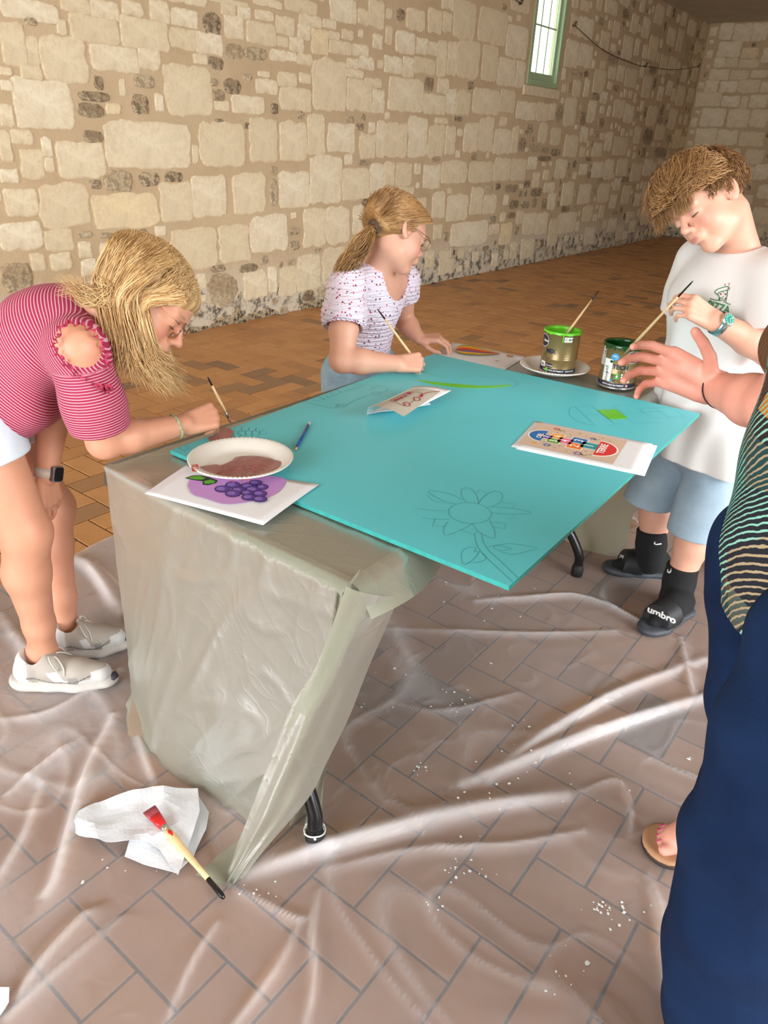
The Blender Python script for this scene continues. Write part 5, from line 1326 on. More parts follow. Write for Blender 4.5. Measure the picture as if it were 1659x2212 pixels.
def sneaker(parent, heel, toe, w=.040, right=True, tw=1.0):
    """running shoe between two floor points"""
    H, T = A3(heel), A3(toe); H[2] = T[2] = 0.004; X = unit(T - H); L = np.linalg.norm(T - H); Y = np.cross(V3(0, 0, 1), X); Pq = lambda x, y, z: H + X * x * L + Y * y + V3(0, 0, z)
    wm = lambda: None
    lo, hi = np.minimum(H, T) - .08, np.maximum(H, T) + .08; lo[2] = -.01; hi[2] = .17
    u = Grid(lo, hi, .003)
    u.chain([Pq(.13, 0, .052), Pq(.38, 0, .050), Pq(.64, 0, .040), Pq(.86, 0, .034)], [.034, .037, .036, .028], .01)
    u.cone(Pq(.12, 0, .05), Pq(.14, 0, .082), .034, .030, .012); u.cone(Pq(.34, 0, .06), Pq(.30, 0, .085), .034, .026, .014); u.cone(Pq(.2, 0, .07), Pq(.42, 0, .066), .030, .028, .012)
    u.cone(Pq(.22, 0, .085), Pq(.20, 0, .14), .0255, .034, .004, 'carve')
    u.half(Pq(.5, 0, .022), (0, 0, -1))
    sh, P0 = u.mesh('shoe', None, parent)
    q = (P0 - H); xl = q @ X / L; yl = q @ Y; zl = q[:, 2]
    tone = np.where(zl < .036, .0, .35); tone = np.where((xl > .80) & (zl < .056), .05, tone); tone = np.where(xl < .16, .12, tone)
    tone = np.where((np.abs(xl - .45 + (zl - .05) * 2.2) < .05) & (zl < .066), .1, tone)
    tone = np.where((np.abs(xl - .22) < .035) & (zl < .075), .6, tone); tone = np.where((np.abs(xl - .62) < .05) & (zl < .05), .7, tone); tone = np.where((np.abs(zl - .040 - .01 * np.sin(xl * 9)) < .0025) & (xl > .15) & (xl < .8), .85, tone)
    set_attr(sh.data, 'tone', tone); sh.data.materials.clear(); sh.data.materials.append(M_SHOE)
    so = Grid(lo, hi, .003)
    so.chain([Pq(.10, 0, .016), Pq(.35, 0, .014), Pq(.62, 0, .012), Pq(.90, 0, .014)], [.040, .039, .043, .034], .008, flat=((0, 0, 1), 2.0))
    so.cone(Pq(.06, 0, .022), Pq(.2, 0, .020), .036, .038, .008, flat=((0, 0, 1), 2.0)); so.half(Pq(0, 0, .001), (0, 0, -1)); so.half(Pq(0, 0, .034), (0, 0, 1))
    so.mesh('sole', M_SOLE, sh)
    tube('toe_cap', [Pq(.985, -.016, .020), Pq(1.003, 0, .023), Pq(.985, .016, .020)], [.006, .011, .006], M_TOECAP, sh, 8)
    for k in range(5):
        x = .40 + .062 * k; z = .0925 - .0085 * k; s_ = -1 if k % 2 else 1
        tube('lace', [Pq(x, -.022, z - .012), Pq(x + .012, -.008 * s_, z + .001), Pq(x + .02, .008 * s_, z + .001), Pq(x + .03, .022, z - .014)], .0024, M_LACE, sh, 6)
    for q_ in (-1, 1):
        lp = [Pq(.40, q_ * .004, .093), Pq(.39, q_ * .02, .104), Pq(.44, q_ * .036, .088), Pq(.48, q_ * .034, .070), Pq(.45, q_ * .018, .082), Pq(.405, q_ * .004, .092)]
        tube('lace_loop', catmull([Vector(p) for p in lp], 5), .0021, M_LACE, sh, 6)
        tube('lace_end', catmull([Vector(p) for p in (Pq(.40, q_ * .004, .093), Pq(.46, q_ * .012, .094), Pq(.53, q_ * .028, .074), Pq(.54, q_ * .036, .055))], 5), .0021, M_LACE, sh, 6)
    return sh
def shoe_mat():
    t = NT('shoe upper'); c = t.ramp(t.attr('tone'), [(0, srgb(208, 208, 206)), (.2, srgb(204, 205, 206)), (.3, srgb(172, 164, 154)), (.5, srgb(166, 158, 148)), (.6, srgb(142, 141, 140)), (.8, srgb(104, 100, 94))], 'CONSTANT')
    c = t.mix(t.math('MULTIPLY', t.noise(30, 4), .25), c, srgb(150, 140, 128)); t.set(Base_Color=c, Roughness=.6); t.bump(t.noise(400, 2), .15, .001); return t.m
M_SHOE, M_SOLE, M_LACE, M_TOECAP = shoe_mat(), plain('shoe sole', srgb(194, 190, 184), .6, vary=.06), plain('shoe lace', srgb(206, 200, 190), .8), plain('dark toe rubber', srgb(52, 54, 62), .6)

def stripe_mat():
    t = NT('pink striped jersey'); s = t.attr('stripe')
    f = t.math('FRACT', t.math('MULTIPLY', s, 1 / .0058))
    c = t.mix(t.math('GREATER_THAN', f, .70), srgb(152, 32, 68), srgb(208, 164, 174))
    c = t.mix(t.math('MULTIPLY', t.noise(5, 3), .2), c, srgb(196, 70, 108))
    t.set(Base_Color=c, Roughness=.85); t.bump(t.noise(9, 3, .5, dist=.5), .35, .02); return t.m
M_PINK = stripe_mat()
M_RUFF = plain('pink ruffle', srgb(190, 66, 100), .85, vary=.45, scale=140)
M_SHORTW = plain('pale washed denim', srgb(212, 224, 234), .85, vary=.05, scale=14, bump=.2)

p1 = empty('person', (at(95, 1405, 1.479).x, 1.53, 0), 0, 'child with long blond hair in a pink striped top leaning over the table corner', 'person', 'children painting')
hC = at(312, 650, 1.53); hM = frame(face_dir(.79, .61, .16), CR_ * .61 + CU_ * .79); HS = 1.0
shR, shL = A3(at(170, 752, 1.415)), A3(at(172, 700, 1.665)); shL[2] = shR[2] + .01
elR, wrR = A3(at(226, 960, 1.44)), A3(at(402, 932, 1.565)); elR[2] = max(elR[2], .700); wrR[2] = max(wrR[2], .700)
elL, wrL = A3(at(114, 890, 1.60)), A3(at(101, 1028, 1.548))
hpR, hpL = A3(at(-62, 915, 1.46)), A3(at(-30, 900, 1.64))
knR, knL = A3(at(56, 1150, 1.45)), A3(at(112, 1095, 1.665))
anR, anL = A3(at(93, 1408, 1.478)), A3(at(140, 1352, 1.615))
pel = (hpR + hpL) / 2 + V3(-.01, 0, .05); chs = (shR + shL) / 2 + V3(-.07, 0, -.02); nk = (shR + shL) / 2 + V3(.01, 0, .035)
lat = unit(shL - shR); ax = unit(chs - pel); dv = np.cross(ax, lat)
g = Grid((-1.12, 1.28, -.01), (-.26, 1.86, 1.16), .0034)
g.cone(pel, pel * .45 + chs * .55, .112, .098, .02, flat=(dv, 1.3)); g.cone(pel * .45 + chs * .55, chs, .098, .112, .03, flat=(dv, 1.3)); g.cone(chs, nk, .105, .05, .03, flat=(dv, 1.3))
g.cone(shR, shL, .046, .046, .04)
P = head(g, hC, hM, HS)
g.cone(nk, P(-.028, 0, -.045), .050, .046, .02)
g.chain([shR, shR * .4 + elR * .6, elR], [.047, .041, .036], .02); g.chain([elR, elR * .68 + wrR * .32, wrR], [.036, .036, .0235], .012)
g.chain([shL, elL], [.046, .037], .02); g.chain([elL, elL * .7 + wrL * .3, wrL], [.037, .035, .024], .003)
g.cone(hpR, knR, .078, .056, .02); g.cone(hpL, knL, .078, .056, .02)
for kn, an, fx in ((knR, anR, 1), (knL, anL, 1)):
    mid = kn * .68 + an * .32 + V3(-.012, 0, 0)
    g.chain([kn, mid, kn * .25 + an * .75, an], [.054, .052, .036, .032], .02); g.cone(an, an + V3(.03, .003, -.05), .032, .03, .02); g.cone(an + V3(-.01, 0, 0), an + V3(-.03, 0, -.05), .028, .028, .02)
XR = unit(A3(at(474, 893, 1.62)) - wrR)
tipsR = hand(g, wrR + XR * .002, XR, (.10, -.80, .60), True, .88, ((62, 62, 30), (66, 66, 34), (70, 70, 35), (70, 68, 35)), 0, ((38, -38), (8, -42), (-6, -40)))
XL = unit(A3(at(116, 1120, 1.552)) - wrL)
hand(g, wrL + XL * .002, XL, (.85, -.45, .2), False, .86, ((14, 20, 12), (12, 18, 12), (12, 20, 12), (16, 22, 14)), .4, ((30, -20), (5, -20), (0, -12)), .003)
body, Pw = g.mesh('body', M_SKIN, p1); face_attrs(body, Pw, hC, hM, HS)
lashes(P, p1, M_LASH, (-1, 1)); glasses(P, hM, HS, p1)
# --- top: striped body, sleeves with open shoulders
def shirt1():
    g = Grid((-1.12, 1.28, .60), (-.42, 1.86, 1.10), .0038)
    low = pel + ax * -.0 + V3(.0, 0, -.005); mid = pel * .5 + chs * .5
    g.cone(low, mid, .128, .118, .02, flat=(dv, 1.22)); g.cone(mid, chs, .118, .122, .03, flat=(dv, 1.22)); g.cone(chs, nk + V3(-.02, 0, -.01), .118, .070, .03, flat=(dv, 1.2))
    g.cone(shR * .9 + shL * .1, shR * .1 + shL * .9, .056, .056, .04)
    # slack of the top hanging under the belly
    g.cone(low + V3(.05, -.05, -.03), mid + V3(.05, -.04, -.065), .075, .06, .06); g.cone(low + V3(.05, .05, -.03), mid + V3(.05, .04, -.065), .075, .06, .06)
    aR = shR * .42 + elR * .58; aR2 = shR * .16 + elR * .84
    g.chain([shR + V3(-.005, .01, -.02), aR, aR2], [.062, .060, .062], .03); aL = shL * .5 + elL * .5
    g.chain([shL, aL], [.060, .058], .03)
    g.half(aR2, elR - shR, .004, lo=aR2 - .09, hi=aR2 + .09); g.cone(aR2 + (elR - aR2) * .2, aR2 - (elR - aR2) * .3, .053, .05, .004, 'carve')
    # neckline and hem
    g.ell(nk + V3(.075, 0, .0), (.06, .07, .08), None, .01, 'carve'); g.half(pel - ax * .055, -ax, .006)
    # open shoulder
    cut = A3(at(173, 757, 1.345)); g.ell(cut, (.048, .060, .062), frame((.45, 0, .9), (0, -1, 0)), .006, 'carve')
    cl = cut.copy(); cl[1] = shL[1] + (shR[1] - cut[1]); g.ell(cl + V3(0, 0, .0), (.05, .06, .062), None, .006, 'carve')
    o, Pn = g.mesh('top', M_PINK, p1)
    # stripe coordinate: along the spine on the body, along the arm on the sleeve
    s1 = (Pn - pel) @ ax
    ar = unit(elR - shR); tR = (Pn - shR) @ ar; dR = np.linalg.norm(Pn - shR - np.outer(np.clip(tR, 0, 1), ar), axis=1)
    al = unit(elL - shL); tL = (Pn - shL) @ al; dL = np.linalg.norm(Pn - shL - np.outer(np.clip(tL, 0, 1), al), axis=1)
    s = np.where((dR < .078) & (tR > .035), tR, np.where((dL < .078) & (tL > .05), tL, s1)); set_attr(o.data, 'stripe', s + 1.0)
    return o, cut
top1, cut1 = shirt1()
# ruffled edge round the open shoulder (near side)
def ruffle(pxs, ys, r=.009):
    base = catmull([at(x, y, yy) for (x, y), yy in zip(pxs, ys)], 14); fr = frames(base); V, F = [], []
    for k, (p, t_, n_, b_) in enumerate(fr):
        o_ = Vector((0, -.35, .0)) + (p - Vector(shR)).normalized() * .9; o_.normalize(); s_ = t_.cross(o_).normalized()
        for q in range(5): V.append(p + o_ * (r * (q / 4 - .35)) + s_ * (.0055 * math.sin(k * 1.15 + q * .5) * (q / 4) ** .6) + s_ * (.0035 * math.sin(k * .53)))
        if k:
            for q in range(4): a = (k - 1) * 5 + q; F.append((a, a + 5, a + 6, a + 1))
    mesh('ruffle', V, F, M_RUFF, p1, True, True)
ruffle([(125, 728), (140, 702), (165, 700), (195, 712), (214, 735), (228, 770), (232, 800)], [1.365, 1.37, 1.375, 1.385, 1.39, 1.40, 1.41])
ruffle([(125, 728), (118, 745), (128, 765), (150, 792), (180, 815), (212, 830), (236, 838)], [1.365, 1.358, 1.356, 1.360, 1.370, 1.385, 1.40])
ruffle([(205, 826), (222, 838), (236, 832), (232, 846)], [1.37, 1.375, 1.38, 1.38], .014)
# --- shorts
g = Grid((-1.15, 1.30, .54), (-.70, 1.80, .86), .004)
g.cone(pel, pel + ax * .03, .118, .116, .03, flat=(dv, 1.15))
for hp_, kn in ((hpR, knR), (hpL, knL)): g.cone(hp_ + V3(0, 0, .02), hp_ * .52 + kn * .48, .092, .086, .025)
for hp_, kn in ((hpR, knR), (hpL, knL)):
    e_ = hp_ * .66 + kn * .34; dd = unit(kn - hp_); lo_ = e_ - .12; hi_ = e_ + .12
    if hp_ is hpR: hi_[1] = (hpR[1] + hpL[1]) / 2
    else: lo_[1] = (hpR[1] + hpL[1]) / 2
    g.half(e_, dd, .004, lo=lo_, hi=hi_)
g.mesh('shorts', M_SHORTW, p1)
sneaker(p1, atz(44, 1482), atz(250, 1477)); sneaker(p1, atz(128, 1418), atz(272, 1398))
# --- socks' edge, watch, bracelet
M_SOCK = plain('speckled sock', srgb(176, 96, 116), .9, vary=.5, scale=160)
for an in (anR, anL): tube('sock', [an + V3(-.012, 0, -.018), an + V3(-.004, 0, -.003)], .0345, M_SOCK, p1, 18)
def watch(parent, W, D, face, r, strap, case, dial, square=True, w=.011):
    """strap ring about axis D at W; face points to the dial side"""
    W, D = A3(W), unit(D); Fz = A3(face); Fz = unit(Fz - D * (Fz @ D)); S = np.cross(D, Fz)
    V, F = [], []; n = 36
    for k in range(n):
        a = 2 * PI * k / n; d = Fz * math.cos(a) + S * math.sin(a)
        for rr, off in ((r, -w), (r + .0025, -w), (r + .0025, w), (r, w)): V.append(W + d * rr + D * off)
    for k in range(n):
        for j in range(4): a = k * 4 + j; b = ((k + 1) % n) * 4 + j; c = k * 4 + (j + 1) % 4; e = ((k + 1) % n) * 4 + (j + 1) % 4; F.append((a, b, e, c))
    st = mesh('watch', V, F, strap, parent, True, True)
    def puck(name, sx, sy, z0, z1, mat, sqr, par):
        V, F = [], []; n = 28
        for z, sc in ((z0, 1), (z0 * .3 + z1 * .7, 1), (z1, .88)):
            for k in range(n):
                a = 2 * PI * k / n; e = .35 if sqr else 1; c, s_ = math.cos(a), math.sin(a)
                V.append(W + Fz * (r + z) + S * (sx * sc * math.copysign(abs(c) ** e, c)) + D * (sy * sc * math.copysign(abs(s_) ** e, s_)))
        for i in range(2):
            for k in range(n): a = i * n + k; b = i * n + (k + 1) % n; F.append((a, b, b + n, a + n))
        F.append(tuple(2 * n + k for k in range(n))); return mesh(name, V, F, mat, par, False, True)
    puck('case', .0165 if square else .0175, .0190 if square else .0175, .0, .009, case, square, st); puck('dial', .0140 if square else .0140, .0165 if square else .0140, .0085, .0098, dial, square, st)
    return st, W, D, Fz, S
watch(p1, wrL + (elL - wrL) * .06, elL - wrL, (.95, -.3, .1), .0262, plain('beige strap', srgb(196, 178, 164), .6), plain('steel case', srgb(170, 176, 188), .25, .9), plain('black glass', srgb(20, 22, 26), .06))
bw = elR * .12 + wrR * .88; bd = unit(wrR - elR); b1 = unit(np.cross(bd, V3(0, 0, 1))); b2 = np.cross(bd, b1)
ring = [Vector(bw + (b1 * math.cos(t) + b2 * math.sin(t)) * (.0275 + .001 * math.sin(5 * t)) + bd * .004 * math.sin(t)) for t in np.linspace(0, 2 * PI, 40)]
br = tube('bracelet', ring, .0024, plain('braided thread', srgb(150, 168, 132), .9, vary=.4, scale=260), p1, 8)
tube('braid', [p + Vector(bd) * (.0022 * math.sin(k * 2.1)) for k, p in enumerate(ring)], .0017, plain('pale thread', srgb(208, 198, 160), .9), br, 6)
# --- hair: cap following the skull, then locks falling straight down from the parting
M_BLOND = hair_mat('blond hair', srgb(140, 100, 58), srgb(200, 160, 104), srgb(238, 210, 158))
def hair_cap(C, M, s, cuts, name='hair', mat=None, parent=None, ex=()):
    g = Grid(A3(C) - .17, A3(C) + .17, .0034); Q = lambda x, y, z: A3(C) + M @ (V3(x, y, z) * s)
    g.ell(Q(-.018, 0, .036), V3(.097, .079, .085) * s, M, .01)
    for c, r in ex: g.ell(Q(*c), V3(*r) * s, M, .02)
    for p, n in cuts: g.half(Q(*p), M @ V3(*n), .01)
    o, Pn = g.mesh(name, mat, parent); set_attr(o.data, 'lock', .45 + .25 * np.sin(((Pn - A3(C)) @ M)[:, 1] * 260 + ((Pn - A3(C)) @ M)[:, 0] * 40)); return o
cap = hair_cap(hC, hM, HS, [((.088, 0, .036), (.85, 0, -.52)), ((.0, 0, -.035), (.3, 0, -.95))], mat=M_BLOND, parent=p1, ex=[((.05, 0, .05), (.045, .062, .042))])
rh = random.Random(21); cv = []
DOWN = V3(0, 0, -1)
def lock(pts, r0=.0006, r1=.0013, m=.5, sd_=.24): cv.append((catmull([Vector(p) for p in pts], 4), rh.uniform(r0, r1), min(1, max(0, rh.gauss(m, sd_)))))
for k in range(4200):
    side = -1 if k % 4 else 1
    x0 = rh.uniform(-.105, .088); u_ = rh.random() ** .7                # along the parting, and how far down the side the lock shows its root
    zt_ = .036 + .090 * math.sqrt(max(0.02, 1 - ((x0 + .018) / .112) ** 2))
    ph = .05 + 1.15 * u_
    r0 = V3(x0, side * .082 * math.sin(ph), .034 + (zt_ - .034) * math.cos(ph))
    j = lambda q: rh.uniform(-q, q)
    if x0 > .02:                                          # front: sweeps over the temple to the ear
        f_ = (x0 - .02) / .068
        ear = V3(.010 + .016 * f_ + j(.010), side * (.079 + rh.uniform(0, .008)), -.010 + j(.012)); mid = V3(x0 * .80 + j(.004), side * (.070 + j(.004)), .040 + j(.01))
    else:
        f_ = 0; ear = V3(-.012 + x0 * .55 + j(.012), side * (.086 + rh.uniform(0, .012)), -.012 + j(.02)); mid = (r0 + ear) / 2 + V3(0, side * .016, .012)
    a, m_, b = P(*r0), P(*mid), P(*ear)
    L = rh.uniform(.105, .165)
    if x0 < -.075 and k % 3 == 0:                         # flick of hair left lying on the shoulder blade
        sy_ = 1.44 if side < 0 else 1.60; e1 = A3(at(232 + j(14), 640 + j(22), sy_ + j(.015))); e2 = A3(at(188 + j(18), 640 + j(24), sy_ + j(.02))); e3 = A3(at(150 + j(34), 615 + j(26), sy_ + j(.02))); lock([a, m_, b, e1, e2, e3], m=.62)
        continue
    w = j(.012); bend = .02 if x0 > .0 else -.004
    c1 = b + DOWN * L * .45 + V3(w * .6, j(.006), 0); c2 = b + DOWN * L * .85 + V3(.008 + w, j(.010), 0); c3 = b + DOWN * L * (1.1 + .05 * rh.random()) + V3(bend + .03 * rh.random() * (x0 > -.02) + w, j(.014), rh.uniform(-.004, .020))
    lock([a, m_, b, c1, c2, c3], m=.42 + .2 * f_ + .18 * math.sin(ear[0] * 300))
strands('hair_locks', cv, M_BLOND, cap)
# brush in the right hand
pin = (tipsR[0] + tipsR[4]) / 2
brush('paint_brush', atz(499, 914, ZB + .002), at(449, 815, 1.60), .0032, 'slim wooden brush held by the child in the pink striped top', M_MAUVE)

# ------------------------------------------------------------------ child in the floral top
p2 = empty('person', (-.12, 2.56, 0), 0, 'child with a blond ponytail and glasses in a floral top, forearm on the board', 'person', 'children painting')
h2 = at(856, 504, 2.39); m2 = frame(face_dir(.80, .20, .55), CU_ * .97 + CR_ * .22); S2 = .97
shR, shL = A3(at(748, 618, 2.285)), A3(at(872, 606, 2.53))
elR, wrR = A3(at(738, 790, 2.155)), A3(at(858, 800, 2.175)); elR[2] = .702; wrR[2] = .694
elL, wrL = A3(at(872, 690, 2.60)), A3(at(905, 746, 2.515)); wrL[2] = .690
hpc = A3(at(778, 800, 2.52)); lat = unit(shL - shR); lat[2] *= .3; lat = unit(lat)
hpR, hpL = hpc - lat * .075, hpc + lat * .075
nk = (shR + shL) / 2 + V3(.0, 0, .03); chs = (shR + shL) / 2 + V3(-.015, .02, -.06); pel = hpc + V3(0, 0, .05)
ax = unit(chs - pel); dv = np.cross(ax, lat)
def legs_down(g, hR, hL, r=(.075, .052, .036)):
    for h_ in (hR, hL):
        kn = V3(h_[0] - .01, h_[1] + .0, .32); an = V3(h_[0] - .02, h_[1] + .02, .06)
        g.chain([h_, kn, kn * .5 + an * .5, an], [r[0], r[1], r[1] * .95, r[2]], .02); g.cone(an + V3(-.01, .01, -.03), an + V3(.09, -.07, -.035), .030, .022, .02)
g = Grid((-.42, 2.05, -.01), (.30, 2.78, 1.18), .0034)
g.cone(pel, chs, .100, .105, .03, flat=(dv, 1.35)); g.cone(chs, nk, .10, .046, .03, flat=(dv, 1.35)); g.cone(shR, shL, .044, .044, .04)
P2 = head(g, h2, m2, S2)
g.cone(nk, P2(-.028, 0, -.045), .047, .044, .02)
g.chain([shR, shR * .4 + elR * .6, elR], [.045, .042, .037], .02); g.chain([elR, elR * .66 + wrR * .34, wrR], [.037, .0385, .0245], .012)
g.chain([shL, elL], [.043, .034], .02); g.chain([elL, elL * .66 + wrL * .34, wrL], [.034, .034, .022], .012)
legs_down(g, hpR, hpL)
XR = unit(A3(at(905, 788, 2.19)) - wrR); XR[2] = max(XR[2], .05)
t2 = hand(g, wrR, XR, (.0, -.75, .65), True, .86, ((58, 70, 35), (64, 72, 38), (70, 72, 38), (74, 70, 35)), 0, ((36, -30), (4, -40), (-8, -40)))
XL = unit(A3(at(948, 742, 2.50)) - wrL)
hand(g, wrL, V3(XL[0], XL[1], .12), (-.1, -.15, 1), False, .86, ((34, 42, 25), (36, 46, 25), (38, 46, 25), (42, 44, 25)), .5, ((48, -18), (20, -24), (5, -12)))
b2, Pw = g.mesh('body', M_SKIN_PALE, p2); face_attrs(b2, Pw, h2, m2, S2); lashes(P2, p2, M_LASH, (-1, 1)); glasses(P2, m2, S2, p2)
def floral_mat():
    t = NT('floral smocked cotton'); n0 = t.noise(3, 2)
    base = t.mix(n0, srgb(232, 222, 234), srgb(222, 208, 226))
    def spots(scale, thr, col, base, seed):
        mp = t.new('ShaderNodeMapping'); mp.inputs['Location'].default_value = (seed, seed * .7, seed * 1.3); t.link(t.coord('Object'), mp.inputs['Vector'])
        v = t.new('ShaderNodeTexVoronoi'); v.inputs['Scale'].default_value = scale; t.link(mp.outputs[0], v.inputs['Vector'])
        return t.mix(t.math('LESS_THAN', v.outputs['Distance'], thr), base, col)
    c = spots(58, .20, srgb(122, 74, 96), base, 0); c = spots(64, .17, srgb(196, 42, 72), c, 3.1); c = spots(70, .15, srgb(110, 132, 120), c, 7.7)
    t.set(Base_Color=c, Roughness=.85)
    w = t.new('ShaderNodeTexWave', bands_direction='Z'); w.inputs['Scale'].default_value = 38; w.inputs['Distortion'].default_value = 3; w.inputs['Detail Scale'].default_value = 3; t.link(t.coord('Object'), w.inputs['Vector'])
    t.bump(t.math('ADD', w.outputs['Fac'], t.math('MULTIPLY', t.noise(120, 2), .6)), .5, .004); return t.m
M_FLORAL = floral_mat()
M_JEANB = plain('light blue denim', srgb(152, 186, 208), .85, vary=.14, scale=30, bump=.25)
g = Grid((-.42, 2.05, .50), (.24, 2.78, 1.02), .0036)
low = pel + V3(0, 0, -.0)
g.cone(low, low * .55 + chs * .45, .116, .102, .02, flat=(dv, 1.28)); g.cone(low * .55 + chs * .45, chs, .102, .118, .03, flat=(dv, 1.28)); g.cone(chs, nk + V3(-.005, 0, -.02), .112, .062, .03, flat=(dv, 1.25)); g.cone(shR * .95 + shL * .05, shL * .95 + shR * .05, .053, .052, .04)
aR = shR * .40 + elR * .60; aL = shL * .5 + elL * .5
g.chain([shR, shR * .6 + elR * .4, aR], [.058, .064, .060], .03); g.chain([shL, aL], [.054, .056], .03)
g.half(shR * .46 + elR * .54, elR - shR, .003, lo=aR - .085, hi=aR + .085); g.half(shL * .6 + elL * .4, elL - shL, .003, lo=aL - .08, hi=aL + .08)
g.cone(aR, shR * .6 + elR * .4, .051, .048, .004, 'carve')
g.ell(nk + A3(m2[:, 0]) * .052 + V3(.0, 0, .010), (.072, .094, .078), frame(V3(m2[0, 0], m2[1, 0], 0), (0, 0, 1)), .008, 'carve')
g.half(pel - V3(0, 0, .055), (0, 0, -1), .004)
fl, Pf = g.mesh('top', M_FLORAL, p2, warp=lambda P: P + np.stack([.0016 * np.sin(P[:, 2] * 420), .0016 * np.cos(P[:, 2] * 390 + P[:, 0] * 40), 0 * P[:, 2]], 1))
def frill(name, C, ax_, r, n, amp, mat, parent, w=.006, sx=1.0, d1=None):
    ax_ = unit(ax_); a = unit(np.cross(ax_, V3(.3, .2, 1))) if d1 is None else unit(A3(d1) - ax_ * (A3(d1) @ ax_)); b = np.cross(ax_, a); V, F = [], []
    for k in range(n * 6):
        t = 2 * PI * k / (n * 6); rr = r + amp * math.sin(t * n)
        for q in (0, 1): V.append(A3(C) + (a * math.cos(t) * sx + b * math.sin(t)) * (rr + q * .003) + ax_ * (w * q))
    m = n * 6
    for k in range(m): i = 2 * k; j = 2 * ((k + 1) % m); F.append((i, j, j + 1, i + 1))
    return mesh(name, V, F, mat, parent, True, True)
frill('sleeve_frill', shR * .46 + elR * .54, elR - shR, .0585, 26, .003, M_FLORAL, p2)
frill('hem_frill', pel - V3(0, 0, .05), (0, 0, -1), .092, 34, .004, M_FLORAL, p2, .014, 1.26, lat)
# jeans
g = Grid((-.42, 2.25, .0), (.2, 2.80, .72), .0042)
g.cone(pel + V3(0, 0, -.01), hpc, .112, .116, .02, flat=(dv, 1.22))
for h_ in (hpR, hpL): g.chain([h_, V3(h_[0] - .01, h_[1], .32), V3(h_[0] - .02, h_[1] + .01, .07)], [.090, .072, .070], .02)
g.half((0, 0, .05), (0, 0, -1), .003); g.mesh('jeans', M_JEANB, p2)
M_BLOND2 = hair_mat('honey blond hair', srgb(112, 76, 42), srgb(172, 128, 78), srgb(208, 168, 112))
cap2 = hair_cap(h2, m2, S2, [((.076, 0, .040), (.86, 0, -.5)), ((.02, 0, -.012), (.55, 0, -.85))], mat=M_BLOND2, parent=p2, ex=[((.04, 0, .055), (.045, .062, .040)), ((-.07, 0, -.01), (.035, .055, .04))])
tie = A3(at(808, 490, 2.30)); cv = []; rh = random.Random(31)
for k in range(2600):
    side = -1 if k % 3 else 1; t = rh.random()
    if t < .55: x0 = rh.uniform(-.03, .082); ph = rh.uniform(0, 1.25)
    else: x0 = rh.uniform(-.105, .03); ph = rh.uniform(0, 2.0)
    zt_ = .036 + .092 * math.sqrt(max(0.02, 1 - ((x0 + .018) / .112) ** 2)); r0 = V3(x0, side * .083 * math.sin(ph), .034 + (zt_ - .034) * math.cos(ph))
    d = V3(-.115, 0, -.020) ; pts = [r0]
    for f_ in (.33, .66): q = r0 * (1 - f_) + d * f_; n_ = q - V3(-.018, 0, .03); L_ = math.sqrt((n_[0] / .099) ** 2 + (n_[1] / .083) ** 2 + (n_[2] / .088) ** 2); pts.append(V3(-.018, 0, .03) + n_ / max(L_, .2) * 1.02)
    W_ = [P2(*p) for p in pts] + [tie + V3(rh.gauss(0, .006), rh.gauss(0, .006), rh.gauss(0, .006))]
    cv.append((catmull([Vector(p) for p in W_], 4), rh.uniform(.0006, .0012), min(1, max(0, rh.gauss(.5, .24)))))
for k in range(800):
    j = lambda q: rh.gauss(0, q)
    e1 = A3(at(776, 522, 2.27)); e2 = A3(at(745, 562, 2.27)); e3 = A3(at(716, 612, 2.27)); s_ = rh.random()
    low_ = V3(0, 0, -.022 * s_) + V3(.022 * s_, 0, 0)
    pts = [tie + V3(j(.005), j(.005), j(.005)), e1 + V3(j(.010), j(.010), j(.010)) + low_ * .8, e2 + V3(j(.010), j(.010), j(.009)) + low_ * .8, e3 + V3(j(.008), j(.010), j(.008)) + low_ * .2]
    cv.append((catmull([Vector(p) for p in pts], 5), rh.uniform(.0007, .0014), min(1, max(0, .75 - .6 * s_ + rh.gauss(0, .12)))))
strands('hair_locks', cv, M_BLOND2, cap2)
td = unit(A3(at(780, 512, 2.27)) - tie); ta = unit(np.cross(td, V3(0, 0, 1))); tb = np.cross(td, ta)
tube('hair_tie', [Vector(tie + (ta * math.cos(t) + tb * math.sin(t)) * .017 + td * .004 * math.sin(6 * t)) for t in np.linspace(0, 2 * PI, 40)], .0055, plain('brown hair tie', srgb(84, 60, 46), .8, vary=.3, scale=200), cap2, 8)
brush('paint_brush', atz(911, 797, ZB + .006), at(815, 667, 2.17), .0034, 'slim wooden brush held by the child with the ponytail', M_GREEN)

# ------------------------------------------------------------------ child in the white pizza T-shirt
p3 = empty('person', (.93, 2.06, 0), 0, 'child with tousled short hair in an oversized white tee dipping a brush', 'person', 'children painting')
h3 = at(1530, 441, 2.05); m3_ = frame(face_dir(-.82, .53, -.22), CU_ * .84 - CR_ * .54); S3 = 1.0
nk = A3(at(1592, 546, 2.08))
fw3 = unit(V3(-.93, -.36, 0)); lt3 = unit(np.cross(V3(0, 0, 1), fw3))            # lt3 = his left, towards the camera
shL, shR = nk + lt3 * .135 + V3(.01, 0, -.045), nk - lt3 * .135 + V3(.01, 0, -.045)
elL, wrL = A3(at(1666, 762, 1.90)), A3(at(1541, 692, 1.895))
elR, wrR = shR + V3(.0, .03, -.20), shR + V3(-.02, .02, -.40)
hpc = A3(at(1515, 955, 2.10)); hpL, hpR = hpc + lt3 * .075, hpc - lt3 * .075
knL, knR = A3(at(1505, 1105, 1.98)), A3(at(1412, 1060, 2.17)); anL, anR = A3(at(1458, 1292, 1.965)), A3(at(1405, 1210, 2.14))
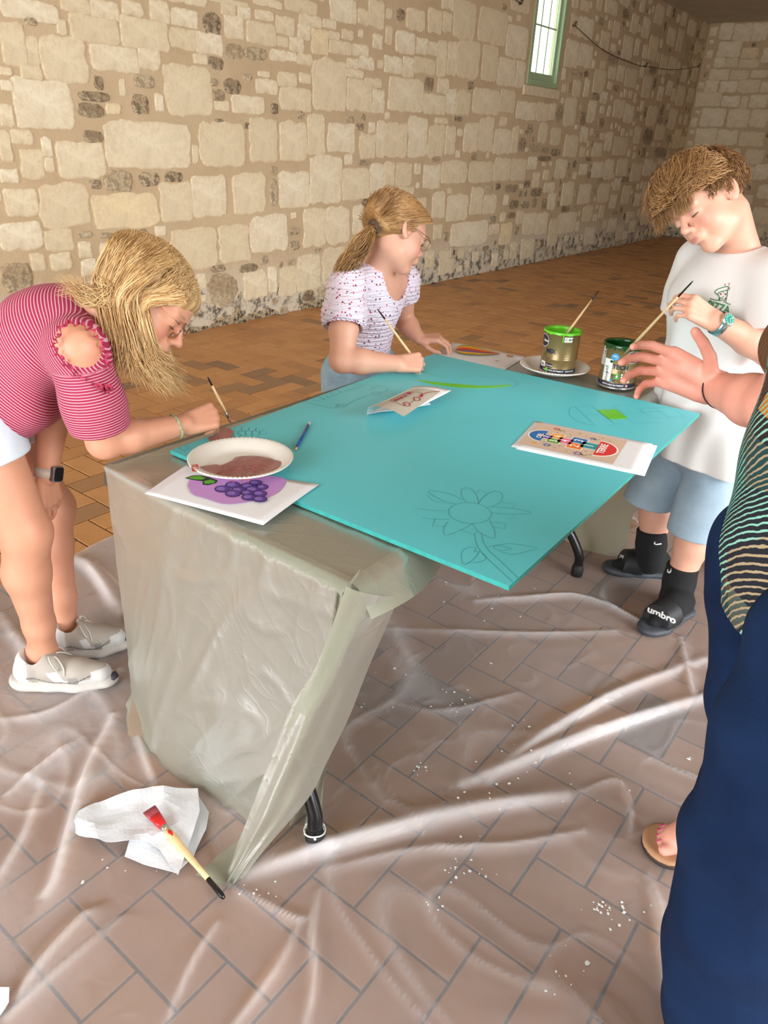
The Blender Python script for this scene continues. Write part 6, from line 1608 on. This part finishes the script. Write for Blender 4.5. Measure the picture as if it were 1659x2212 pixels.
chs = nk + V3(.0, .01, -.13) + fw3 * .01; pel = hpc + V3(0, 0, .05)
g = Grid((.50, 1.66, -.01), (1.22, 2.44, 1.36), .0034)
g.cone(pel, chs, .108, .112, .03, flat=(fw3, 1.3)); g.cone(chs, nk, .10, .05, .03, flat=(fw3, 1.3)); g.cone(shR, shL, .046, .046, .04)
P3 = head(g, h3, m3_, S3, ear_k=.003)
g.cone(nk, P3(-.034, 0, -.05), .056, .052, .02)
g.chain([shL, elL], [.046, .038], .02); g.chain([elL, elL * .62 + wrL * .38, wrL], [.038, .0385, .026], .012)
g.chain([shR, elR], [.046, .036], .02); g.chain([elR, wrR], [.036, .024], .01)
for kn, an, hp_ in ((knL, anL, hpL), (knR, anR, hpR)): g.cone(hp_, kn, .064, .050, .02); g.chain([kn, kn * .62 + an * .38 - fw3 * .014, kn * .25 + an * .75, an], [.049, .050, .040, .036], .02)
XL = unit(A3(at(1474, 650, 1.895)) - wrL)
t3 = hand(g, wrL, XL, (-.25, -.72, .62), False, .90, ((40, 50, 28), (44, 52, 30), (48, 52, 30), (52, 50, 30)), .1, ((30, -40), (6, -30), (0, -18)))
hand(g, wrR, V3(-.1, 0, -1), (0, 1, 0), True, .9)
slL = (atz(1478, 1322), atz(1396, 1368)); slR = (atz(1438, 1243), atz(1314, 1232))
b3, Pw = g.mesh('body', M_SKIN_PALE, p3); face_attrs(b3, Pw, h3, m3_, S3); lashes(P3, p3, M_LASH, (1, -1))
# --- oversized T-shirt
M_TEE = plain('white cotton tee', srgb(216, 214, 212), .85, vary=.02, scale=8)
hem = hpc + V3(0, 0, -.02)
sleL = shL * .32 + elL * .68; sleR = shR * .25 + elR * .75
def tee():
    g = Grid((.58, 1.66, .44), (1.30, 2.46, 1.15), .004)
    g.chain([shL, shL * .6 + elL * .4, sleL + unit(elL - shL) * .04], [.064, .074, .084], .035); g.chain([shR, shR * .6 + elR * .4, sleR + unit(elR - shR) * .03], [.064, .072, .078], .035)
    g.half(sleL, elL - shL, .003, lo=sleL - .14, hi=sleL + .14); g.cone(sleL + unit(elL - shL) * .02, sleL - unit(elL - shL) * .03, .072, .066, .004, 'carve')
    g.half(sleR, elR - shR, .003, lo=sleR - .11, hi=sleR + .11)
    g.cone(hem, hem * .5 + chs * .5, .176, .150, .02, flat=(fw3, 1.22)); g.cone(hem * .5 + chs * .5, chs, .150, .142, .03, flat=(fw3, 1.22)); g.cone(chs, nk + V3(0, 0, -.035), .135, .075, .04, flat=(fw3, 1.15)); g.cone(shR, shL, .058, .058, .05)
    g.cone(hem + V3(0, 0, -.1), hem, .180, .176, .02, flat=(fw3, 1.2))
    g.half(hem + V3(0, 0, -.010), (-.1, .1, -1), .003)
    g.ell(nk + fw3 * .02 + V3(0, 0, .036), (.072, .078, .044), frame(fw3, V3(0, 0, 1) + fw3 * .35), .006, 'carve')
    def wr(P):
        q = P - A3(hem); z = q[:, 2]; a = np.arctan2(q @ lt3, q @ fw3); low = np.clip(1 - z / .45, 0, 1)
        amp = .010 * low * np.sin(a * 6 + z * 9) + .005 * np.sin(a * 11 - z * 22 + 2 * np.sin(z * 14)) * np.clip(1.2 - z / .5, 0, 1)
        n = q - np.outer(z, V3(0, 0, 1)); n /= np.linalg.norm(n, axis=1)[:, None] + 1e-6
        return P + n * amp[:, None]
    return g.mesh('tee', M_TEE, p3, warp=wr)
tee3, Pt = tee()
col_ = [Vector(nk + fw3 * .02 + (fw3 * math.cos(t) * .066 + lt3 * math.sin(t) * .074) + V3(0, 0, -.004 - .018 * math.cos(t))) for t in np.linspace(0, 2 * PI, 48)]
# --- chest print: follows the front of the tee
from mathutils.bvhtree import BVHTree
bv = BVHTree.FromPolygons([tuple(p) for p in Pt], [tuple(q.vertices) for q in tee3.data.polygons])
def on_tee(px, py, off=.0015):
    d = (at(px, py, 2.0) - CAM_C).normalized(); hit = bv.ray_cast(CAM_C, d)
    if hit[0] is None: return at(px, py, 1.95)
    return hit[0] - d * off
g7 = zmap(1420, 590, .14406)
M_PG, M_PR = plain('print green', srgb(38, 120, 62), .7), plain('print red', srgb(172, 36, 56), .7)
pr = mesh('pizza_print', *tube_geo([on_tee(*g7(x, y)) for x, y in sm([(790, 383), (910, 408), (925, 350), (890, 315), (860, 290), (890, 250), (960, 220), (1050, 200), (1068, 215), (1055, 250), (1045, 330), (1030, 440), (1095, 468)], 4)], .0011, 5), M_PG, p3, True, True)
for ln in ([(900, 315), (920, 295), (960, 275), (1055, 255)], [(930, 415), (945, 365), (975, 370), (965, 410), (930, 415)], [(985, 400), (1010, 415), (990, 430), (1015, 440)], [(985, 290), (1000, 292)], [(975, 352), (995, 350)]): tube('print_line', [on_tee(*g7(x, y)) for x, y in ln], .0010, M_PG, pr, 5)
for x, y in ((950, 313), (1020, 315), (1020, 382)): v, f = tube_geo([on_tee(*g7(x - 14, y)), on_tee(*g7(x, y)), on_tee(*g7(x + 14, y))], [.0008, .0028, .0008], 8); mesh('tomato_spot', v, f, M_PR, pr, True, True)
for x, y in ((1015, 175), (1075, 165), (1080, 235)): tube('steam', [on_tee(*g7(x + 8, y - 20)), on_tee(*g7(x - 4, y)), on_tee(*g7(x, y + 18))], .0008, M_PR, pr, 5)
def wrap_text(s, o_px, x_px, y_px, size, mat, parent, surf, bold, name='lettering', shear=0.0):
    v, f = text_geo(s, 1.0, bold, 'LEFT', shear)
    x0 = min(q.x for q in v); x1 = max(q.x for q in v); y0 = min(q.y for q in v); y1 = max(q.y for q in v); V = []
    for q in v:
        u_, w_ = (q.x - x0) / (x1 - x0), (q.y - y0) / (y1 - y0)
        V.append(surf(o_px[0] + (x_px[0] - o_px[0]) * u_ + (y_px[0] - o_px[0]) * w_, o_px[1] + (x_px[1] - o_px[1]) * u_ + (y_px[1] - o_px[1]) * w_))
    return mesh(name, V, f, mat, parent, False, True)
wrap_text('PIZZA', g7(745, 520), g7(1075, 620), g7(775, 402), 1, M_PG, pr, on_tee, .025)
# --- denim shorts
def denim_mat():
    t = NT('bleached denim'); n1 = t.noise(6, 4, .6); n2 = t.noise(150, 3, .6)
    c = t.ramp(n1, [(.3, srgb(138, 160, 176)), (.7, srgb(176, 196, 210))]); c = t.mix(t.math('MULTIPLY', n2, .3), c, srgb(120, 142, 160)); t.set(Base_Color=c, Roughness=.9); t.bump(n2, .25, .002); return t.m
M_DENIM = denim_mat(); M_SEAM = plain('denim seam', srgb(112, 134, 152), .9)
hmL, hmR = A3(at(1506, 1150, 1.985)), A3(at(1400, 1083, 2.165))
g = Grid((.66, 1.80, .18), (1.22, 2.36, .62), .004)
g.cone(hpc + V3(0, 0, .06), hpc, .105, .110, .02, flat=(fw3, 1.12))
for h_, e_, r_ in ((hpL, hmL, .088), (hpR, hmR, .076)):
    dd = unit(e_ - h_); g.cone(h_, e_ + dd * .06, .082, r_ + .004, .02); lo_, hi_ = e_ - .13, e_ + .13
for h_, e_, r_ in ((hpL, hmL, .088), (hpR, hmR, .076)):
    dd = unit(e_ - h_); lo_, hi_ = e_ - .13, e_ + .13; cy = (hmL[1] + hmR[1]) / 2
    if h_ is hpL: hi_[1] = cy
    else: lo_[1] = cy
    lo_[2] = .1
    g.half(e_ + dd * .004, dd * .5 + V3(0, 0, -.6), .003, lo=lo_, hi=hi_); g.cone(e_ + dd * .03, e_ - dd * .03, r_ - .008, r_ - .014, .004, 'carve')
g.mesh('denim_shorts', M_DENIM, p3)
# --- socks and slides
M_BSOCK = plain('black ribbed sock', srgb(17, 17, 19), .9, vary=.25, scale=200, bump=.3)
M_SLIDE = plain('black slide rubber', srgb(26, 27, 30), .55, vary=.2, scale=30, bump=.15); M_SLSOLE = plain('grey black sole', srgb(58, 62, 68), .6, vary=.15, scale=30)
M_LOGO = plain('white print', srgb(232, 232, 230), .6)
def sock_slide(heel, toe, an, kn, ztop, txt_px, sw_px):
    H, T = A3(heel), A3(toe); X = unit(T - H); L = np.linalg.norm(T - H); Y = np.cross(V3(0, 0, 1), X); Q = lambda x, y, z: H + X * x * L + Y * y + V3(0, 0, z)
    lo, hi = np.minimum(np.minimum(H, T), an) - .09, np.maximum(np.maximum(H, T), an) + .09; lo[2] = 0; hi[2] = .26
    g = Grid(lo, hi, .0032); up = unit(kn - an)
    g.chain([Q(.16, 0, .055), Q(.45, 0, .052), Q(.70, 0, .036), Q(.86, 0, .030)], [.034, .035, .029, .020], .012, flat=((0, 0, 1), 1.3)); top = an + up * ((ztop - an[2]) / up[2])
    g.chain([Q(.20, 0, .06), an, an + (top - an) * .5, top + up * .04], [.036, .040, .047, .051], .02); g.cone(Q(.42, 0, .06), an, .036, .036, .03)
    g.half(top, up, .003)
    so, Ps = g.mesh('sock', M_BSOCK, p3)
    u = Grid(lo, hi, .0032)
    u.chain([Q(.08, 0, .014), Q(.45, 0, .013), Q(.78, 0, .013), Q(.92, 0, .014)], [.040, .040, .046, .040], .01, flat=((0, 0, 1), 2.0)); u.half(Q(0, 0, .002), (0, 0, -1)); u.half(Q(0, 0, .026), (0, 0, 1), .004)
    sl, _ = u.mesh('slide', M_SLSOLE, p3)
    s = Grid(lo, hi, .0032)
    s.chain([Q(.40, 0, .042), Q(.86, 0, .034)], [.050, .047], .01, flat=((0, 0, 1), 1.0)); s.half(Q(.48, 0, .05), -X + V3(0, 0, .1), .003); s.half(Q(.82, 0, .04), X + V3(0, 0, .2), .003); s.half(Q(0, 0, .012), (0, 0, -1))
    st, Pp = s.mesh('strap', M_SLIDE, sl)
    b = BVHTree.FromPolygons([tuple(p) for p in Pp], [tuple(q.vertices) for q in st.data.polygons]); bs = BVHTree.FromPolygons([tuple(p) for p in Ps], [tuple(q.vertices) for q in so.data.polygons])
    def sf(bb):
        def fn(px, py):
            d = (at(px, py, 2.0) - CAM_C).normalized(); h = bb.ray_cast(CAM_C, d)
            return (h[0] - d * .0012) if h[0] is not None else Vector((bb.find_nearest(at(px, py, X.mean() * 0 + (H[1] + T[1]) / 2)))[0])
        return fn
    wrap_text('umbro', *txt_px, 1, M_LOGO, sl, sf(b), .035)
    fs = sf(bs); V = [fs(*p) for p in sw_px]; n = len(V)
    mesh('swoosh_mark', V, [(i, i + 1, n - 2 - i, n - 1 - i) for i in range(n // 2 - 1)], M_LOGO, so, False, True)
g5 = zmap(1240, 850, .2577)
sock_slide(slL[0], slL[1], anL, knL, .150, (g5(612, 1830), g5(848, 1935), g5(625, 1775)), [g5(*p) for p in ((790, 1470), (788, 1485), (795, 1495), (805, 1490), (812, 1470), (816, 1465), (815, 1495), (800, 1508), (782, 1500), (780, 1478))])
sock_slide(slR[0], slR[1], anR, knR, .178, (g5(362, 1345), g5(362, 1440), g5(395, 1350)), [g5(*p) for p in ((685, 1243), (676, 1252), (690, 1262), (730, 1255), (785, 1245), (785, 1252), (730, 1266), (690, 1270), (668, 1262), (672, 1245))])
# --- steel watch with a green dial
st, W_, D_, Fz, S_ = watch(p3, wrL + (elL - wrL) * .10, elL - wrL, (-.05, -.80, .60), .0285, plain('steel bracelet', srgb(126, 160, 166), .3, .85, vary=.3, scale=150), plain('polished steel', srgb(214, 208, 196), .2, .9), plain('green dial', srgb(34, 136, 120), .15), False, .009)
for k in range(12):
    a = 2 * PI * k / 12; c = W_ + Fz * (.0285 + .0102); tube('hour_mark', [c + (S_ * math.cos(a) + D_ * math.sin(a)) * .0085, c + (S_ * math.cos(a) + D_ * math.sin(a)) * .0122], .0007, M_LOGO, st, 5)
for a, l in ((.6, .008), (2.4, .011)): c = W_ + Fz * (.0285 + .0106); tube('hand', [c, c + (S_ * math.cos(a) + D_ * math.sin(a)) * l], .0006, M_LOGO, st, 5)
# --- tousled hair
M_BROWN = hair_mat('light brown hair', srgb(92, 62, 36), srgb(148, 106, 64), srgb(200, 156, 102))
cap3 = hair_cap(h3, m3_, S3, [((.080, 0, .030), (.8, 0, -.6)), ((-.02, 0, -.030), (.25, 0, -.97)), ((.035, 0, -.004), (.75, 0, -.66))], mat=M_BROWN, parent=p3, ex=[((.05, 0, .060), (.050, .066, .044)), ((-.06, 0, .06), (.05, .06, .055))])
cv = []; rh = random.Random(41)
for k in range(4200):
    j = lambda q: rh.uniform(-q, q)
    th = rh.uniform(-PI, PI); ph = rh.random() ** .6 * 1.72
    n_ = V3(math.sin(ph) * math.cos(th), math.sin(ph) * math.sin(th), math.cos(ph)); r0 = V3(-.018 + .099 * n_[0], .081 * n_[1], .036 + .088 * n_[2])
    if r0[2] < -.025 or (r0[0] > .045 and r0[2] < .05): continue
    fwd = r0[0] > -.045 and r0[2] > .03
    if fwd:                                               # top hair combed forward into a heavy fringe
        lift_ = rh.uniform(.004, .024); sw = .022 * math.sin(r0[1] * 60 + r0[0] * 35) + j(.010)
        p1_ = r0 + n_ * lift_ + V3(.03, sw * .3, 0); q = V3(.082 + j(.012), r0[1] * 1.08 + sw, .055 + j(.015)); e = V3(.098 + j(.008), r0[1] * 1.1 + sw * 1.2, .014 + rh.uniform(-.012, .026))
        if r0[0] < .02: q = V3(r0[0] + .055 + j(.015), r0[1] * 1.15 + sw, r0[2] * .9 + .022 + j(.014)); e = V3(r0[0] + .095 + j(.015), r0[1] * 1.2 + sw * 1.3, r0[2] * .62 + .018 + j(.018))
        pts = [r0, p1_, q, e]
    else:
        L = (rh.uniform(.026, .048) if abs(r0[1]) < .05 else rh.uniform(.014, .026)) if r0[2] > .02 else rh.uniform(.008, .016)
        if abs(r0[1]) > .05 and r0[0] > -.03 and r0[2] < .04: L = rh.uniform(.006, .013)
        t_ = V3(.25 + j(.5), j(.4), -1); t_ -= n_ * (t_ @ n_); t_ = unit(t_)
        pts = [r0, r0 + t_ * L * .5 + n_ * .009, r0 + t_ * L + n_ * (.006 + j(.005))]
    cv.append((catmull([Vector(P3(*p)) for p in pts], 5), rh.uniform(.0006, .0012), min(1, max(0, rh.gauss(.42 + (.2 if fwd else -.08), .24)))))
for k in range(1100):
    x0, z0, sd_ = rh.uniform(-.075, .042), rh.uniform(-.012, .062), rh.choice((-1, 1))
    if x0 > .0 and z0 < .004 + .3 * (.04 - abs(x0)): continue
    y0 = .081 * math.sqrt(max(.05, 1 - ((x0 + .018) / .1) ** 2 - ((z0 - .036) / .09) ** 2)); r0 = V3(x0, sd_ * y0, z0)
    pts = [r0, r0 + V3(.004 + rh.uniform(-.004, .006), sd_ * .004, -.006), r0 + V3(.008 + rh.uniform(-.008, .010), sd_ * .0035, -.016 + rh.uniform(-.006, .006))]
    cv.append((catmull([Vector(P3(*p)) for p in pts], 3), rh.uniform(.0006, .0012), min(1, max(0, rh.gauss(.3, .2)))))
strands('hair_locks', cv, M_BROWN, cap3)
brush('paint_brush', can2.location + Vector((-.012, -.02, .082)), at(1497, 607, 1.81), .0033, 'slim wooden brush held by the child in the white tee over the dark green can', M_DGREEN)

# ------------------------------------------------------------------ adult at the right edge
p4 = empty('person', (.78, .92, 0), 0, 'adult at the right edge in patterned top, dark jeans and thong sandals, hand reaching out', 'person')
M_SKIN4 = skin_mat('skin warm', srgb(226, 160, 140), srgb(206, 124, 106))
fw4 = unit(V3(-.95, .30, 0)); lt4 = unit(np.cross(V3(0, 0, 1), fw4))
hp4 = V3(.705, .95, .74); hpR, hpL = hp4 - lt4 * .09, hp4 + lt4 * .09
nk = V3(.69, 1.0, 1.25); shR, shL = nk - lt4 * .17 + V3(.02, 0, -.04), nk + lt4 * .17 + V3(.02, 0, -.04)
elR, wrR = A3(at(1672, 880, 1.12)), A3(at(1542, 838, 1.30))
elL, wrL = shL + V3(.08, -.03, -.25), shL + V3(-.05, -.02, -.42)
LR = [A3(at(1662, 1200, 1.0)), A3(at(1648, 1400, 1.0)), A3(at(1634, 1540, 1.0)), A3(at(1640, 1660, 1.01)), A3(at(1588, 1772, 1.015))]; LL = [A3(at(1800, 1400, .80)), A3(at(1722, 1600, .73)), A3(at(1684, 1700, .71)), A3(at(1640, 1820, .69)), A3(at(1612, 1950, .675)), A3(at(1592, 2090, .665)), A3(at(1590, 2230, .66))]
knR, anR = LR[2], V3(.70, 1.02, .075); knL, anL = LL[2], V3(LL[5][0] + .02, .66, .08)
h4 = nk + V3(-.06, .02, .17); m4 = frame(V3(-.9, .3, -.3), (-.2, 0, 1))
chs = nk + V3(0, 0, -.14); pel = hp4 + V3(0, 0, .06)
g = Grid((.30, .50, -.01), (1.12, 1.46, 1.56), .0040)
g.cone(pel, chs, .13, .13, .03, flat=(fw4, 1.2)); g.cone(chs, nk, .12, .055, .03, flat=(fw4, 1.2)); g.cone(shR, shL, .052, .052, .04)
P4 = head(g, h4, m4, 1.05); g.cone(nk, P4(-.028, 0, -.05), .055, .052, .02)
g.chain([shR, elR], [.052, .043], .02); g.chain([elR, elR * .66 + wrR * .34, wrR], [.043, .043, .0285], .012); g.chain([shL, elL], [.052, .043], .02); g.chain([elL, wrL], [.043, .028], .012)
XR = unit(A3(at(1448, 796, 1.33)) - wrR)
hand(g, wrR, XR, (.10, .90, .38), True, 1.15, ((20, 26, 16), (26, 28, 16), (32, 30, 18), (40, 34, 20)), .75, ((62, -12), (46, -14), (36, -10)))
hand(g, wrL, (-.3, 0, -1), (-.2, -1, 0), False, 1.0)
for h_, kn, an in ((hpR, knR, anR), (hpL, knL, anL)):
    g.cone(h_, kn, .09, .062, .02); g.chain([kn, kn * .6 + an * .4, an], [.058, .054, .036], .02)
# right foot with separate toes
def bare_foot(H, T, zf):
    H, T = A3(H), A3(T); X = unit(T - H); L = np.linalg.norm(T - H); Y = np.cross(V3(0, 0, 1), X); Q = lambda x, y, z: H + X * x * L + Y * y + V3(0, 0, z + zf)
    g.chain([Q(.10, 0, .030), Q(.45, 0, .038), Q(.72, 0, .024)], [.030, .032, .030], .015, flat=((0, 0, 1), 1.25)); g.cone(Q(.40, 0, .04), Q(.16, 0, .08), .034, .036, .03)
    return Q, X, Y
QR, XF, YF = bare_foot(atz(1550, 1848), atz(1416, 1838), .022)
tn = [(.96, .022, .0125), (.985, .004, .0085), (.96, -.0105, .0080), (.92, -.0235, .0075), (.86, -.0350, .0070)]
for x, y, r in tn: g.cone(QR(.70, y * .8, .018), QR(x, y, .010), r * 1.05, r, .003)
QL, _, _ = bare_foot(V3(LL[6][0] + .12, .65, 0), V3(LL[6][0] - .085, .66, 0), .022)
b4, Pw = g.mesh('body', M_SKIN4, p4); face_attrs(b4, Pw, h4, m4, 1.05)
M_NAIL = plain('magenta nail polish', srgb(206, 42, 128), .15)
for (x, y, r) in tn:
    c = QR(x + .015, y, .010 + r * .78); a = r * .62
    mesh('nail', [c + XF * (a * math.cos(t)) + YF * (a * .85 * math.sin(t)) + V3(0, 0, -.0022 * math.cos(t) - .001 * abs(math.sin(t))) for t in np.linspace(0, 2 * PI, 12)[:-1]] + [c + V3(0, 0, .0012)], [(k, (k + 1) % 11, 11) for k in range(11)], M_NAIL, p4, True, True)
# --- sandals
M_CORK, M_SSOLE, M_GLIT, M_BUCK = plain('cork footbed', srgb(176, 132, 96), .8, vary=.1), plain('dark sandal sole', srgb(52, 36, 32), .7), plain('glitter strap', srgb(196, 172, 116), .4, .3, vary=.5, scale=400, bump=.5), plain('gold button', srgb(216, 190, 130), .2, .9)
def sandal(Q, X, Y):
    H = Q(0, 0, -.022); lo, hi = H - .3, H + .3; lo[2] = 0; hi[2] = .06
    def slab(name, z0, z1, ext, mat, par):
        u = Grid(lo, hi, .0035); u.chain([Q(.04, 0, (z0 + z1) / 2 - .022), Q(.45, 0, (z0 + z1) / 2 - .022), Q(.82, -.004, (z0 + z1) / 2 - .022)], [.034 + ext, .036 + ext, .049 + ext], .012, flat=((0, 0, 1), .7)); u.half((0, 0, z0), (0, 0, -1)); u.half((0, 0, z1), (0, 0, 1), .004); return u.mesh(name, mat, par)[0]
    s = slab('sandal', .0035, .014, .004, M_SSOLE, p4); slab('footbed', .013, .024, .003, M_CORK, s)
    for q in (-1, 1):
        tube('strap', catmull([Vector(p) for p in (Q(.80, .012, .010), Q(.74, .008, .036), Q(.60, q * .026, .048), Q(.46, q * .042, .026), Q(.42, q * .044, .002))], 6), [.004 + .010 * min(1, k / 6) for k in range(25)], M_GLIT, s, 8, flat=.35)
    tube('button', [Vector(Q(.68, .004, .048)), Vector(Q(.68, .004, .054))], [.007, .0055], M_BUCK, s, 16)
    return s
sandal(QR, XF, YF); sandal(QL, unit(V3(-.2, .02, 0)), unit(np.cross(V3(0, 0, 1), V3(-.2, .02, 0))))
# --- flared dark jeans
def jean4():
    t = NT('dark blue jeans'); n1 = t.noise(4, 4, .6); n2 = t.noise(300, 2)
    c = t.ramp(n1, [(.3, srgb(13, 27, 54)), (.7, srgb(22, 44, 78))]); t.set(Base_Color=c, Roughness=.95, Specular_IOR_Level=.15); t.bump(t.math('ADD', n2, t.noise(9, 3)), .2, .006); return t.m
M_JEAN4 = jean4()
g = Grid((.34, .44, .02), (1.14, 1.34, .98), .0045)
g.cone(hp4 + V3(0, 0, .08), hp4, .145, .150, .02, flat=(fw4, 1.15))
g.chain([hpR] + LR, [.11, .092, .084, .080, .082, .094], .02)
g.chain([hpL] + LL, [.112, .105, .100, .096, .096, .098, .104, .110], .02)
g.half((0, 0, .045), (0, 0, -1), .003)
g.cone((LR[4][0], LR[4][1], .0), (LR[4][0], LR[4][1], .075), .082, .075, .003, 'carve')
g.mesh('jeans', M_JEAN4, p4, warp=lambda P: P + np.stack([.004 * np.sin(P[:, 2] * 34 + P[:, 1] * 20), .004 * np.cos(P[:, 2] * 29), 0 * P[:, 2]], 1))
# --- printed top with feather-like bands
def feather_mat():
    t = NT('feather print'); co = t.coord('Object')
    w1 = t.new('ShaderNodeTexWave', wave_type='BANDS', bands_direction='DIAGONAL'); w1.inputs['Scale'].default_value = 48; w1.inputs['Distortion'].default_value = 2.6; w1.inputs['Detail'].default_value = 3; t.link(co, w1.inputs['Vector'])
    v = t.new('ShaderNodeTexVoronoi', feature='F1'); v.inputs['Scale'].default_value = 11; t.link(co, v.inputs['Vector'])
    sep = t.new('ShaderNodeSeparateColor'); t.link(v.outputs['Color'], sep.inputs[0])
    base = t.ramp(sep.outputs[0], [(0, srgb(20, 24, 36)), (.3, srgb(22, 64, 66)), (.45, srgb(92, 56, 28)), (.6, srgb(74, 84, 76)), (.75, srgb(34, 22, 22)), (.95, srgb(190, 118, 30))], 'CONSTANT')
    line = t.ramp(sep.outputs[1], [(0, srgb(136, 196, 176)), (.4, srgb(168, 150, 118)), (.7, srgb(110, 72, 40))], 'CONSTANT')
    c = t.mix(t.ramp(w1.outputs['Fac'], [(.72, (0, 0, 0, 1)), (.82, (1, 1, 1, 1))]), base, line); t.set(Base_Color=c, Roughness=.85); t.bump(w1.outputs['Fac'], .3, .004); return t.m
M_FEATH = feather_mat()
g = Grid((.42, .50, .64), (1.14, 1.30, 1.32), .0045)
g.cone(hp4 + V3(-.005, 0, .0), chs, .190, .165, .03, flat=(fw4, 1.06)); g.cone(chs, nk + V3(0, 0, -.05), .15, .09, .04, flat=(fw4, 1.15)); g.cone(shR, shL, .066, .066, .05)
g.chain([shR, shR * .35 + elR * .65], [.07, .082], .03); g.chain([shL, shL * .4 + elL * .6], [.07, .08], .03)
g.ell(nk + V3(0, 0, .05), (.085, .085, .06), None, .01, 'carve'); g.half(hp4 + V3(0, 0, -.03), (.25, 0, -1), .004)
g.mesh('printed_top', M_FEATH, p4, warp=lambda P: P + np.stack([.005 * np.sin(P[:, 2] * 30 + P[:, 1] * 26), .005 * np.cos(P[:, 2] * 23), 0 * P[:, 2]], 1))
tube('bracelet', [Vector(wrR + (elR - wrR) * .12 + (A3(CAM_U) * math.cos(t) + unit(np.cross(elR - wrR, CU_)) * math.sin(t)) * .034) for t in np.linspace(0, 2 * PI, 36)], .0014, plain('dark cord', srgb(60, 36, 28), .8), p4, 8)
M_HAIR4 = hair_mat('dark brown hair', srgb(40, 26, 20), srgb(70, 46, 34), srgb(100, 70, 50))
hair_cap(h4, m4, 1.05, [((.08, 0, .045), (.85, 0, -.5)), ((0, 0, -.06), (.4, 0, -.9))], mat=M_HAIR4, parent=p4, ex=[((-.06, 0, -.03), (.05, .075, .08))])
